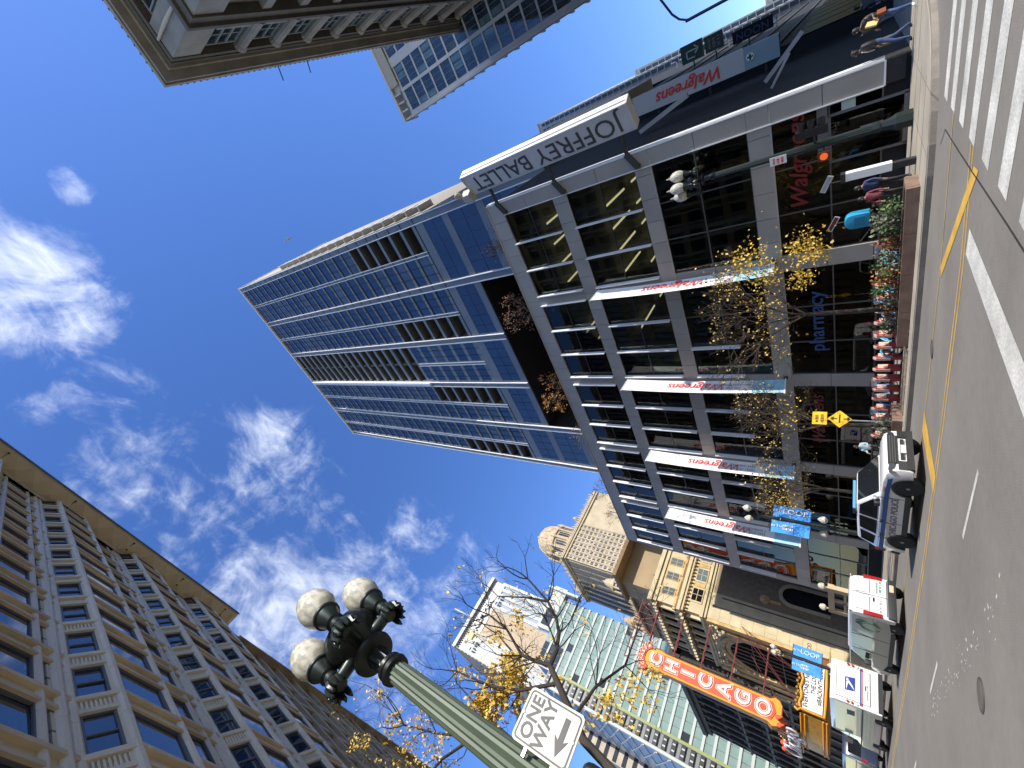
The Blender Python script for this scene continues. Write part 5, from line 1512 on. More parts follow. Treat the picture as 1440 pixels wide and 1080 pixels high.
def wheel(t_, x, y, r, side, name='wheel', rimm=None, width=.24):
    b = MB(); b.lathe((x, y, r), [(r * .62, -width / 2), (r * .93, -width / 2), (r, -width * .3), (r, width * .3), (r * .93, width / 2), (r * .62, width / 2)], 28, axis=(0, 1, 0))
    w = b.build(name, M_rubber, t_, smooth=True)
    b = MB(); s_ = side
    b.lathe((x, y, r), [(r * .64, s_ * width * .48), (r * .60, s_ * width * .36), (r * .25, s_ * width * .34)] if s_ > 0 else [(r * .25, s_ * width * .34), (r * .60, s_ * width * .36), (r * .64, s_ * width * .48)], 24, axis=(0, 1, 0))
    b.lathe((x, y, r), [(r * .22, s_ * width * .36), (r * .18, s_ * width * .5), (.001, s_ * width * .5)] if s_ > 0 else [(.001, s_ * width * .5), (r * .18, s_ * width * .5), (r * .22, s_ * width * .36)], 16, axis=(0, 1, 0))
    for k in range(5):
        a = 2 * pi * k / 5; c_ = Vector((x + r * .42 * cos(a), y + s_ * width * .37, r + r * .42 * sin(a)))
        b.obox(c_, (cos(a), 0, sin(a)), (0, 1, 0), (-sin(a), 0, cos(a)), r * .22, .02, r * .07)
    b.build('rim', rimm or M_rim, w, smooth=True)
    b = MB(); b.lathe((x, y, r), [(r * .14, s_ * width * .52), (.001, s_ * width * .53)] if s_ > 0 else [(.001, s_ * width * .53), (r * .14, s_ * width * .52)], 12, axis=(0, 1, 0)); b.build('hub', M_hub, w)
    return w
def loft(b, bottom, top):
    """ring of bottom points to ring of top points, capped on top"""
    n = len(bottom); b.add(list(bottom) + list(top), [(i, (i + 1) % n, (i + 1) % n + n, i + n) for i in range(n)] + [tuple(range(n, 2 * n))])

# ---- police SUV
hd = atan2(-1.0, -.075)
pc = thing('police_car', 'white police SUV with a blue side stripe, parked facing the crossing', 'car', (13.05, 15.2, 0), hd, local=True)
L2, Wd = 2.6, .93
wf, wr, wrad = 1.6, -1.52, .375
top = [(-2.55, .45), (-2.6, .75), (-2.52, 1.02), (-2.2, 1.06), (1.05, 1.02), (1.75, .99), (2.25, .92), (2.5, .80), (2.6, .60), (2.58, .36)]
ol = arch_outline(top, .27, (wf, wr), .44, -2.5, 2.5)
b = MB(); b.prism([(x, -Wd, z) for x, z in ol], (0, 2 * Wd, 0))
body = soft(b.build('body', M_carw, pc), .085, 3)
# plan taper at nose and tail
for v in body.data.vertices:
    k = max(0, (abs(v.co.x) - 1.7) / .9); v.co.y *= 1 - .12 * k * k
    if v.co.z > .75: v.co.y *= 1 - .05 * (v.co.z - .75) / .3
b = MB()
loft(b, [(-2.42, -.86, 1.03), (1.12, -.86, 1.0), (1.12, .86, 1.0), (-2.42, .86, 1.03)], [(-2.12, -.68, 1.58), (.12, -.70, 1.62), (.12, .70, 1.62), (-2.12, .68, 1.58)])
cab = soft(b.build('cabin', M_carw, pc), .10, 3)
def side_glass(t_, quads, m=M_cglass):
    b = MB()
    for q in quads: b.add(q, [tuple(range(len(q)))])
    return b
gy = lambda z: .86 - (.86 - .70) * (z - 1.0) / .6 + .012
for s_ in (-1, 1):
    for nm, pts in (('front_window', [(.92, 1.05), (.12, 1.53), (-.42, 1.54), (-.42, 1.06)]), ('rear_window', [(-.50, 1.06), (-.50, 1.54), (-1.25, 1.52), (-1.38, 1.07)]), ('quarter_window', [(-1.50, 1.08), (-1.38, 1.51), (-1.98, 1.47), (-2.12, 1.12)])):
        b = MB(); pts_ = [(x, s_ * gy(z), z) for x, z in pts]
        b.add(pts_ if s_ < 0 else pts_[::-1], [tuple(range(4))]); b.build(nm, M_cglass, pc)
b = MB(); b.add([(1.10, -.76, 1.06), (1.10, .76, 1.06), (.19, .62, 1.585), (.19, -.62, 1.585)], [(0, 1, 2, 3)]); b.build('windscreen', M_cglass, pc)
b = MB(); b.add([(-2.42, .7, 1.12), (-2.42, -.7, 1.12), (-2.17, -.6, 1.52), (-2.17, .6, 1.52)], [(0, 1, 2, 3)]); b.build('rear_windscreen', M_cglass, pc)
for x, s_ in ((wf, -1), (wf, 1), (wr, -1), (wr, 1)): wheel(pc, x, s_ * (Wd - .12), wrad, s_)
for x in (wf, wr):
    for s_ in (-1, 1):
        b = MB()
        for i in range(12):
            a0, a1 = pi * i / 12, pi * (i + 1) / 12
            b.prism([(x + r_ * cos(a), s_ * (Wd + .012), .27 + r_ * sin(a)) for r_, a in ((.43, a0), (.50, a0), (.50, a1), (.43, a1))][::(1 if s_ < 0 else -1)], (0, -s_ * .08, 0))
        b.build('arch_trim', M_plastic, pc)
for s_ in (-1, 1):
    y = s_ * (Wd + .006)
    b = MB()
    p = [(1.25, .80), (2.12, .74), (1.98, .86), (1.2, .92)]
    p2 = [(-2.3, .86), (1.25, .80), (1.2, .92), (-2.3, .98)]
    for q in (p, p2): b.prism([(x, y, z) for x, z in (q if s_ < 0 else q[::-1])], (0, -s_ * .01, 0))
    b.build('blue_stripe', M_pblue, pc)
    b = MB(); b.box(-1.05, 1.15, min(y, y - s_ * .05), max(y, y - s_ * .05) + .001, .27, .42); b.build('sill', M_plastic, pc)
    letters('door_lettering', 'CHICAGO POLICE', .24, mat('lettering_grey', (0.20, 0.20, 0.22), 0.5), pc, (-.1, y + s_ * .006, .64), (-1 if s_ > 0 else 1, 0, 0) , Z_, .002, wide=1.15, bold=.006)
    print_marks('fender_number', 1, .3, .13, mat('lettering_red', (0.4, 0.10, 0.06), 0.5), pc, (1.45, s_ * (Wd - .005), .91), (-1 if s_ > 0 else 1, 0, 0), Z_)
    b = MB(); b.obox((.82, s_ * (Wd + .1), 1.09), (1, 0, 0), (0, 1, 0), Z_, .09, .1, .075); m_ = soft(b.build('mirror', M_plastic, pc), .03)
    b = MB()
    for x in (-.35, -1.22): b.obox((x, s_ * (Wd + .01), 1.0 - .04), (1, 0, 0), (0, 1, 0), Z_, .09, .02, .018)
    b.build('door_handle', M_plastic, pc)
    b = MB()
    for x in (1.0, -.45, -1.42): b.box(x - .008, x + .008, min(y, y - s_ * .02), max(y, y - s_ * .02), .44, 1.02)
    b.build('door_gap', M_joint, pc)
    b = MB(); b.add([(2.33, s_ * .82, .88), (2.5, s_ * .62, .84), (2.54, s_ * .62, .70), (2.42, s_ * .84, .68)][::s_], [(0, 1, 2, 3)])
    b.obox((2.50, s_ * .70, .77), (.8, s_ * .5, 0), (-s_ * .5, .8, 0), Z_, .07, .17, .075); b.build('headlight', M_head, pc)
    b = MB(); b.obox((2.60, s_ * .64, .52), (1, .3 * s_, 0), (-.3 * s_, 1, 0), Z_, .05, .16, .10); b.build('fog_lamp_recess', M_plastic, pc)
    b = MB(); b.obox((-2.52, s_ * .74, .92), (1, 0, 0), (0, 1, 0), Z_, .05, .12, .14); b.build('tail_light', M_tail, pc)
b = MB(); b.box(2.5, 2.64, -.58, .58, .62, .86); b.build('grille', M_plastic, pc)
b = MB()
for z in (.68, .74, .80): b.box(2.635, 2.66, -.56, .56, z - .012, z + .012)
b.build('grille_bar', mat('grille_grey', (0.08, 0.08, 0.08), 0.4), pc)
b = MB(); b.box(2.42, 2.66, -.80, .80, .25, .42); b.build('front_bumper', M_plastic, pc)
b = MB(); b.box(2.60, 2.66, -.42, .42, .47, .56); b.build('lower_grille', M_plastic, pc)
b = MB(); b.box(2.67, 2.69, -.17, .17, .42, .55); b.build('number_plate', mat('plate_grey_white', (0.5, 0.5, 0.52), 0.5), pc)
b = MB(); b.box(-2.66, -2.45, -.85, .85, .38, .62); b.build('rear_bumper', M_plastic, pc)
b = MB(); b.box(-.62, -.30, -.62, .62, 1.64, 1.72); b.build('light_bar', mat('light_bar_blue', (0.10, 0.30, 0.55), 0.2), pc)
b = MB(); b.box(-.62, -.30, -.66, -.62, 1.64, 1.7); b.box(-1.05, -.95, -.3, -.2, 1.6, 1.72); b.build('roof_antenna', M_plastic, pc)
b = MB(); b.lathe((.95, -.98, 1.14), [(.06, 0), (.07, .08), (.001, .1)], 10, axis=(1, 0, 0)); b.build('spotlight', M_chrome, pc)
for sgn_ in (-1, 1):
    b = MB()
    for x in (-.42, -1.28):
        for a in range(4): b.lathe((x + .05 + .035 * cos(a * pi / 2), sgn_ * (Wd + .008), .92 + .035 * sin(a * pi / 2)), [(.016, 0), (.016, .004)], 6, axis=(0, sgn_, 0))
    b.build('star_badge', M_plastic, pc)

def squash(t_, f):
    for ch in t_.children:
        if ch.name.split('.')[0] == 'wheel' or ch.type != 'MESH': continue
        for q in [ch] + list(ch.children):
            for v in q.data.vertices: v.co.x = f(v.co.x)
squash(pc, lambda x: 2.02 + (x - 2.02) * .62 if x > 2.02 else (-1.95 + (x + 1.95) * .75 if x < -1.95 else x))
# ---- small white van seen from behind
vn = thing('cargo_van', 'small cargo van with a white rear and green leaf emblem on its shaded side', 'van', (13.35, 25.35, 0), atan2(1.0, .06), local=True)
vl, vw = 3.1, .92
wf, wr = 2.05, -2.3
top = [(-3.1, .5), (-3.12, .95), (-3.02, 1.55), (-2.9, 1.82), (-2.6, 1.88), (.9, 1.9), (1.2, 1.84), (2.2, 1.12), (2.85, .95), (3.1, .72), (3.1, .4)]
ol = arch_outline(top, .30, (wf, wr), .42, -3.05, 3.05)
b = MB(); b.prism([(x, -vw, z) for x, z in ol], (0, 2 * vw, 0)); body = soft(b.build('body', M_carw, vn), .11, 3)
for v in body.data.vertices:
    if v.co.z > .9: v.co.y *= 1 - .08 * (v.co.z - .9)
    k = max(0, (v.co.x - 1.9) / 1.2); v.co.y *= 1 - .12 * k * k
for x, s_ in ((wf, -1), (wf, 1), (wr, -1), (wr, 1)): wheel(vn, x, s_ * (vw - .12), .35, s_)
def vy(z): return vw * (1 - .08 * max(0, z - .9)) + .006
for s_ in (-1, 1):
    b = MB(); pts = [(-2.78, 1.02), (-2.72, 1.74), (.45, 1.74), (.55, 1.02)]
    b.prism([(x, s_ * vy(z), z) for x, z in (pts if s_ < 0 else pts[::-1])], (0, -s_ * .02, 0)); b.build('side_panel', M_vsilver, vn)
    b = MB(); pts = [(-2.75, .52), (-2.76, .94), (2.3, .94), (2.4, .60), (1.5, .42), (-1.7, .42)]
    b.prism([(x, s_ * (vw + .005), z) for x, z in (pts if s_ < 0 else pts[::-1])], (0, -s_ * .02, 0)); b.build('lower_panel', M_vsilver, vn)
    b = MB(); pts = [(.72, 1.08), (.72, 1.70), (1.15, 1.70), (2.0, 1.14)]
    b.prism([(x, s_ * (vy(z) + .002), z) for x, z in (pts if s_ < 0 else pts[::-1])], (0, -s_ * .02, 0)); b.build('cab_window', M_cglass, vn)
    b = MB(); b.box(-1.85, 1.6, s_ * vw - .03, s_ * vw + .012, .28, .44); b.build('sill', M_plastic, vn)
    b = MB(); b.box(-3.02, 2.9, s_ * vy(1.86) * .96 - .02, s_ * vy(1.86) * .96 + .02, 1.80, 1.83); b.build('roof_rail', M_carw, vn)
    b = MB(); b.obox((1.55, s_ * (vw + .14), 1.14), (1, 0, 0), (0, 1, 0), Z_, .08, .12, .12); soft(b.build('mirror', M_plastic, vn), .03)
    b = MB(); b.obox((-3.06, s_ * .83, 1.05), (1, 0, 0), (0, 1, 0), Z_, .07, .08, .32); soft(b.build('tail_light', M_tail, vn), .02)
    b = MB(); b.obox((2.95, s_ * .66, .82), (1, 0, 0), (0, 1, 0), Z_, .06, .14, .08); b.build('headlight', M_head, vn)
    b = MB(); b.box(-.9, -.885, s_ * vw - .02, s_ * vw + .011, .45, 1.75); b.box(.62, .635, s_ * vw - .02, s_ * vw + .011, .45, 1.75); b.build('door_gap', M_joint, vn)
M_leaf = mat('emblem_green', (0.03, 0.16, 0.06), 0.5)
b = MB(); c = (-2.0, vw + .012, 1.22)
def leaf_shape(b, cx, cz, ang, ln, wd, y):
    p = []
    for i in range(9):
        t_ = i / 8; p.append((ln * (t_ - .5), wd * sin(pi * t_)))
    for i in range(7, 0, -1):
        t_ = i / 8; p.append((ln * (t_ - .5), -wd * .2 * sin(pi * t_)))
    q = [(cx + u * cos(ang) - v * sin(ang), y, cz + u * sin(ang) + v * cos(ang)) for u, v in p]
    b.prism(q, (0, .004, 0))
leaf_shape(b, -2.25, 1.42, .9, .5, .10, vw + .0); leaf_shape(b, -2.3, .88, -.5, .5, .12, vw + .01)
for i in range(14):
    a = radians(-60 + 20 * i)
    b.obox((-1.95 + .33 * cos(a), vw + .002, 1.12 + .33 * sin(a)), (-sin(a), 0, cos(a)), (0, 1, 0), (cos(a), 0, sin(a)), .06, .008, .022)
b.build('leaf_emblem', M_leaf, vn)
b = MB(); leaf_shape(b, -2.05, 1.5, -.8, .4, .09, vw - .01); b.build('leaf_emblem', mat('emblem_blue', (0.02, 0.05, 0.2), 0.5), vn)
b = MB()
b.box(-3.13, -3.10, -.008, .008, .55, 1.75); b.box(-3.12, -3.10, -.8, .8, .58, .60); b.build('rear_door_gap', M_joint, vn)
for s_ in (-1, 1):
    b = MB(); b.obox((-3.09, s_ * .40, 1.42), (.07, 0, .6), (0, 1, 0), (-.6, 0, .07), .26, .31, .012); soft(b.build('rear_door_panel', mat('van_white_panel', (0.66, 0.66, 0.66), 0.3), vn), .01)
b = MB(); b.box(-3.18, -3.0, -.88, .88, .28, .56); soft(b.build('rear_bumper', M_plastic, vn), .04)
b = MB(); b.box(-3.20, -3.17, -.62, -.30, .36, .50); b.build('number_plate', mat('plate_amber', (0.6, 0.45, 0.3), 0.5), vn)
print_marks('door_print', 2, .6, .11, mat('print_green', (0.06, 0.22, 0.14), 0.5), vn, (-3.125, -.42, .86), -Y_, Z_)
print_marks('door_print', 1, .6, .12, mat('print_grey2', (0.2, 0.2, 0.22), 0.5), vn, (-3.125, .42, .80), -Y_, Z_, 4)
b = MB(); b.box(-3.15, -3.12, .1, .28, 1.0, 1.05); b.build('door_handle', M_plastic, vn)

# ---- mail truck
mt = thing('mail_truck', 'boxy white mail truck with a blue eagle emblem on its rear roller door', 'truck', (13.78, 36.4, 0), atan2(1.0, .05), local=True)
tl, tw_ = 3.4, 1.1
top = [(-3.4, .55), (-3.4, 2.55), (-3.25, 2.76), (1.9, 2.78), (2.1, 2.62), (2.5, 1.5), (3.3, 1.3), (3.4, 1.0), (3.4, .5)]
ol = arch_outline(top, .45, (2.2, -2.2), .45, -3.4, 3.4)
b = MB(); b.prism([(x, -tw_, z) for x, z in ol], (0, 2 * tw_, 0)); soft(b.build('body', M_carw, mt), .09, 2)
for x, s_ in ((2.2, -1), (2.2, 1), (-2.2, -1), (-2.2, 1)): wheel(mt, x, s_ * (tw_ - .14), .40, s_)
for s_ in (-1, 1):
    b = MB(); b.box(-3.2, 1.7, s_ * tw_ - .012, s_ * tw_ + .012, 1.35, 2.55); b.build('side_panel', M_vsilver, mt)
    b = MB(); b.box(-3.2, 3.1, s_ * tw_ - .012, s_ * tw_ + .012, .75, 1.22); b.build('lower_panel', M_vsilver, mt)
    b = MB(); b.box(-3.3, 3.2, s_ * tw_ - .015, s_ * tw_ + .02, 1.25, 1.32); b.build('side_stripe', M_plastic, mt)
    b = MB(); b.prism([(x, s_ * (tw_ + .014), z) for x, z in [(-2.55, 1.62), (-1.75, 1.62), (-1.65, 1.98), (-2.45, 1.98)][::-s_]], (0, -s_ * .01, 0)); b.build('side_emblem', mat('emblem_navy', (0.02, 0.03, 0.14), 0.5), mt)
    for k in range(2):
        b = MB(); b.lathe((-3.44, s_ * 1.0, 1.95 - .2 * k), [(.07, 0), (.07, .03), (.001, .05)], 10, axis=(-1, 0, 0)); b.build('tail_light', M_tail, mt)
    b = MB(); b.lathe((-3.44, s_ * 1.0, 1.55), [(.07, 0), (.07, .03), (.001, .05)], 10, axis=(-1, 0, 0)); b.build('reverse_light', M_plate, mt)
    b = MB(); b.obox((2.3, s_ * 1.35, 1.9), (1, 0, 0), (0, 1, 0), Z_, .06, .12, .2); b.bar((2.2, s_ * 1.05, 1.9), (2.3, s_ * 1.35, 1.9), .03); b.build('mirror', M_plastic, mt)
b = MB(); b.box(-3.43, -3.40, -.86, .86, .98, 2.46); rd = b.build('roller_door', mat('door_white', (0.70, 0.70, 0.68), 0.35), mt)
b = MB()
for a_ in ((-.88, -.86, .96, 2.48), (.86, .88, .96, 2.48), (-.88, .88, 2.46, 2.48), (-.88, .88, .96, .98)): b.box(-3.435, -3.40, a_[0], a_[1], a_[2], a_[3])
b.build('door_edge', M_joint, rd)
M_usb = mat('eagle_blue', (0.025, 0.05, 0.26), 0.4)
b = MB(); b.prism([(-3.445, .36, 1.62), (-3.445, -.36, 1.62), (-3.445, -.28, 2.08), (-3.445, .44, 2.08)][::-1], (.01, 0, 0)); b.build('eagle_emblem', M_usb, rd)
b = MB(); b.prism([(-3.452, .34, 1.64), (-3.452, -.10, 2.02), (-3.452, -.26, 2.0), (-3.452, .1, 1.74)][::-1], (.006, 0, 0)); b.prism([(-3.452, .42, 2.02), (-3.452, .0, 2.02), (-3.452, -.24, 1.90), (-3.452, .06, 1.94)], (.006, 0, 0)); b.build('eagle_head', M_sign_w, rd)
b = MB(); b.box(-3.44, -3.43, -1.0, 1.0, 1.36, 1.41); b.build('blue_stripe', M_usb, mt)
b = MB(); b.box(-3.44, -3.43, -1.0, 1.0, 1.29, 1.34); b.build('red_stripe', M_tail, mt)
b = MB(); b.box(-3.46, -3.43, -.12, .12, 1.15, 1.19); b.build('door_handle', M_plastic, rd)
b = MB(); b.box(-3.52, -3.35, -1.02, 1.02, .42, .62); b.build('rear_bumper', M_plastic, mt)
print_marks('rear_print', 1, .8, .10, mat('print_grey2', (0.2, 0.2, 0.22), 0.5), mt, (-3.445, .2, 1.08), -Y_, Z_)
b = MB(); b.add([(2.12, -.9, 2.55), (2.12, .9, 2.55), (2.5, .95, 1.55), (2.5, -.95, 1.55)], [(3, 2, 1, 0)]); b.build('windscreen', M_cglass, mt)
# ---- dark truck ahead of it
dk = thing('dark_van', 'dark van mostly hidden ahead of the mail truck, under the marquee', 'van', (14.2, 46.0, 0), atan2(1.0, .05), local=True)
top = [(-2.8, .5), (-2.8, 1.9), (-2.6, 2.3), (1.2, 2.3), (1.7, 1.6), (2.7, 1.2), (2.8, .5)]
ol = arch_outline(top, .4, (1.9, -1.9), .42, -2.8, 2.8)
b = MB(); b.prism([(x, -1, z) for x, z in ol], (0, 2, 0)); soft(b.build('body', mat('navy_car_paint', (0.02, 0.03, 0.06), 0.25, 0, 0, 1, 0, 0, 6, 1.5, None, False, .5), dk), .08, 2)
for x, s_ in ((1.9, -1), (1.9, 1), (-1.9, -1), (-1.9, 1)): wheel(dk, x, s_ * .88, .36, s_)
b = MB(); b.box(-2.83, -2.8, -.8, .8, 1.3, 2.0); b.build('rear_windscreen', M_cglass, dk)
for s_ in (-1, 1):
    b = MB(); b.obox((-2.8, s_ * .9, 1.1), (1, 0, 0), (0, 1, 0), Z_, .04, .06, .18); b.build('tail_light', M_tail, dk)
    b = MB(); b.box(-2.4, 1.1, s_ * 1.0 - .012, s_ * 1.0 + .012, 1.5, 2.1); b.build('side_window', M_cglass, dk)

# ================================================================== planters, docks, bikes, signs on the far pavement
M_gplant = mat('brown_granite', (0.20, 0.13, 0.095), 0.6, 0, 0.25, 3, 0.15)
M_greenA = mat('leaf_green', (0.075, 0.13, 0.035), 0.7, 0, 0.4, 5)
M_greenB = mat('leaf_grey_green', (0.16, 0.18, 0.11), 0.75, 0, 0.4, 5)
M_orange = mat('leaf_orange', (0.34, 0.12, 0.03), 0.7, 0, 0.4, 5)
M_yleaf = mat('leaf_yellow', (0.56, 0.36, 0.035), 0.6, 0, 0.35, 4)
M_yleaf2 = mat('leaf_pale_yellow', (0.60, 0.44, 0.12), 0.6, 0, 0.3, 4)
M_soil = mat('soil', (0.05, 0.035, 0.025), 0.9)
def planter(x0, x1, y0, y1, label):
    t_ = thing('planter', label, 'planter', (x0, y0, .15), group='granite planters along the far kerb')
    n = max(2, int((y1 - y0) / 1.25))
    for k in range(n):
        ya, yb = y0 + (y1 - y0) * k / n, y0 + (y1 - y0) * (k + 1) / n
        piece('stone', M_gplant, x0, x0 + .16, ya + .006, yb - .006, .15, .48, t_); piece('stone', M_gplant, x1 - .16, x1, ya + .006, yb - .006, .15, .48, t_)
    piece('stone', M_gplant, x0 + .165, x1 - .165, y0, y0 + .16, .15, .48, t_); piece('stone', M_gplant, x0 + .165, x1 - .165, y1 - .16, y1, .15, .48, t_)
    piece('soil', M_soil, x0 + .16, x1 - .16, y0 + .16, y1 - .16, .15, .42, t_)
planter(17.9, 19.1, 6.3, 12.3, 'long brown granite planter nearest the crossing, under the yellow-leaved tree')
planter(17.75, 18.95, 16.0, 21.5, 'brown granite planter just ahead of the police car')
def leaf_cloud(b, c, sx_, sy_, sz_, n, ls, rng, droop=0.0):
    for i in range(n):
        p = Vector((c[0] + rng.gauss(0, sx_), c[1] + rng.gauss(0, sy_), c[2] + rng.gauss(0, sz_)))
        d = Vector((rng.gauss(0, 1), rng.gauss(0, 1), rng.gauss(0, 1) - droop)).normalized()
        u = d.cross(Vector((rng.gauss(0, 1), rng.gauss(0, 1), rng.gauss(0, 1)))).normalized()
        l = ls * rng.uniform(.6, 1.3); w = l * .32
        b.add([p, p + d * l * .5 + u * w, p + d * l, p + d * l * .5 - u * w], [(0, 1, 2, 3)])
rp = random.Random(31)
def shrub(x, y, m, s, label, group=None):
    t_ = thing('shrub', label, 'plant', (x, y, .42), group=group)
    b = MB()
    for k in range(6):
        a = rp.uniform(0, 6.3); b.tube([(x, y, .42), (x + .12 * s * cos(a), y + .12 * s * sin(a), .42 + .3 * s), (x + .25 * s * cos(a), y + .25 * s * sin(a), .42 + .6 * s)], [.012, .009, .004], 5)
    b.build('stem', M_greenB, t_)
    b = MB(); leaf_cloud(b, (x, y, .42 + .42 * s), .17 * s, .19 * s, .17 * s, 170, .13 * s, rp, -.5); b.build('foliage', m, t_)
G = 'plants in the long planter'
for k, y in enumerate((6.9, 7.35, 7.8, 8.3, 8.75, 9.2, 9.7, 10.1, 10.6, 11.0, 11.5, 11.9)):
    m = [M_greenA, M_greenB, M_greenA, M_orange, M_greenB, M_greenA, M_orange, M_greenA, M_greenB, M_orange, M_greenB, M_greenA][k]
    nm = {M_greenA: 'bright green', M_greenB: 'grey-green', M_orange: 'rust orange'}[m]
    lab = nm + ' plant in the long planter, %s from its crossing end' % ['first', 'second', 'third', 'fourth', 'fifth', 'sixth', 'seventh', 'eighth', 'ninth', 'tenth', 'eleventh', 'twelfth'][k]
    shrub(18.45 + rp.uniform(-.15, .2), y, m, rp.uniform(.75, 1.25) if k < 8 else .7, lab, 'plants in the long planter')
for k, y in enumerate((16.5, 17.3, 18.1, 19.0, 20.0)):
    shrub(18.3 + rp.uniform(-.1, .2), y, M_greenB, .7, 'low grey-green plant in the planter ahead of the police car, %s from the crossing side' % ['first', 'second', 'third', 'fourth', 'fifth'][k], 'low plants in the second planter')
structure_cob = MB()
for k in range(12):
    structure_cob.box(17.8, 19.0, 12.4 + k * .28, 12.65 + k * .28, .15, .175)
structure(structure_cob.build('cobble_strip', mat('cobble', (0.26, 0.20, 0.14), 0.8, 0, 0.3, 4)))
# dock posts
M_dred = mat('dock_red', (0.36, 0.035, 0.035), 0.45)
M_dpale = mat('dock_pale_face', (0.70, 0.48, 0.38), 0.5)
proto = thing('dock_post', 'red bike dock post with a pale sloping top, in the row behind the planters', 'dock post', (0, 0, .15), local=True, group='red bike dock posts in a row')
b = MB(); b.prism([(-.2, -.065, 0), (.16, -.065, 0), (.16, -.065, .72), (-.1, -.065, .92), (-.2, -.065, .82)], (0, .13, 0)); b.build('post', M_dred, proto)
b = MB(); b.obox((-.21, 0, .62), (1, 0, 0), (0, 1, 0), Z_, .012, .062, .24); b.obox((-.15, 0, .885), (.7, 0, .7), (0, 1, 0), (-.7, 0, .7), .09, .065, .012); b.box(-.12, .16, -.067, -.064, .45, .78); b.build('pale_face', M_dpale, proto)
b = MB(); b.box(-.25, .3, -.16, .16, -.0, .03); b.build('foot', M_plastic, proto)
ORDINAL = ['first', 'second', 'third', 'fourth', 'fifth', 'sixth', 'seventh', 'eighth', 'ninth', 'tenth', 'eleventh', 'twelfth', 'thirteenth', 'fourteenth', 'fifteenth', 'sixteenth']
dock_y = [9.95, 10.55, 11.09, 11.67, 12.25, 12.87, 13.46, 14.05, 14.66, 15.21, 15.81, 16.36, 16.97, 17.56, 18.14, 18.72]
for i, y in enumerate(dock_y):
    if i == 0: proto.location = (19.75, y, .15)
    else: copy_thing(proto, (19.75, y, .15), 0, 'red bike dock post, %s from the crossing end of the row' % ORDINAL[i])
proto['label'] = 'red bike dock post, first at the crossing end of the row'
# hire bikes
M_bike = mat('hire_bike_blue', (0.10, 0.36, 0.60), 0.4)
def bike(x, y, a, label):
    t_ = thing('hire_bike', label, 'bicycle', (x, y, .15), a, group='blue hire bikes standing at the docks', local=True)
    for wx, nm in ((-.52, 'wheel'), (.52, 'wheel')):
        b = MB()
        pts = [(wx + .32 * cos(2 * pi * k / 18), 0, .33 + .32 * sin(2 * pi * k / 18)) for k in range(19)]
        b.tube(pts, .022, 6, cap=False); w_ = b.build(nm, M_rubber, t_)
        b = MB()
        for k in range(8): b.bar((wx, 0, .33), (wx + .31 * cos(pi * k / 4), 0, .33 + .31 * sin(pi * k / 4)), .006)
        b.build('spoke', M_chrome, w_)
        b = MB(); b.tube([(wx + .37 * cos(pi * (k / 8)), 0, .33 + .37 * sin(pi * k / 8)) for k in range(9)], .03, 6); b.build('mudguard', M_bike, t_)
    b = MB(); b.tube([(.45, 0, .78), (.3, 0, .48), (-.08, 0, .32), (-.52, 0, .33)], .035, 7); b.tube([(-.08, 0, .32), (-.22, 0, .86)], .03, 7); b.tube([(.52, 0, .33), (.42, 0, .95)], .025, 7); b.build('frame', M_bike, t_)
    b = MB(); b.tube([(.40, -.3, 1.0), (.44, -.1, 1.0), (.44, .1, 1.0), (.40, .3, 1.0)], .018, 6); b.build('handlebar', M_plastic, t_)
    b = MB(); b.obox((-.24, 0, .9), (1, 0, 0), (0, 1, 0), Z_, .13, .07, .03); b.build('saddle', M_plastic, t_)
    b = MB(); b.obox((.62, 0, .85), (1, 0, .1), (0, 1, 0), (-.1, 0, 1), .12, .16, .1); b.build('basket', M_chrome, t_)
for k, (y, lab) in enumerate(((9.65, 'blue hire bike at the first red dock posts, behind bright green plants'), (11.4, 'blue hire bike docked beside the first street tree trunk'), (12.0, 'second blue hire bike just past the first tree trunk'), (13.85, 'blue hire bike in the middle of the dock row, by the grey shop column'), (16.6, 'blue hire bike beside the second street tree trunk'), (18.4, 'blue hire bike at the last dock posts by the police car'))):
    bike(20.45, y, .0 + rp.uniform(-.1, .1), lab)
# yellow road signs
M_yel = mat('road_sign_yellow', (0.80, 0.46, 0.015), 0.45)
ys = thing('yellow_road_sign', 'yellow diamond road sign with black arrows under a yellow plaque by the kerb', 'sign', (18.25, 16.5, .15))
b = MB(); b.tube([(18.25, 16.54, .15), (18.25, 16.54, 3.3)], .035, 8); b.build('post', M_chrome, ys)
u_ = Vector((.96, -.28, 0)); n_ = Vector((-.28, -.96, 0)); c_ = Vector((18.25, 16.48, 0))
def sp(a, z, d=0.0):
    return c_ + u_ * a + Z_ * z + n_ * d
b = MB(); b.prism([sp(0, 1.80), sp(.47, 2.25), sp(0, 2.70), sp(-.47, 2.25)], n_ * -.02); b.build('diamond_plate', M_yel, ys)
b = MB(); b.prism([sp(-.35, 2.72), sp(.35, 2.72), sp(.35, 3.28), sp(-.35, 3.28)], n_ * -.02); b.build('plaque', M_yel, ys)
print_marks('sign_print', 2, .5, .2, M_sign_k, ys, sp(0, 3.0, .008), u_, Z_, 6)
b = MB()
for z, s_ in ((2.42, 1), (2.02, -1)):
    b.obox(sp(0, z, .008), u_, n_, Z_, .028, .003, .09); b.prism([sp(-.12, z + .05 * s_, .006), sp(.12, z + .05 * s_, .006), sp(0, z + .18 * s_, .006)], n_ * .004)
b.obox(sp(0, 2.25, .008), u_, n_, Z_, .22, .003, .028); b.build('arrow', M_sign_k, ys)
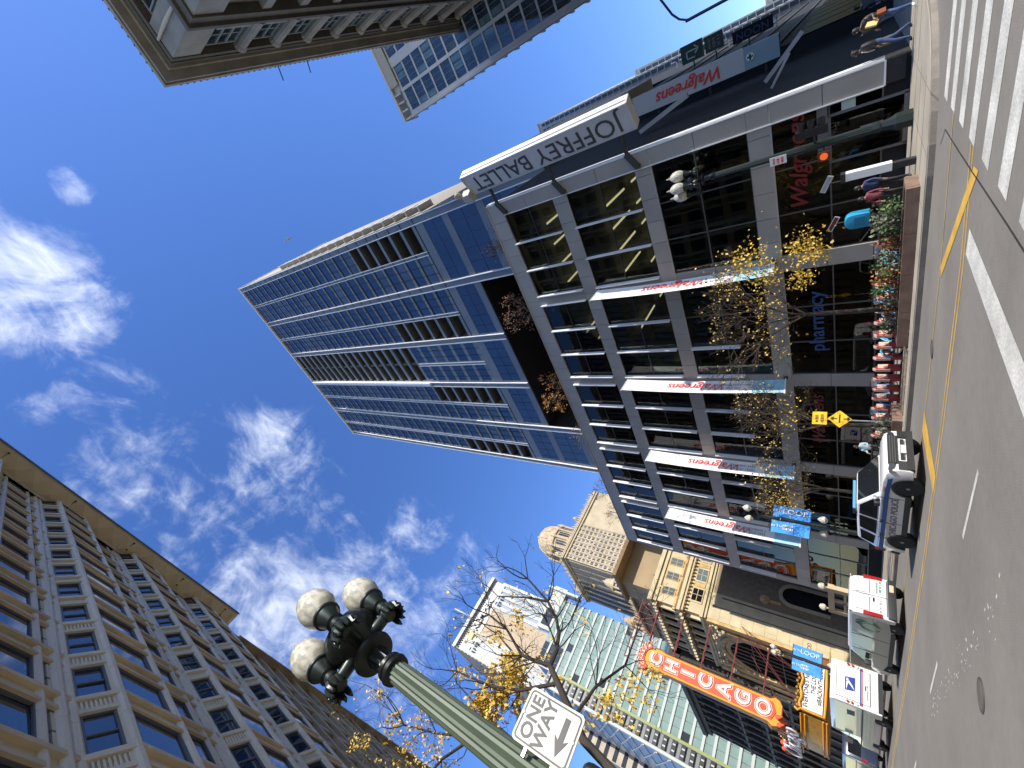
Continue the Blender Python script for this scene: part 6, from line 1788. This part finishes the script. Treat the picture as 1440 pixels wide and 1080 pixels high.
# pylon, box, plates
py = thing('white_pylon', 'slim bright white information pylon standing before the shop doors', 'pylon', (19.8, 6.05, .15))
b = MB(); b.box(19.75, 20.05, 5.93, 6.2, .75, 2.0); b.build('pylon_face', mat('pylon_white', (0.84, 0.84, 0.82), 0.4), py)
b = MB(); b.box(19.73, 20.05, 5.92, 6.22, 2.0, 2.14); b.box(19.78, 20.02, 5.97, 6.18, .15, .75); b.build('pylon_end', M_plastic, py)
b = MB(); b.box(19.745, 19.75, 6.02, 6.1, 2.03, 2.1); b.build('pylon_symbol', M_sign_w, py)
bb = thing('blue_box', 'bright blue round-topped box raised on a post behind the planter plants', 'box', (19.9, 7.7, .15))
b = MB(); b.prism([(19.6, 7.45, 1.3)] + [(19.6, 7.72 + .27 * cos(a), 1.82 + .22 * sin(a)) for a in [pi - pi * k / 8 for k in range(9)]] + [(19.6, 7.99, 1.3)], (.42, 0, 0)); soft(b.build('hood', mat('box_blue', (0.03, 0.30, 0.52), 0.4), bb), .03)
b = MB(); b.box(19.75, 19.87, 7.66, 7.78, .15, 1.3); b.build('post', M_plastic, bb)
b = MB(); b.box(19.59, 19.6, 7.55, 7.9, 1.45, 1.75); b.build('panel', mat('box_blue_dark', (0.02, 0.2, 0.36), 0.4), bb)
for (y, z, lab) in ((6.15, 2.5, 'white street plate set edgeways on a thin post, nearer the corner lamp'), (7.72, 2.33, 'white-edged dark street plate on a thin post beside the blue box')):
    sp = thing('street_plate', lab, 'sign', (19.8, y, .15))
    b = MB(); b.tube([(19.8, y, .15), (19.8, y, z)], .025, 6); b.build('post', M_plastic, sp)
    b = MB(); b.obox((19.8, y, z + .05), (.2, .5, .22), (0, -.4, .9), (.9, -.2, -.3), .36, .09, .008); b.build('plate', M_sign_w, sp)
    b = MB(); b.obox(Vector((19.8, y, z + .05)) - Vector((.9, -.2, -.3)).normalized() * .01, (.2, .5, .22), (0, -.4, .9), (.9, -.2, -.3), .32, .06, .004); b.build('plate_face', M_lat if y > 7 else mat('plate_grey', (0.45, 0.45, 0.47), 0.5), sp)
# stair kiosk with globe lamps
sk = thing('stair_kiosk', 'tan stone stair entrance with two white globe lamps, seen just over the van', 'kiosk', (19, 32.6, .15))
M_tanst = mat('tan_kiosk_stone', (0.50, 0.40, 0.25), 0.7, 0, 0.1, 1)
b = MB(); b.box(19, 19.35, 32.6, 35.7, 2.75, 3.1); b.box(19, 19.3, 32.6, 33.0, .15, 2.75); b.box(19, 19.3, 35.3, 35.7, .15, 2.75); b.box(19.02, 19.3, 33.0, 35.3, 2.1, 2.25); b.box(19.02, 19.3, 34.05, 34.2, .15, 2.75); b.build('surround', M_tanst, sk)
b = MB(); b.box(19.2, 19.25, 33.0, 35.3, .15, 2.75); b.build('dark_opening', M_black, sk)
for y in (32.8, 35.5):
    b = MB(); b.lathe((19.15, y, 3.1), [(.05, 0), (.06, .1), (.2, .2), (.22, .35), (.15, .5), (.01, .56)], 14); b.build('lamp_globe', M_globe, sk, smooth=True)
# hanging rod at the upper right
hr = thing('hanging_rod', 'thin dark rod hung from a curved arm in front of the sky', 'mast arm', (30, -13.3, .15))
b = MB(); b.tube([(30, -1.02, 8.8), (30, -1.02, 6.2)], .075, 8); b.build('rod', mat('rod_navy', (0.015, 0.02, 0.05), 0.4, .4), hr)
b = MB(); b.tube([(30, -1.0, 8.55), (30, -1.08, 8.8), (30, -1.25, 9.1), (30, -1.6, 9.4), (30, -2.6, 9.9), (30, -6, 10.2), (30, -13.3, 10.2)], [.05, .05, .05, .055, .06, .08, .1], 8); b.tube([(30, -13.3, .15), (30, -13.3, 10.3)], .12, 10); b.build('arm', mat('rod_navy', (0.015, 0.02, 0.05), 0.4, .4), hr)

# ================================================================== trees
M_bark = mat('bark', (0.042, 0.033, 0.026), 0.85, 0, 0.3, 5, 0.2)
M_bark2 = mat('twig_brown', (0.050, 0.036, 0.024), 0.85, 0, 0.2, 3)
def grow(b, p, d, length, rad, depth, rng, tips, spread=.55, lift=.12, nseg=3, kids=(2, 3), shrink=.72, minr=.004):
    pts = [p]; q = p.copy(); dd = d.copy()
    for i in range(nseg):
        dd = (dd + Vector((rng.gauss(0, .16), rng.gauss(0, .16), rng.gauss(0, .10) + lift * .5))).normalized()
        q = q + dd * length / nseg; pts.append(q.copy())
    r1 = max(minr, rad * .68)
    b.tube(pts, [rad + (r1 - rad) * i / nseg for i in range(nseg + 1)], 7 if rad > .03 else (5 if rad > .012 else 3), cap=False)
    if depth == 0:
        tips.append((q, dd)); return
    for k in range(rng.randint(*kids)):
        ax = dd.cross(Vector((rng.gauss(0, 1), rng.gauss(0, 1), rng.gauss(0, 1)))).normalized()
        nd = (dd + ax * rng.uniform(spread * .6, spread * 1.3)).normalized()
        grow(b, q, nd, length * rng.uniform(shrink * .85, shrink * 1.1), r1 * rng.uniform(.62, .85), depth - 1, rng, tips, spread, lift, nseg, kids, shrink, minr)
    for pp in pts[1:-1]:
        if rng.random() < .55 and depth > 0:
            ax = dd.cross(Vector((rng.gauss(0, 1), rng.gauss(0, 1), rng.gauss(0, 1)))).normalized()
            grow(b, pp, (dd * .5 + ax).normalized(), length * .55, r1 * .45, max(0, depth - 2), rng, tips, spread, lift, nseg, kids, shrink, minr)
def street_tree(x, y, h0, seed, label, leaf_n, leaf_pts, H=4.2):
    rng = random.Random(seed)
    t_ = thing('street_tree', label, 'tree', (x, y, .15))
    b = MB(); tips = []
    p = Vector((x, y, .15)); q = Vector((x + rng.gauss(0, .08), y + rng.gauss(0, .08), h0))
    b.tube([p, (p + q) / 2 + Vector((.03, .04, 0)), q], [.12, .10, .085], 9)
    b.build('trunk', M_bark, t_)
    b = MB()
    for k in range(5):
        a = 2 * pi * k / 5 + rng.random(); d = Vector((.42 * cos(a), .42 * sin(a), 1)).normalized()
        grow(b, q, d, H * .36, .045, 5, rng, tips, .62, .08, 3, (2, 3), .70, .0075)
    b.build('branch', M_bark2, t_)
    b = MB(); b2 = MB()
    for (c, s_, n) in leaf_pts:
        leaf_cloud(b, c, s_, s_, s_, n, .125, rng, .8); leaf_cloud(b2, c, s_ * 1.2, s_ * 1.2, s_ * 1.1, n // 2, .11, rng, .8)
    for (tp, dd) in rng.sample(tips, min(len(tips), leaf_n)):
        leaf_cloud(b2, tp, .08, .08, .08, rng.randint(1, 3), .10, rng, .8)
    b.build('leaves', M_yleaf, t_); b2.build('leaves', M_yleaf2, t_)
street_tree(18.8, 11.1, 3.3, 5, 'street tree nearest the crossing, with clumps of yellow leaves on its lower south side', 130,
            [((18.7, 8.2, 5.2), .38, 260), ((18.5, 8.9, 4.6), .28, 160), ((18.6, 8.0, 3.3), .35, 260), ((18.7, 9.3, 3.4), .25, 130), ((18.6, 10.2, 4.8), .4, 90), ((18.8, 9.0, 6.2), .4, 90), ((18.6, 12.0, 4.6), .5, 80), ((18.6, 8.3, 2.9), .2, 90)], 4.6)
street_tree(18.8, 17.2, 2.8, 8, 'nearly bare street tree behind the yellow diamond sign', 90, [((18.7, 16.8, 4.2), .4, 50), ((18.6, 15.6, 5.5), .5, 40), ((18.6, 18.4, 5.0), .5, 50)], 4.4)
street_tree(18.8, 22.1, 3.0, 13, 'thin street tree with scattered yellow leaves behind the police car', 110, [((18.6, 23.4, 4.6), .35, 120), ((18.6, 21.5, 5.6), .5, 90), ((18.6, 24.0, 5.4), .3, 100), ((18.6, 24.6, 4.3), .25, 110)], 3.6)
def terrace_tree(x, y, h, seed, m, label, n=260):
    rng = random.Random(seed); t_ = thing('terrace_tree', label, 'tree', (x, y, 21.58))
    b = MB(); tips = []
    for k in range(6):
        a = 2 * pi * k / 6; grow(b, Vector((x, y, 21.58)), Vector((.5 * cos(a), .5 * sin(a), 1)).normalized(), h * .38, .03, 3, rng, tips, .6, .08, 2, (2, 3), .72, .008)
    b.build('branch', M_bark2, t_)
    b = MB()
    for tp, dd in tips:
        leaf_cloud(b, tp, .12, .12, .12, max(1, n // max(1, len(tips))), .15, rng, .4)
    b.build('leaves', m, t_)
M_rust = mat('leaf_rust', (0.26, 0.13, 0.07), 0.7, 0, 0.3, 4)
M_rusto = mat('leaf_copper', (0.40, 0.19, 0.06), 0.7, 0, 0.3, 4)
terrace_tree(25.2, 12.3, 3.4, 3, M_rust, 'brown bare-twigged terrace tree at the south end of the dark opening', 700)
terrace_tree(25.2, 20.6, 3.3, 4, M_rusto, 'copper-leaved terrace tree in the middle of the dark opening', 1100)
terrace_tree(25.4, 26.6, 2.2, 6, M_rust, 'low brown terrace shrub at the north end of the dark opening', 200)
terrace_tree(25.2, 34.6, 2.6, 7, M_rust, 'thin terrace tree against the sky, nearer the tower edge', 220)
terrace_tree(25.2, 39.2, 2.6, 9, M_rust, 'thin terrace tree against the sky, at the theatre end of the roof', 220)
terrace_tree(25.0, 6.2, 2.4, 10, M_bark2, 'leafless terrace shrub in front of the blue glass, near the blade sign', 60)
# near trees on the west pavement, partly bare with hanging yellow leaflets
def guided_tree(base, trunk, limbs, blobs, seed, label, tip_leaf=60):
    rng = random.Random(seed); t_ = thing('street_tree', label, 'tree', base)
    b = MB(); n = len(trunk)
    b.tube(trunk, [.095 - .045 * i / (n - 1) for i in range(n)], 10); b.build('trunk', M_bark, t_)
    b = MB(); tips = []
    for pts, r0 in limbs:
        b.tube(pts, [r0 * (1 - .6 * i / (len(pts) - 1)) for i in range(len(pts))], 7)
        for i in range(1, len(pts)):
            p = Vector(pts[i]); d = (p - Vector(pts[i - 1])).normalized()
            for k in range(3):
                ax = d.cross(Vector((rng.gauss(0, 1), rng.gauss(0, 1), rng.gauss(0, 1)))).normalized()
                grow(b, p, (d * .6 + ax * .7).normalized(), .55, r0 * .34, 2, rng, tips, .6, .10, 3, (2, 3), .78, .0035)
    b.build('branch', mat('dark_bark', (0.03, 0.024, 0.02), 0.85), t_)
    b = MB(); b2 = MB()
    for c, s_, k in blobs:
        for j in range(k):
            q = (c[0] + rng.gauss(0, s_), c[1] + rng.gauss(0, s_), c[2] + rng.gauss(0, s_))
            leaf_cloud(b if rng.random() < .7 else b2, q, .035, .035, .06, 5, .085, rng, 1.6)
    for tp, dd in rng.sample(tips, min(tip_leaf, len(tips))): leaf_cloud(b2, tp, .04, .04, .05, 2, .08, rng, 1.5)
    b.build('leaves', M_yleaf, t_); b2.build('leaves', M_yleaf2, t_)
guided_tree((.25, 8.1, .15), [(.25, 8.1, .15), (.55, 8.3, 3.0), (1.05, 8.5, 5.1), (1.25, 8.5, 5.4), (1.6, 8.5, 5.9), (1.8, 8.5, 6.2)],
            [([(1.8, 8.5, 6.2), (2.1, 8.5, 6.2), (2.4, 8.5, 6.3), (2.65, 8.5, 6.5), (2.9, 8.5, 6.85), (3.2, 8.5, 7.6)], .05),
             ([(1.8, 8.5, 6.2), (1.75, 8.5, 6.5), (1.72, 8.5, 6.85), (2.0, 8.4, 7.4), (2.1, 8.4, 8.0)], .045),
             ([(2.9, 8.5, 6.85), (2.8, 8.5, 7.4), (2.6, 8.6, 8.2)], .03),
             ([(1.25, 8.5, 5.4), (1.9, 8.7, 5.3), (2.5, 8.9, 5.0), (3.2, 9.2, 5.1)], .035),
             ([(1.6, 8.5, 5.9), (1.2, 8.6, 6.6), (1.0, 8.7, 7.3), (.9, 8.8, 8.3)], .04)],
            [((1.0, 9, 7.3), .17, 110), ((1.35, 9, 7.1), .19, 110), ((.55, 9, 7.5), .15, 80), ((.75, 9, 7.35), .17, 90), ((1.6, 9, 7.3), .13, 60), ((.95, 9, 8.4), .10, 14), ((2.3, 8.7, 7.5), .13, 20), ((1.8, 9, 5.0), .2, 34), ((2.4, 9, 4.7), .18, 30), ((1.3, 9, 5.6), .16, 14), ((2.0, 8.8, 6.5), .2, 8), ((1.9, 9, 7.9), .1, 12)], 51,
            'near west-side tree behind the ONE WAY sign, with a dense cluster of yellow leaves', 70)
guided_tree((.2, 11, .15), [(.2, 11, .15), (.45, 11, 4.0), (.6, 11, 7.4), (1.0, 11, 7.7), (1.4, 11, 8.0)],
            [([(1.4, 11, 8.0), (1.8, 11, 8.1), (2.1, 11, 8.4), (2.4, 11, 9.4)], .05), ([(.6, 11, 7.4), (.2, 11, 8.6), (-.2, 11, 9.6), (-.5, 11, 10.6)], .045),
             ([(.2, 11, 8.6), (-.5, 11, 9.1), (-1.1, 11, 9.3), (-1.6, 11.2, 10.2)], .04), ([(-1.1, 11, 9.3), (-1.5, 10.8, 8.9), (-2.0, 10.6, 9.0)], .03), ([(.6, 11, 7.4), (.7, 11, 8.6), (.9, 11, 9.8)], .035), ([(-1.1, 11, 9.3), (-1.0, 11, 10.4), (-1.3, 11, 12)], .02), ([(-.5, 11, 10.6), (-.3, 11, 11.6), (-.4, 11, 12.6)], .02)],
            [((-.6, 11, 11.0), .16, 24), ((-.2, 11, 10.2), .18, 24), ((-.8, 11, 10.2), .2, 34), ((-.35, 11, 12.0), .10, 10), ((-1.4, 11, 11.6), .13, 20), ((-1.2, 11, 9.4), .2, 30), ((-2.0, 10.8, 9.6), .14, 16), ((.2, 11, 9.4), .18, 18), ((-.4, 11, 9.3), .2, 26), ((-1.55, 11, 10.3), .14, 18)], 77,
            'second near west-side tree, half bare, reaching under the near lamp globes', 90)

# ================================================================== people
def person(x, y, z0, rz, joints, cloth, label, h=1.72, extras=None):
    """one continuous skinned body; material zones follow the bones they grow from"""
    t_ = thing('person', label, 'person', (x, y, z0), rz, local=True)
    J = joints; s = h / 1.72
    names = list(J); idx = {n: i for i, n in enumerate(names)}
    E = [('pelvis', 'waist'), ('waist', 'chest'), ('chest', 'neck'), ('neck', 'head'), ('head', 'crown'), ('chest', 'shL'), ('shL', 'elL'), ('elL', 'haL'), ('haL', 'fiL'), ('chest', 'shR'), ('shR', 'elR'), ('elR', 'haR'), ('haR', 'fiR'),
         ('pelvis', 'hipL'), ('hipL', 'knL'), ('knL', 'anL'), ('anL', 'toL'), ('pelvis', 'hipR'), ('hipR', 'knR'), ('knR', 'anR'), ('anR', 'toR')]
    RAD = dict(pelvis=.145, waist=.135, chest=.16, neck=.055, head=.088, crown=.078, shL=.075, shR=.075, elL=.052, elR=.052, haL=.036, haR=.036, fiL=.022, fiR=.022, hipL=.095, hipR=.095, knL=.065, knR=.065, anL=.045, anR=.045, toL=.04, toR=.04)
    bulk = cloth.get('bulk', 1.0)
    me = bpy.data.meshes.new('body')
    me.from_pydata([tuple(Vector(J[n]) * s) for n in names], [(idx[a], idx[b_]) for a, b_ in E], [])
    o = bpy.data.objects.new('body_cage', me); COL.objects.link(o)
    sk_ = o.modifiers.new('skin', 'SKIN'); su = o.modifiers.new('sub', 'SUBSURF'); su.levels = 1; su.render_levels = 1
    for n in names:
        r = RAD[n] * s * (bulk if n in ('waist', 'chest', 'pelvis', 'shL', 'shR', 'elL', 'elR') else 1)
        d = me.skin_vertices[0].data[idx[n]]; d.radius = (r, r * (.8 if n in ('waist', 'chest', 'pelvis') else 1)); d.use_root = (n == 'pelvis')
    dg = bpy.context.evaluated_depsgraph_get(); ev = o.evaluated_get(dg)
    m2 = bpy.data.meshes.new_from_object(ev); bpy.data.objects.remove(o)
    mats_ = [cloth['top'], cloth['legs'], cloth['shoes'], M_skin]
    for m in mats_: m2.materials.append(m)
    zone = {('neck', 'head'): 3, ('head', 'crown'): 3, ('haL', 'fiL'): 3, ('haR', 'fiR'): 3, ('hipL', 'knL'): 1, ('knL', 'anL'): 1, ('hipR', 'knR'): 1, ('knR', 'anR'): 1, ('pelvis', 'hipL'): 1, ('pelvis', 'hipR'): 1, ('anL', 'toL'): 2, ('anR', 'toR'): 2}
    segs = [((Vector(J[a]) * s), (Vector(J[b_]) * s), zone.get((a, b_), 0)) for a, b_ in E]
    for f in m2.polygons:
        c = f.center; best = 9; zi = 0
        for a, b_, zz in segs:
            ab = b_ - a; t = max(0, min(1, (c - a).dot(ab) / max(1e-6, ab.length_squared)))
            dd = (c - a - ab * t).length
            if dd < best: best, zi = dd, zz
        f.material_index = zi; f.use_smooth = True
    ob_ = bpy.data.objects.new('body', m2); COL.objects.link(ob_); ob_.parent = t_
    hc = Vector(J['head']) * s
    b = MB(); b.lathe(hc + Vector((-.02 * s, 0, .01)), [(.085 * s, -.09 * s), (.105 * s, -.02 * s), (.10 * s, .06 * s), (.07 * s, .11 * s), (.001, .13 * s)], 14); b.build('hair', cloth['hair'], t_, smooth=True)
    b = MB(); f_ = hc + Vector((.092 * s, 0, .0))
    b.obox(f_ + Vector((.01, 0, -.01)), X_, Y_, Z_, .014 * s, .012 * s, .022 * s); b.build('nose', M_skin, t_)
    b = MB()
    for q in (-1, 1): b.obox(f_ + Vector((-.004, .034 * s * q, .022 * s)), X_, Y_, Z_, .006, .012 * s, .007 * s)
    b.obox(f_ + Vector((-.004, 0, -.05 * s)), X_, Y_, Z_, .006, .022 * s, .006 * s); b.build('face_mark', M_black, t_)
    b = MB()
    for hand, el in (('fiL', 'haL'), ('fiR', 'haR')):
        p = Vector(J[hand]) * s; d = (Vector(J[hand]) - Vector(J[el])).normalized()
        for k in range(4): b.tube([p + Vector((0, .012 * (k - 1.5), 0)), p + d * .03 * s + Vector((.004, .013 * (k - 1.5), 0)), p + d * (.06 - .008 * abs(k - 1.5)) * s + Vector((.012, .013 * (k - 1.5), 0))], [.010, .009, .007], 5)
        b.tube([p - d * .03 * s + Vector((.02, 0, 0)), p + Vector((.035, 0, 0)) + d * .01], [.011, .008], 5)
    b.build('finger', M_skin, t_)
    if extras: extras(t_, J, s)
    return t_
M_skin = mat('skin', (0.36, 0.21, 0.14), 0.55)
M_jean = mat('blue_denim', (0.06, 0.10, 0.20), 0.85, 0, 0.2, 8)
M_bjack = mat('black_puffer', (0.018, 0.017, 0.018), 0.6, 0, 0.3, 9)
M_brjack = mat('brown_black_puffer', (0.045, 0.036, 0.028), 0.55, 0, 0.4, 9)
M_hair = mat('dark_hair', (0.012, 0.010, 0.009), 0.6)
M_boot = mat('black_boot', (0.02, 0.018, 0.018), 0.5)
M_sneak = mat('white_sneaker', (0.72, 0.72, 0.72), 0.5)
def pose(step=.22, lean=0.0, armL=(.05, -.05), armR=(.05, .05), bend=0.0):
    J = dict(pelvis=(0, 0, .93), waist=(.01, 0, 1.08), chest=(.02 + lean, 0, 1.30), neck=(.03 + lean * 1.4, 0, 1.47), head=(.05 + lean * 1.6, 0, 1.60), crown=(.05 + lean * 1.6, 0, 1.66),
             shL=(.0 + lean, .19, 1.38), elL=(-.04 + armL[0], .25, 1.12), haL=(.05 + armL[0] * 2.2, .24, .90 + armL[1]), fiL=(.06 + armL[0] * 2.6, .24, .82 + armL[1]),
             shR=(.0 + lean, -.19, 1.38), elR=(-.04 + armR[0], -.25, 1.12), haR=(.05 + armR[0] * 2.2, -.24, .90 + armR[1]), fiR=(.06 + armR[0] * 2.6, -.24, .82 + armR[1]),
             hipL=(0, .09, .88), knL=(step * .62 + .04, .10, .50), anL=(step, .10, .09), toL=(step + .16, .11, .04),
             hipR=(0, -.09, .88), knR=(-step * .35 + .05, -.10, .49), anR=(-step, -.10, .09 + bend), toR=(-step + .16, -.11, .04 + bend * .4))
    return J
def bag(t_, J, s):
    b = MB(); p = Vector(J['haR']) * s; b.obox(p + Vector((0, -.03, -.2)), X_, Y_, Z_, .14, .05, .15); b.build('shoulder_bag', mat('mustard_bag', (0.30, 0.22, 0.10), 0.7), t_)
    b = MB(); c = Vector(J['chest']) * s; b.tube([c + Vector((.12, .12, .12)), c + Vector((.16, .02, -.05)), c + Vector((.14, -.1, -.25))], .022, 6); b.tube([c + Vector((-.05, -.2, .1)), c + Vector((.0, -.25, -.2)), p + Vector((0, -.03, -.08))], .02, 6); b.build('pale_strap', mat('strap_pale', (0.62, 0.55, 0.48), 0.7), t_)
    b = MB(); h = Vector(J['head']) * s; b.lathe(h + Vector((-.03, 0, .06)), [(.09, -.03), (.10, .02), (.06, .08), (.001, .10)], 12); b.lathe(h + Vector((-.12, 0, .1)), [(.001, -.05), (.05, 0), (.001, .05)], 8); b.build('hair_bun', M_hair, t_)
def paper(t_, J, s):
    b = MB(); p = Vector(J['haL']) * s; b.obox(p + Vector((.1, -.1, .05)), (1, 0, .3), Y_, (-.3, 0, 1), .12, .03, .16); b.build('held_packet', mat('packet_yellow', (0.7, 0.5, 0.2), 0.6), t_)
    b = MB(); c = Vector(J['pelvis']) * s; b.obox(c + Vector((.05, .19, -.02)), X_, Y_, Z_, .11, .05, .12); b.build('hip_bag', mat('bag_rust', (0.25, 0.06, 0.02), 0.6), t_)
person(24.3, 2.75, .15, radians(110), pose(.24, .03, (.06, .1), (-.02, .02)), dict(top=M_bjack, legs=M_jean, shoes=M_boot, hair=M_hair, bulk=1.55), 'person in a black jacket and jeans with pale straps, stepping off the far corner', 1.72, bag)
person(23.9, 1.95, .15, radians(150), pose(.16, .12, (.12, .22), (.1, .15)), dict(top=M_brjack, legs=M_jean, shoes=M_sneak, hair=M_hair, bulk=1.75), 'person in a bulky brown-black puffer, jeans and white sneakers at the far corner', 1.7, paper)
person(29.5, 1.7, .15, radians(200), pose(.30, .02), dict(top=mat('navy_coat', (0.015, 0.02, 0.04), 0.7), legs=M_jean, shoes=M_boot, hair=M_hair, bulk=1.1), 'person in dark coat and jeans farther back in the shade of the side street', 1.7)
person(20.9, 6.9, .15, radians(170), pose(.05), dict(top=mat('navy_jersey', (0.03, 0.045, 0.12), 0.7), legs=M_bjack, shoes=M_boot, hair=M_hair), 'person in a navy top standing behind the plants, next to the white pylon', 1.6)
person(20.6, 7.25, .15, radians(190), pose(.05), dict(top=mat('maroon_top', (0.16, 0.03, 0.04), 0.7), legs=M_bjack, shoes=M_boot, hair=M_hair), 'person in a maroon top standing behind the plants, left of the navy one', 1.5)
person(20.9, 20.8, .15, radians(200), pose(.12, .05, (.12, .2), (.12, .2)), dict(top=mat('pale_blue_coat', (0.38, 0.50, 0.56), 0.7, 0, .2, 6), legs=M_bjack, shoes=M_boot, hair=M_hair, bulk=1.15), 'person in a pale blue coat just ahead of the police car', 1.62)
person(21.2, 36.2, .15, radians(230), pose(.2), dict(top=M_bjack, legs=M_jean, shoes=M_boot, hair=M_hair), 'person in black walking on the pavement in front of the white van', 1.65)
# gulls
for (dx, dz, lab) in ((0, 0, 'tiny white gull high in the blue sky, the lower of a pair'), (.55, .75, 'tiny white gull high in the blue sky, the upper of a pair')):
    gl = thing('gull', lab, 'bird', (20 + dx, -.45, 41 + dz))
    c = Vector(gl.location)
    b = MB(); b.tube([c + Vector((0, -.14, 0)), c, c + Vector((0, .16, .02))], [.01, .045, .02], 7); b.build('body', M_sneak, gl)
    b = MB()
    for s_ in (-1, 1): b.prism([c + Vector((0, -.05, .02)), c + Vector((s_ * .22, -.02, .10)), c + Vector((s_ * .42, .08, .05)), c + Vector((s_ * .2, .06, .09)), c + Vector((0, .06, .02))], (0, 0, .012))
    b.build('wing', M_sneak, gl)

# parts made of many small pieces that cannot be picked apart at this size
for o in bpy.data.objects:
    if o.type == 'MESH' and o.parent and o.name.split('.')[0] in ('balcony_recess', 'balcony_window', 'dentil', 'carved_ornament', 'cornice_bracket', 'cresting', 'cornice_bead', 'crown_bulb', 'gilt_scroll', 'shadow_window', 'louvre', 'window_stripe', 'floor_band_far', 'belt_lamp', 'soffit_fixing', 'soffit_fold', 'crown_opening', 'west_band', 'dome_window', 'turret_opening', 'panel_line', 'joint_backing', 'leaves', 'foliage', 'fluting', 'star_badge', 'balcony_slab', 'balcony_rail', 'west_bracing', 'fan_ray', 'edge_rib', 'mullion', 'finger', 'spoke', 'floor_strip', 'sign_frame', 'floor_plate', 'inner_wall', 'string_course'):
        o['kind'] = 'stuff'
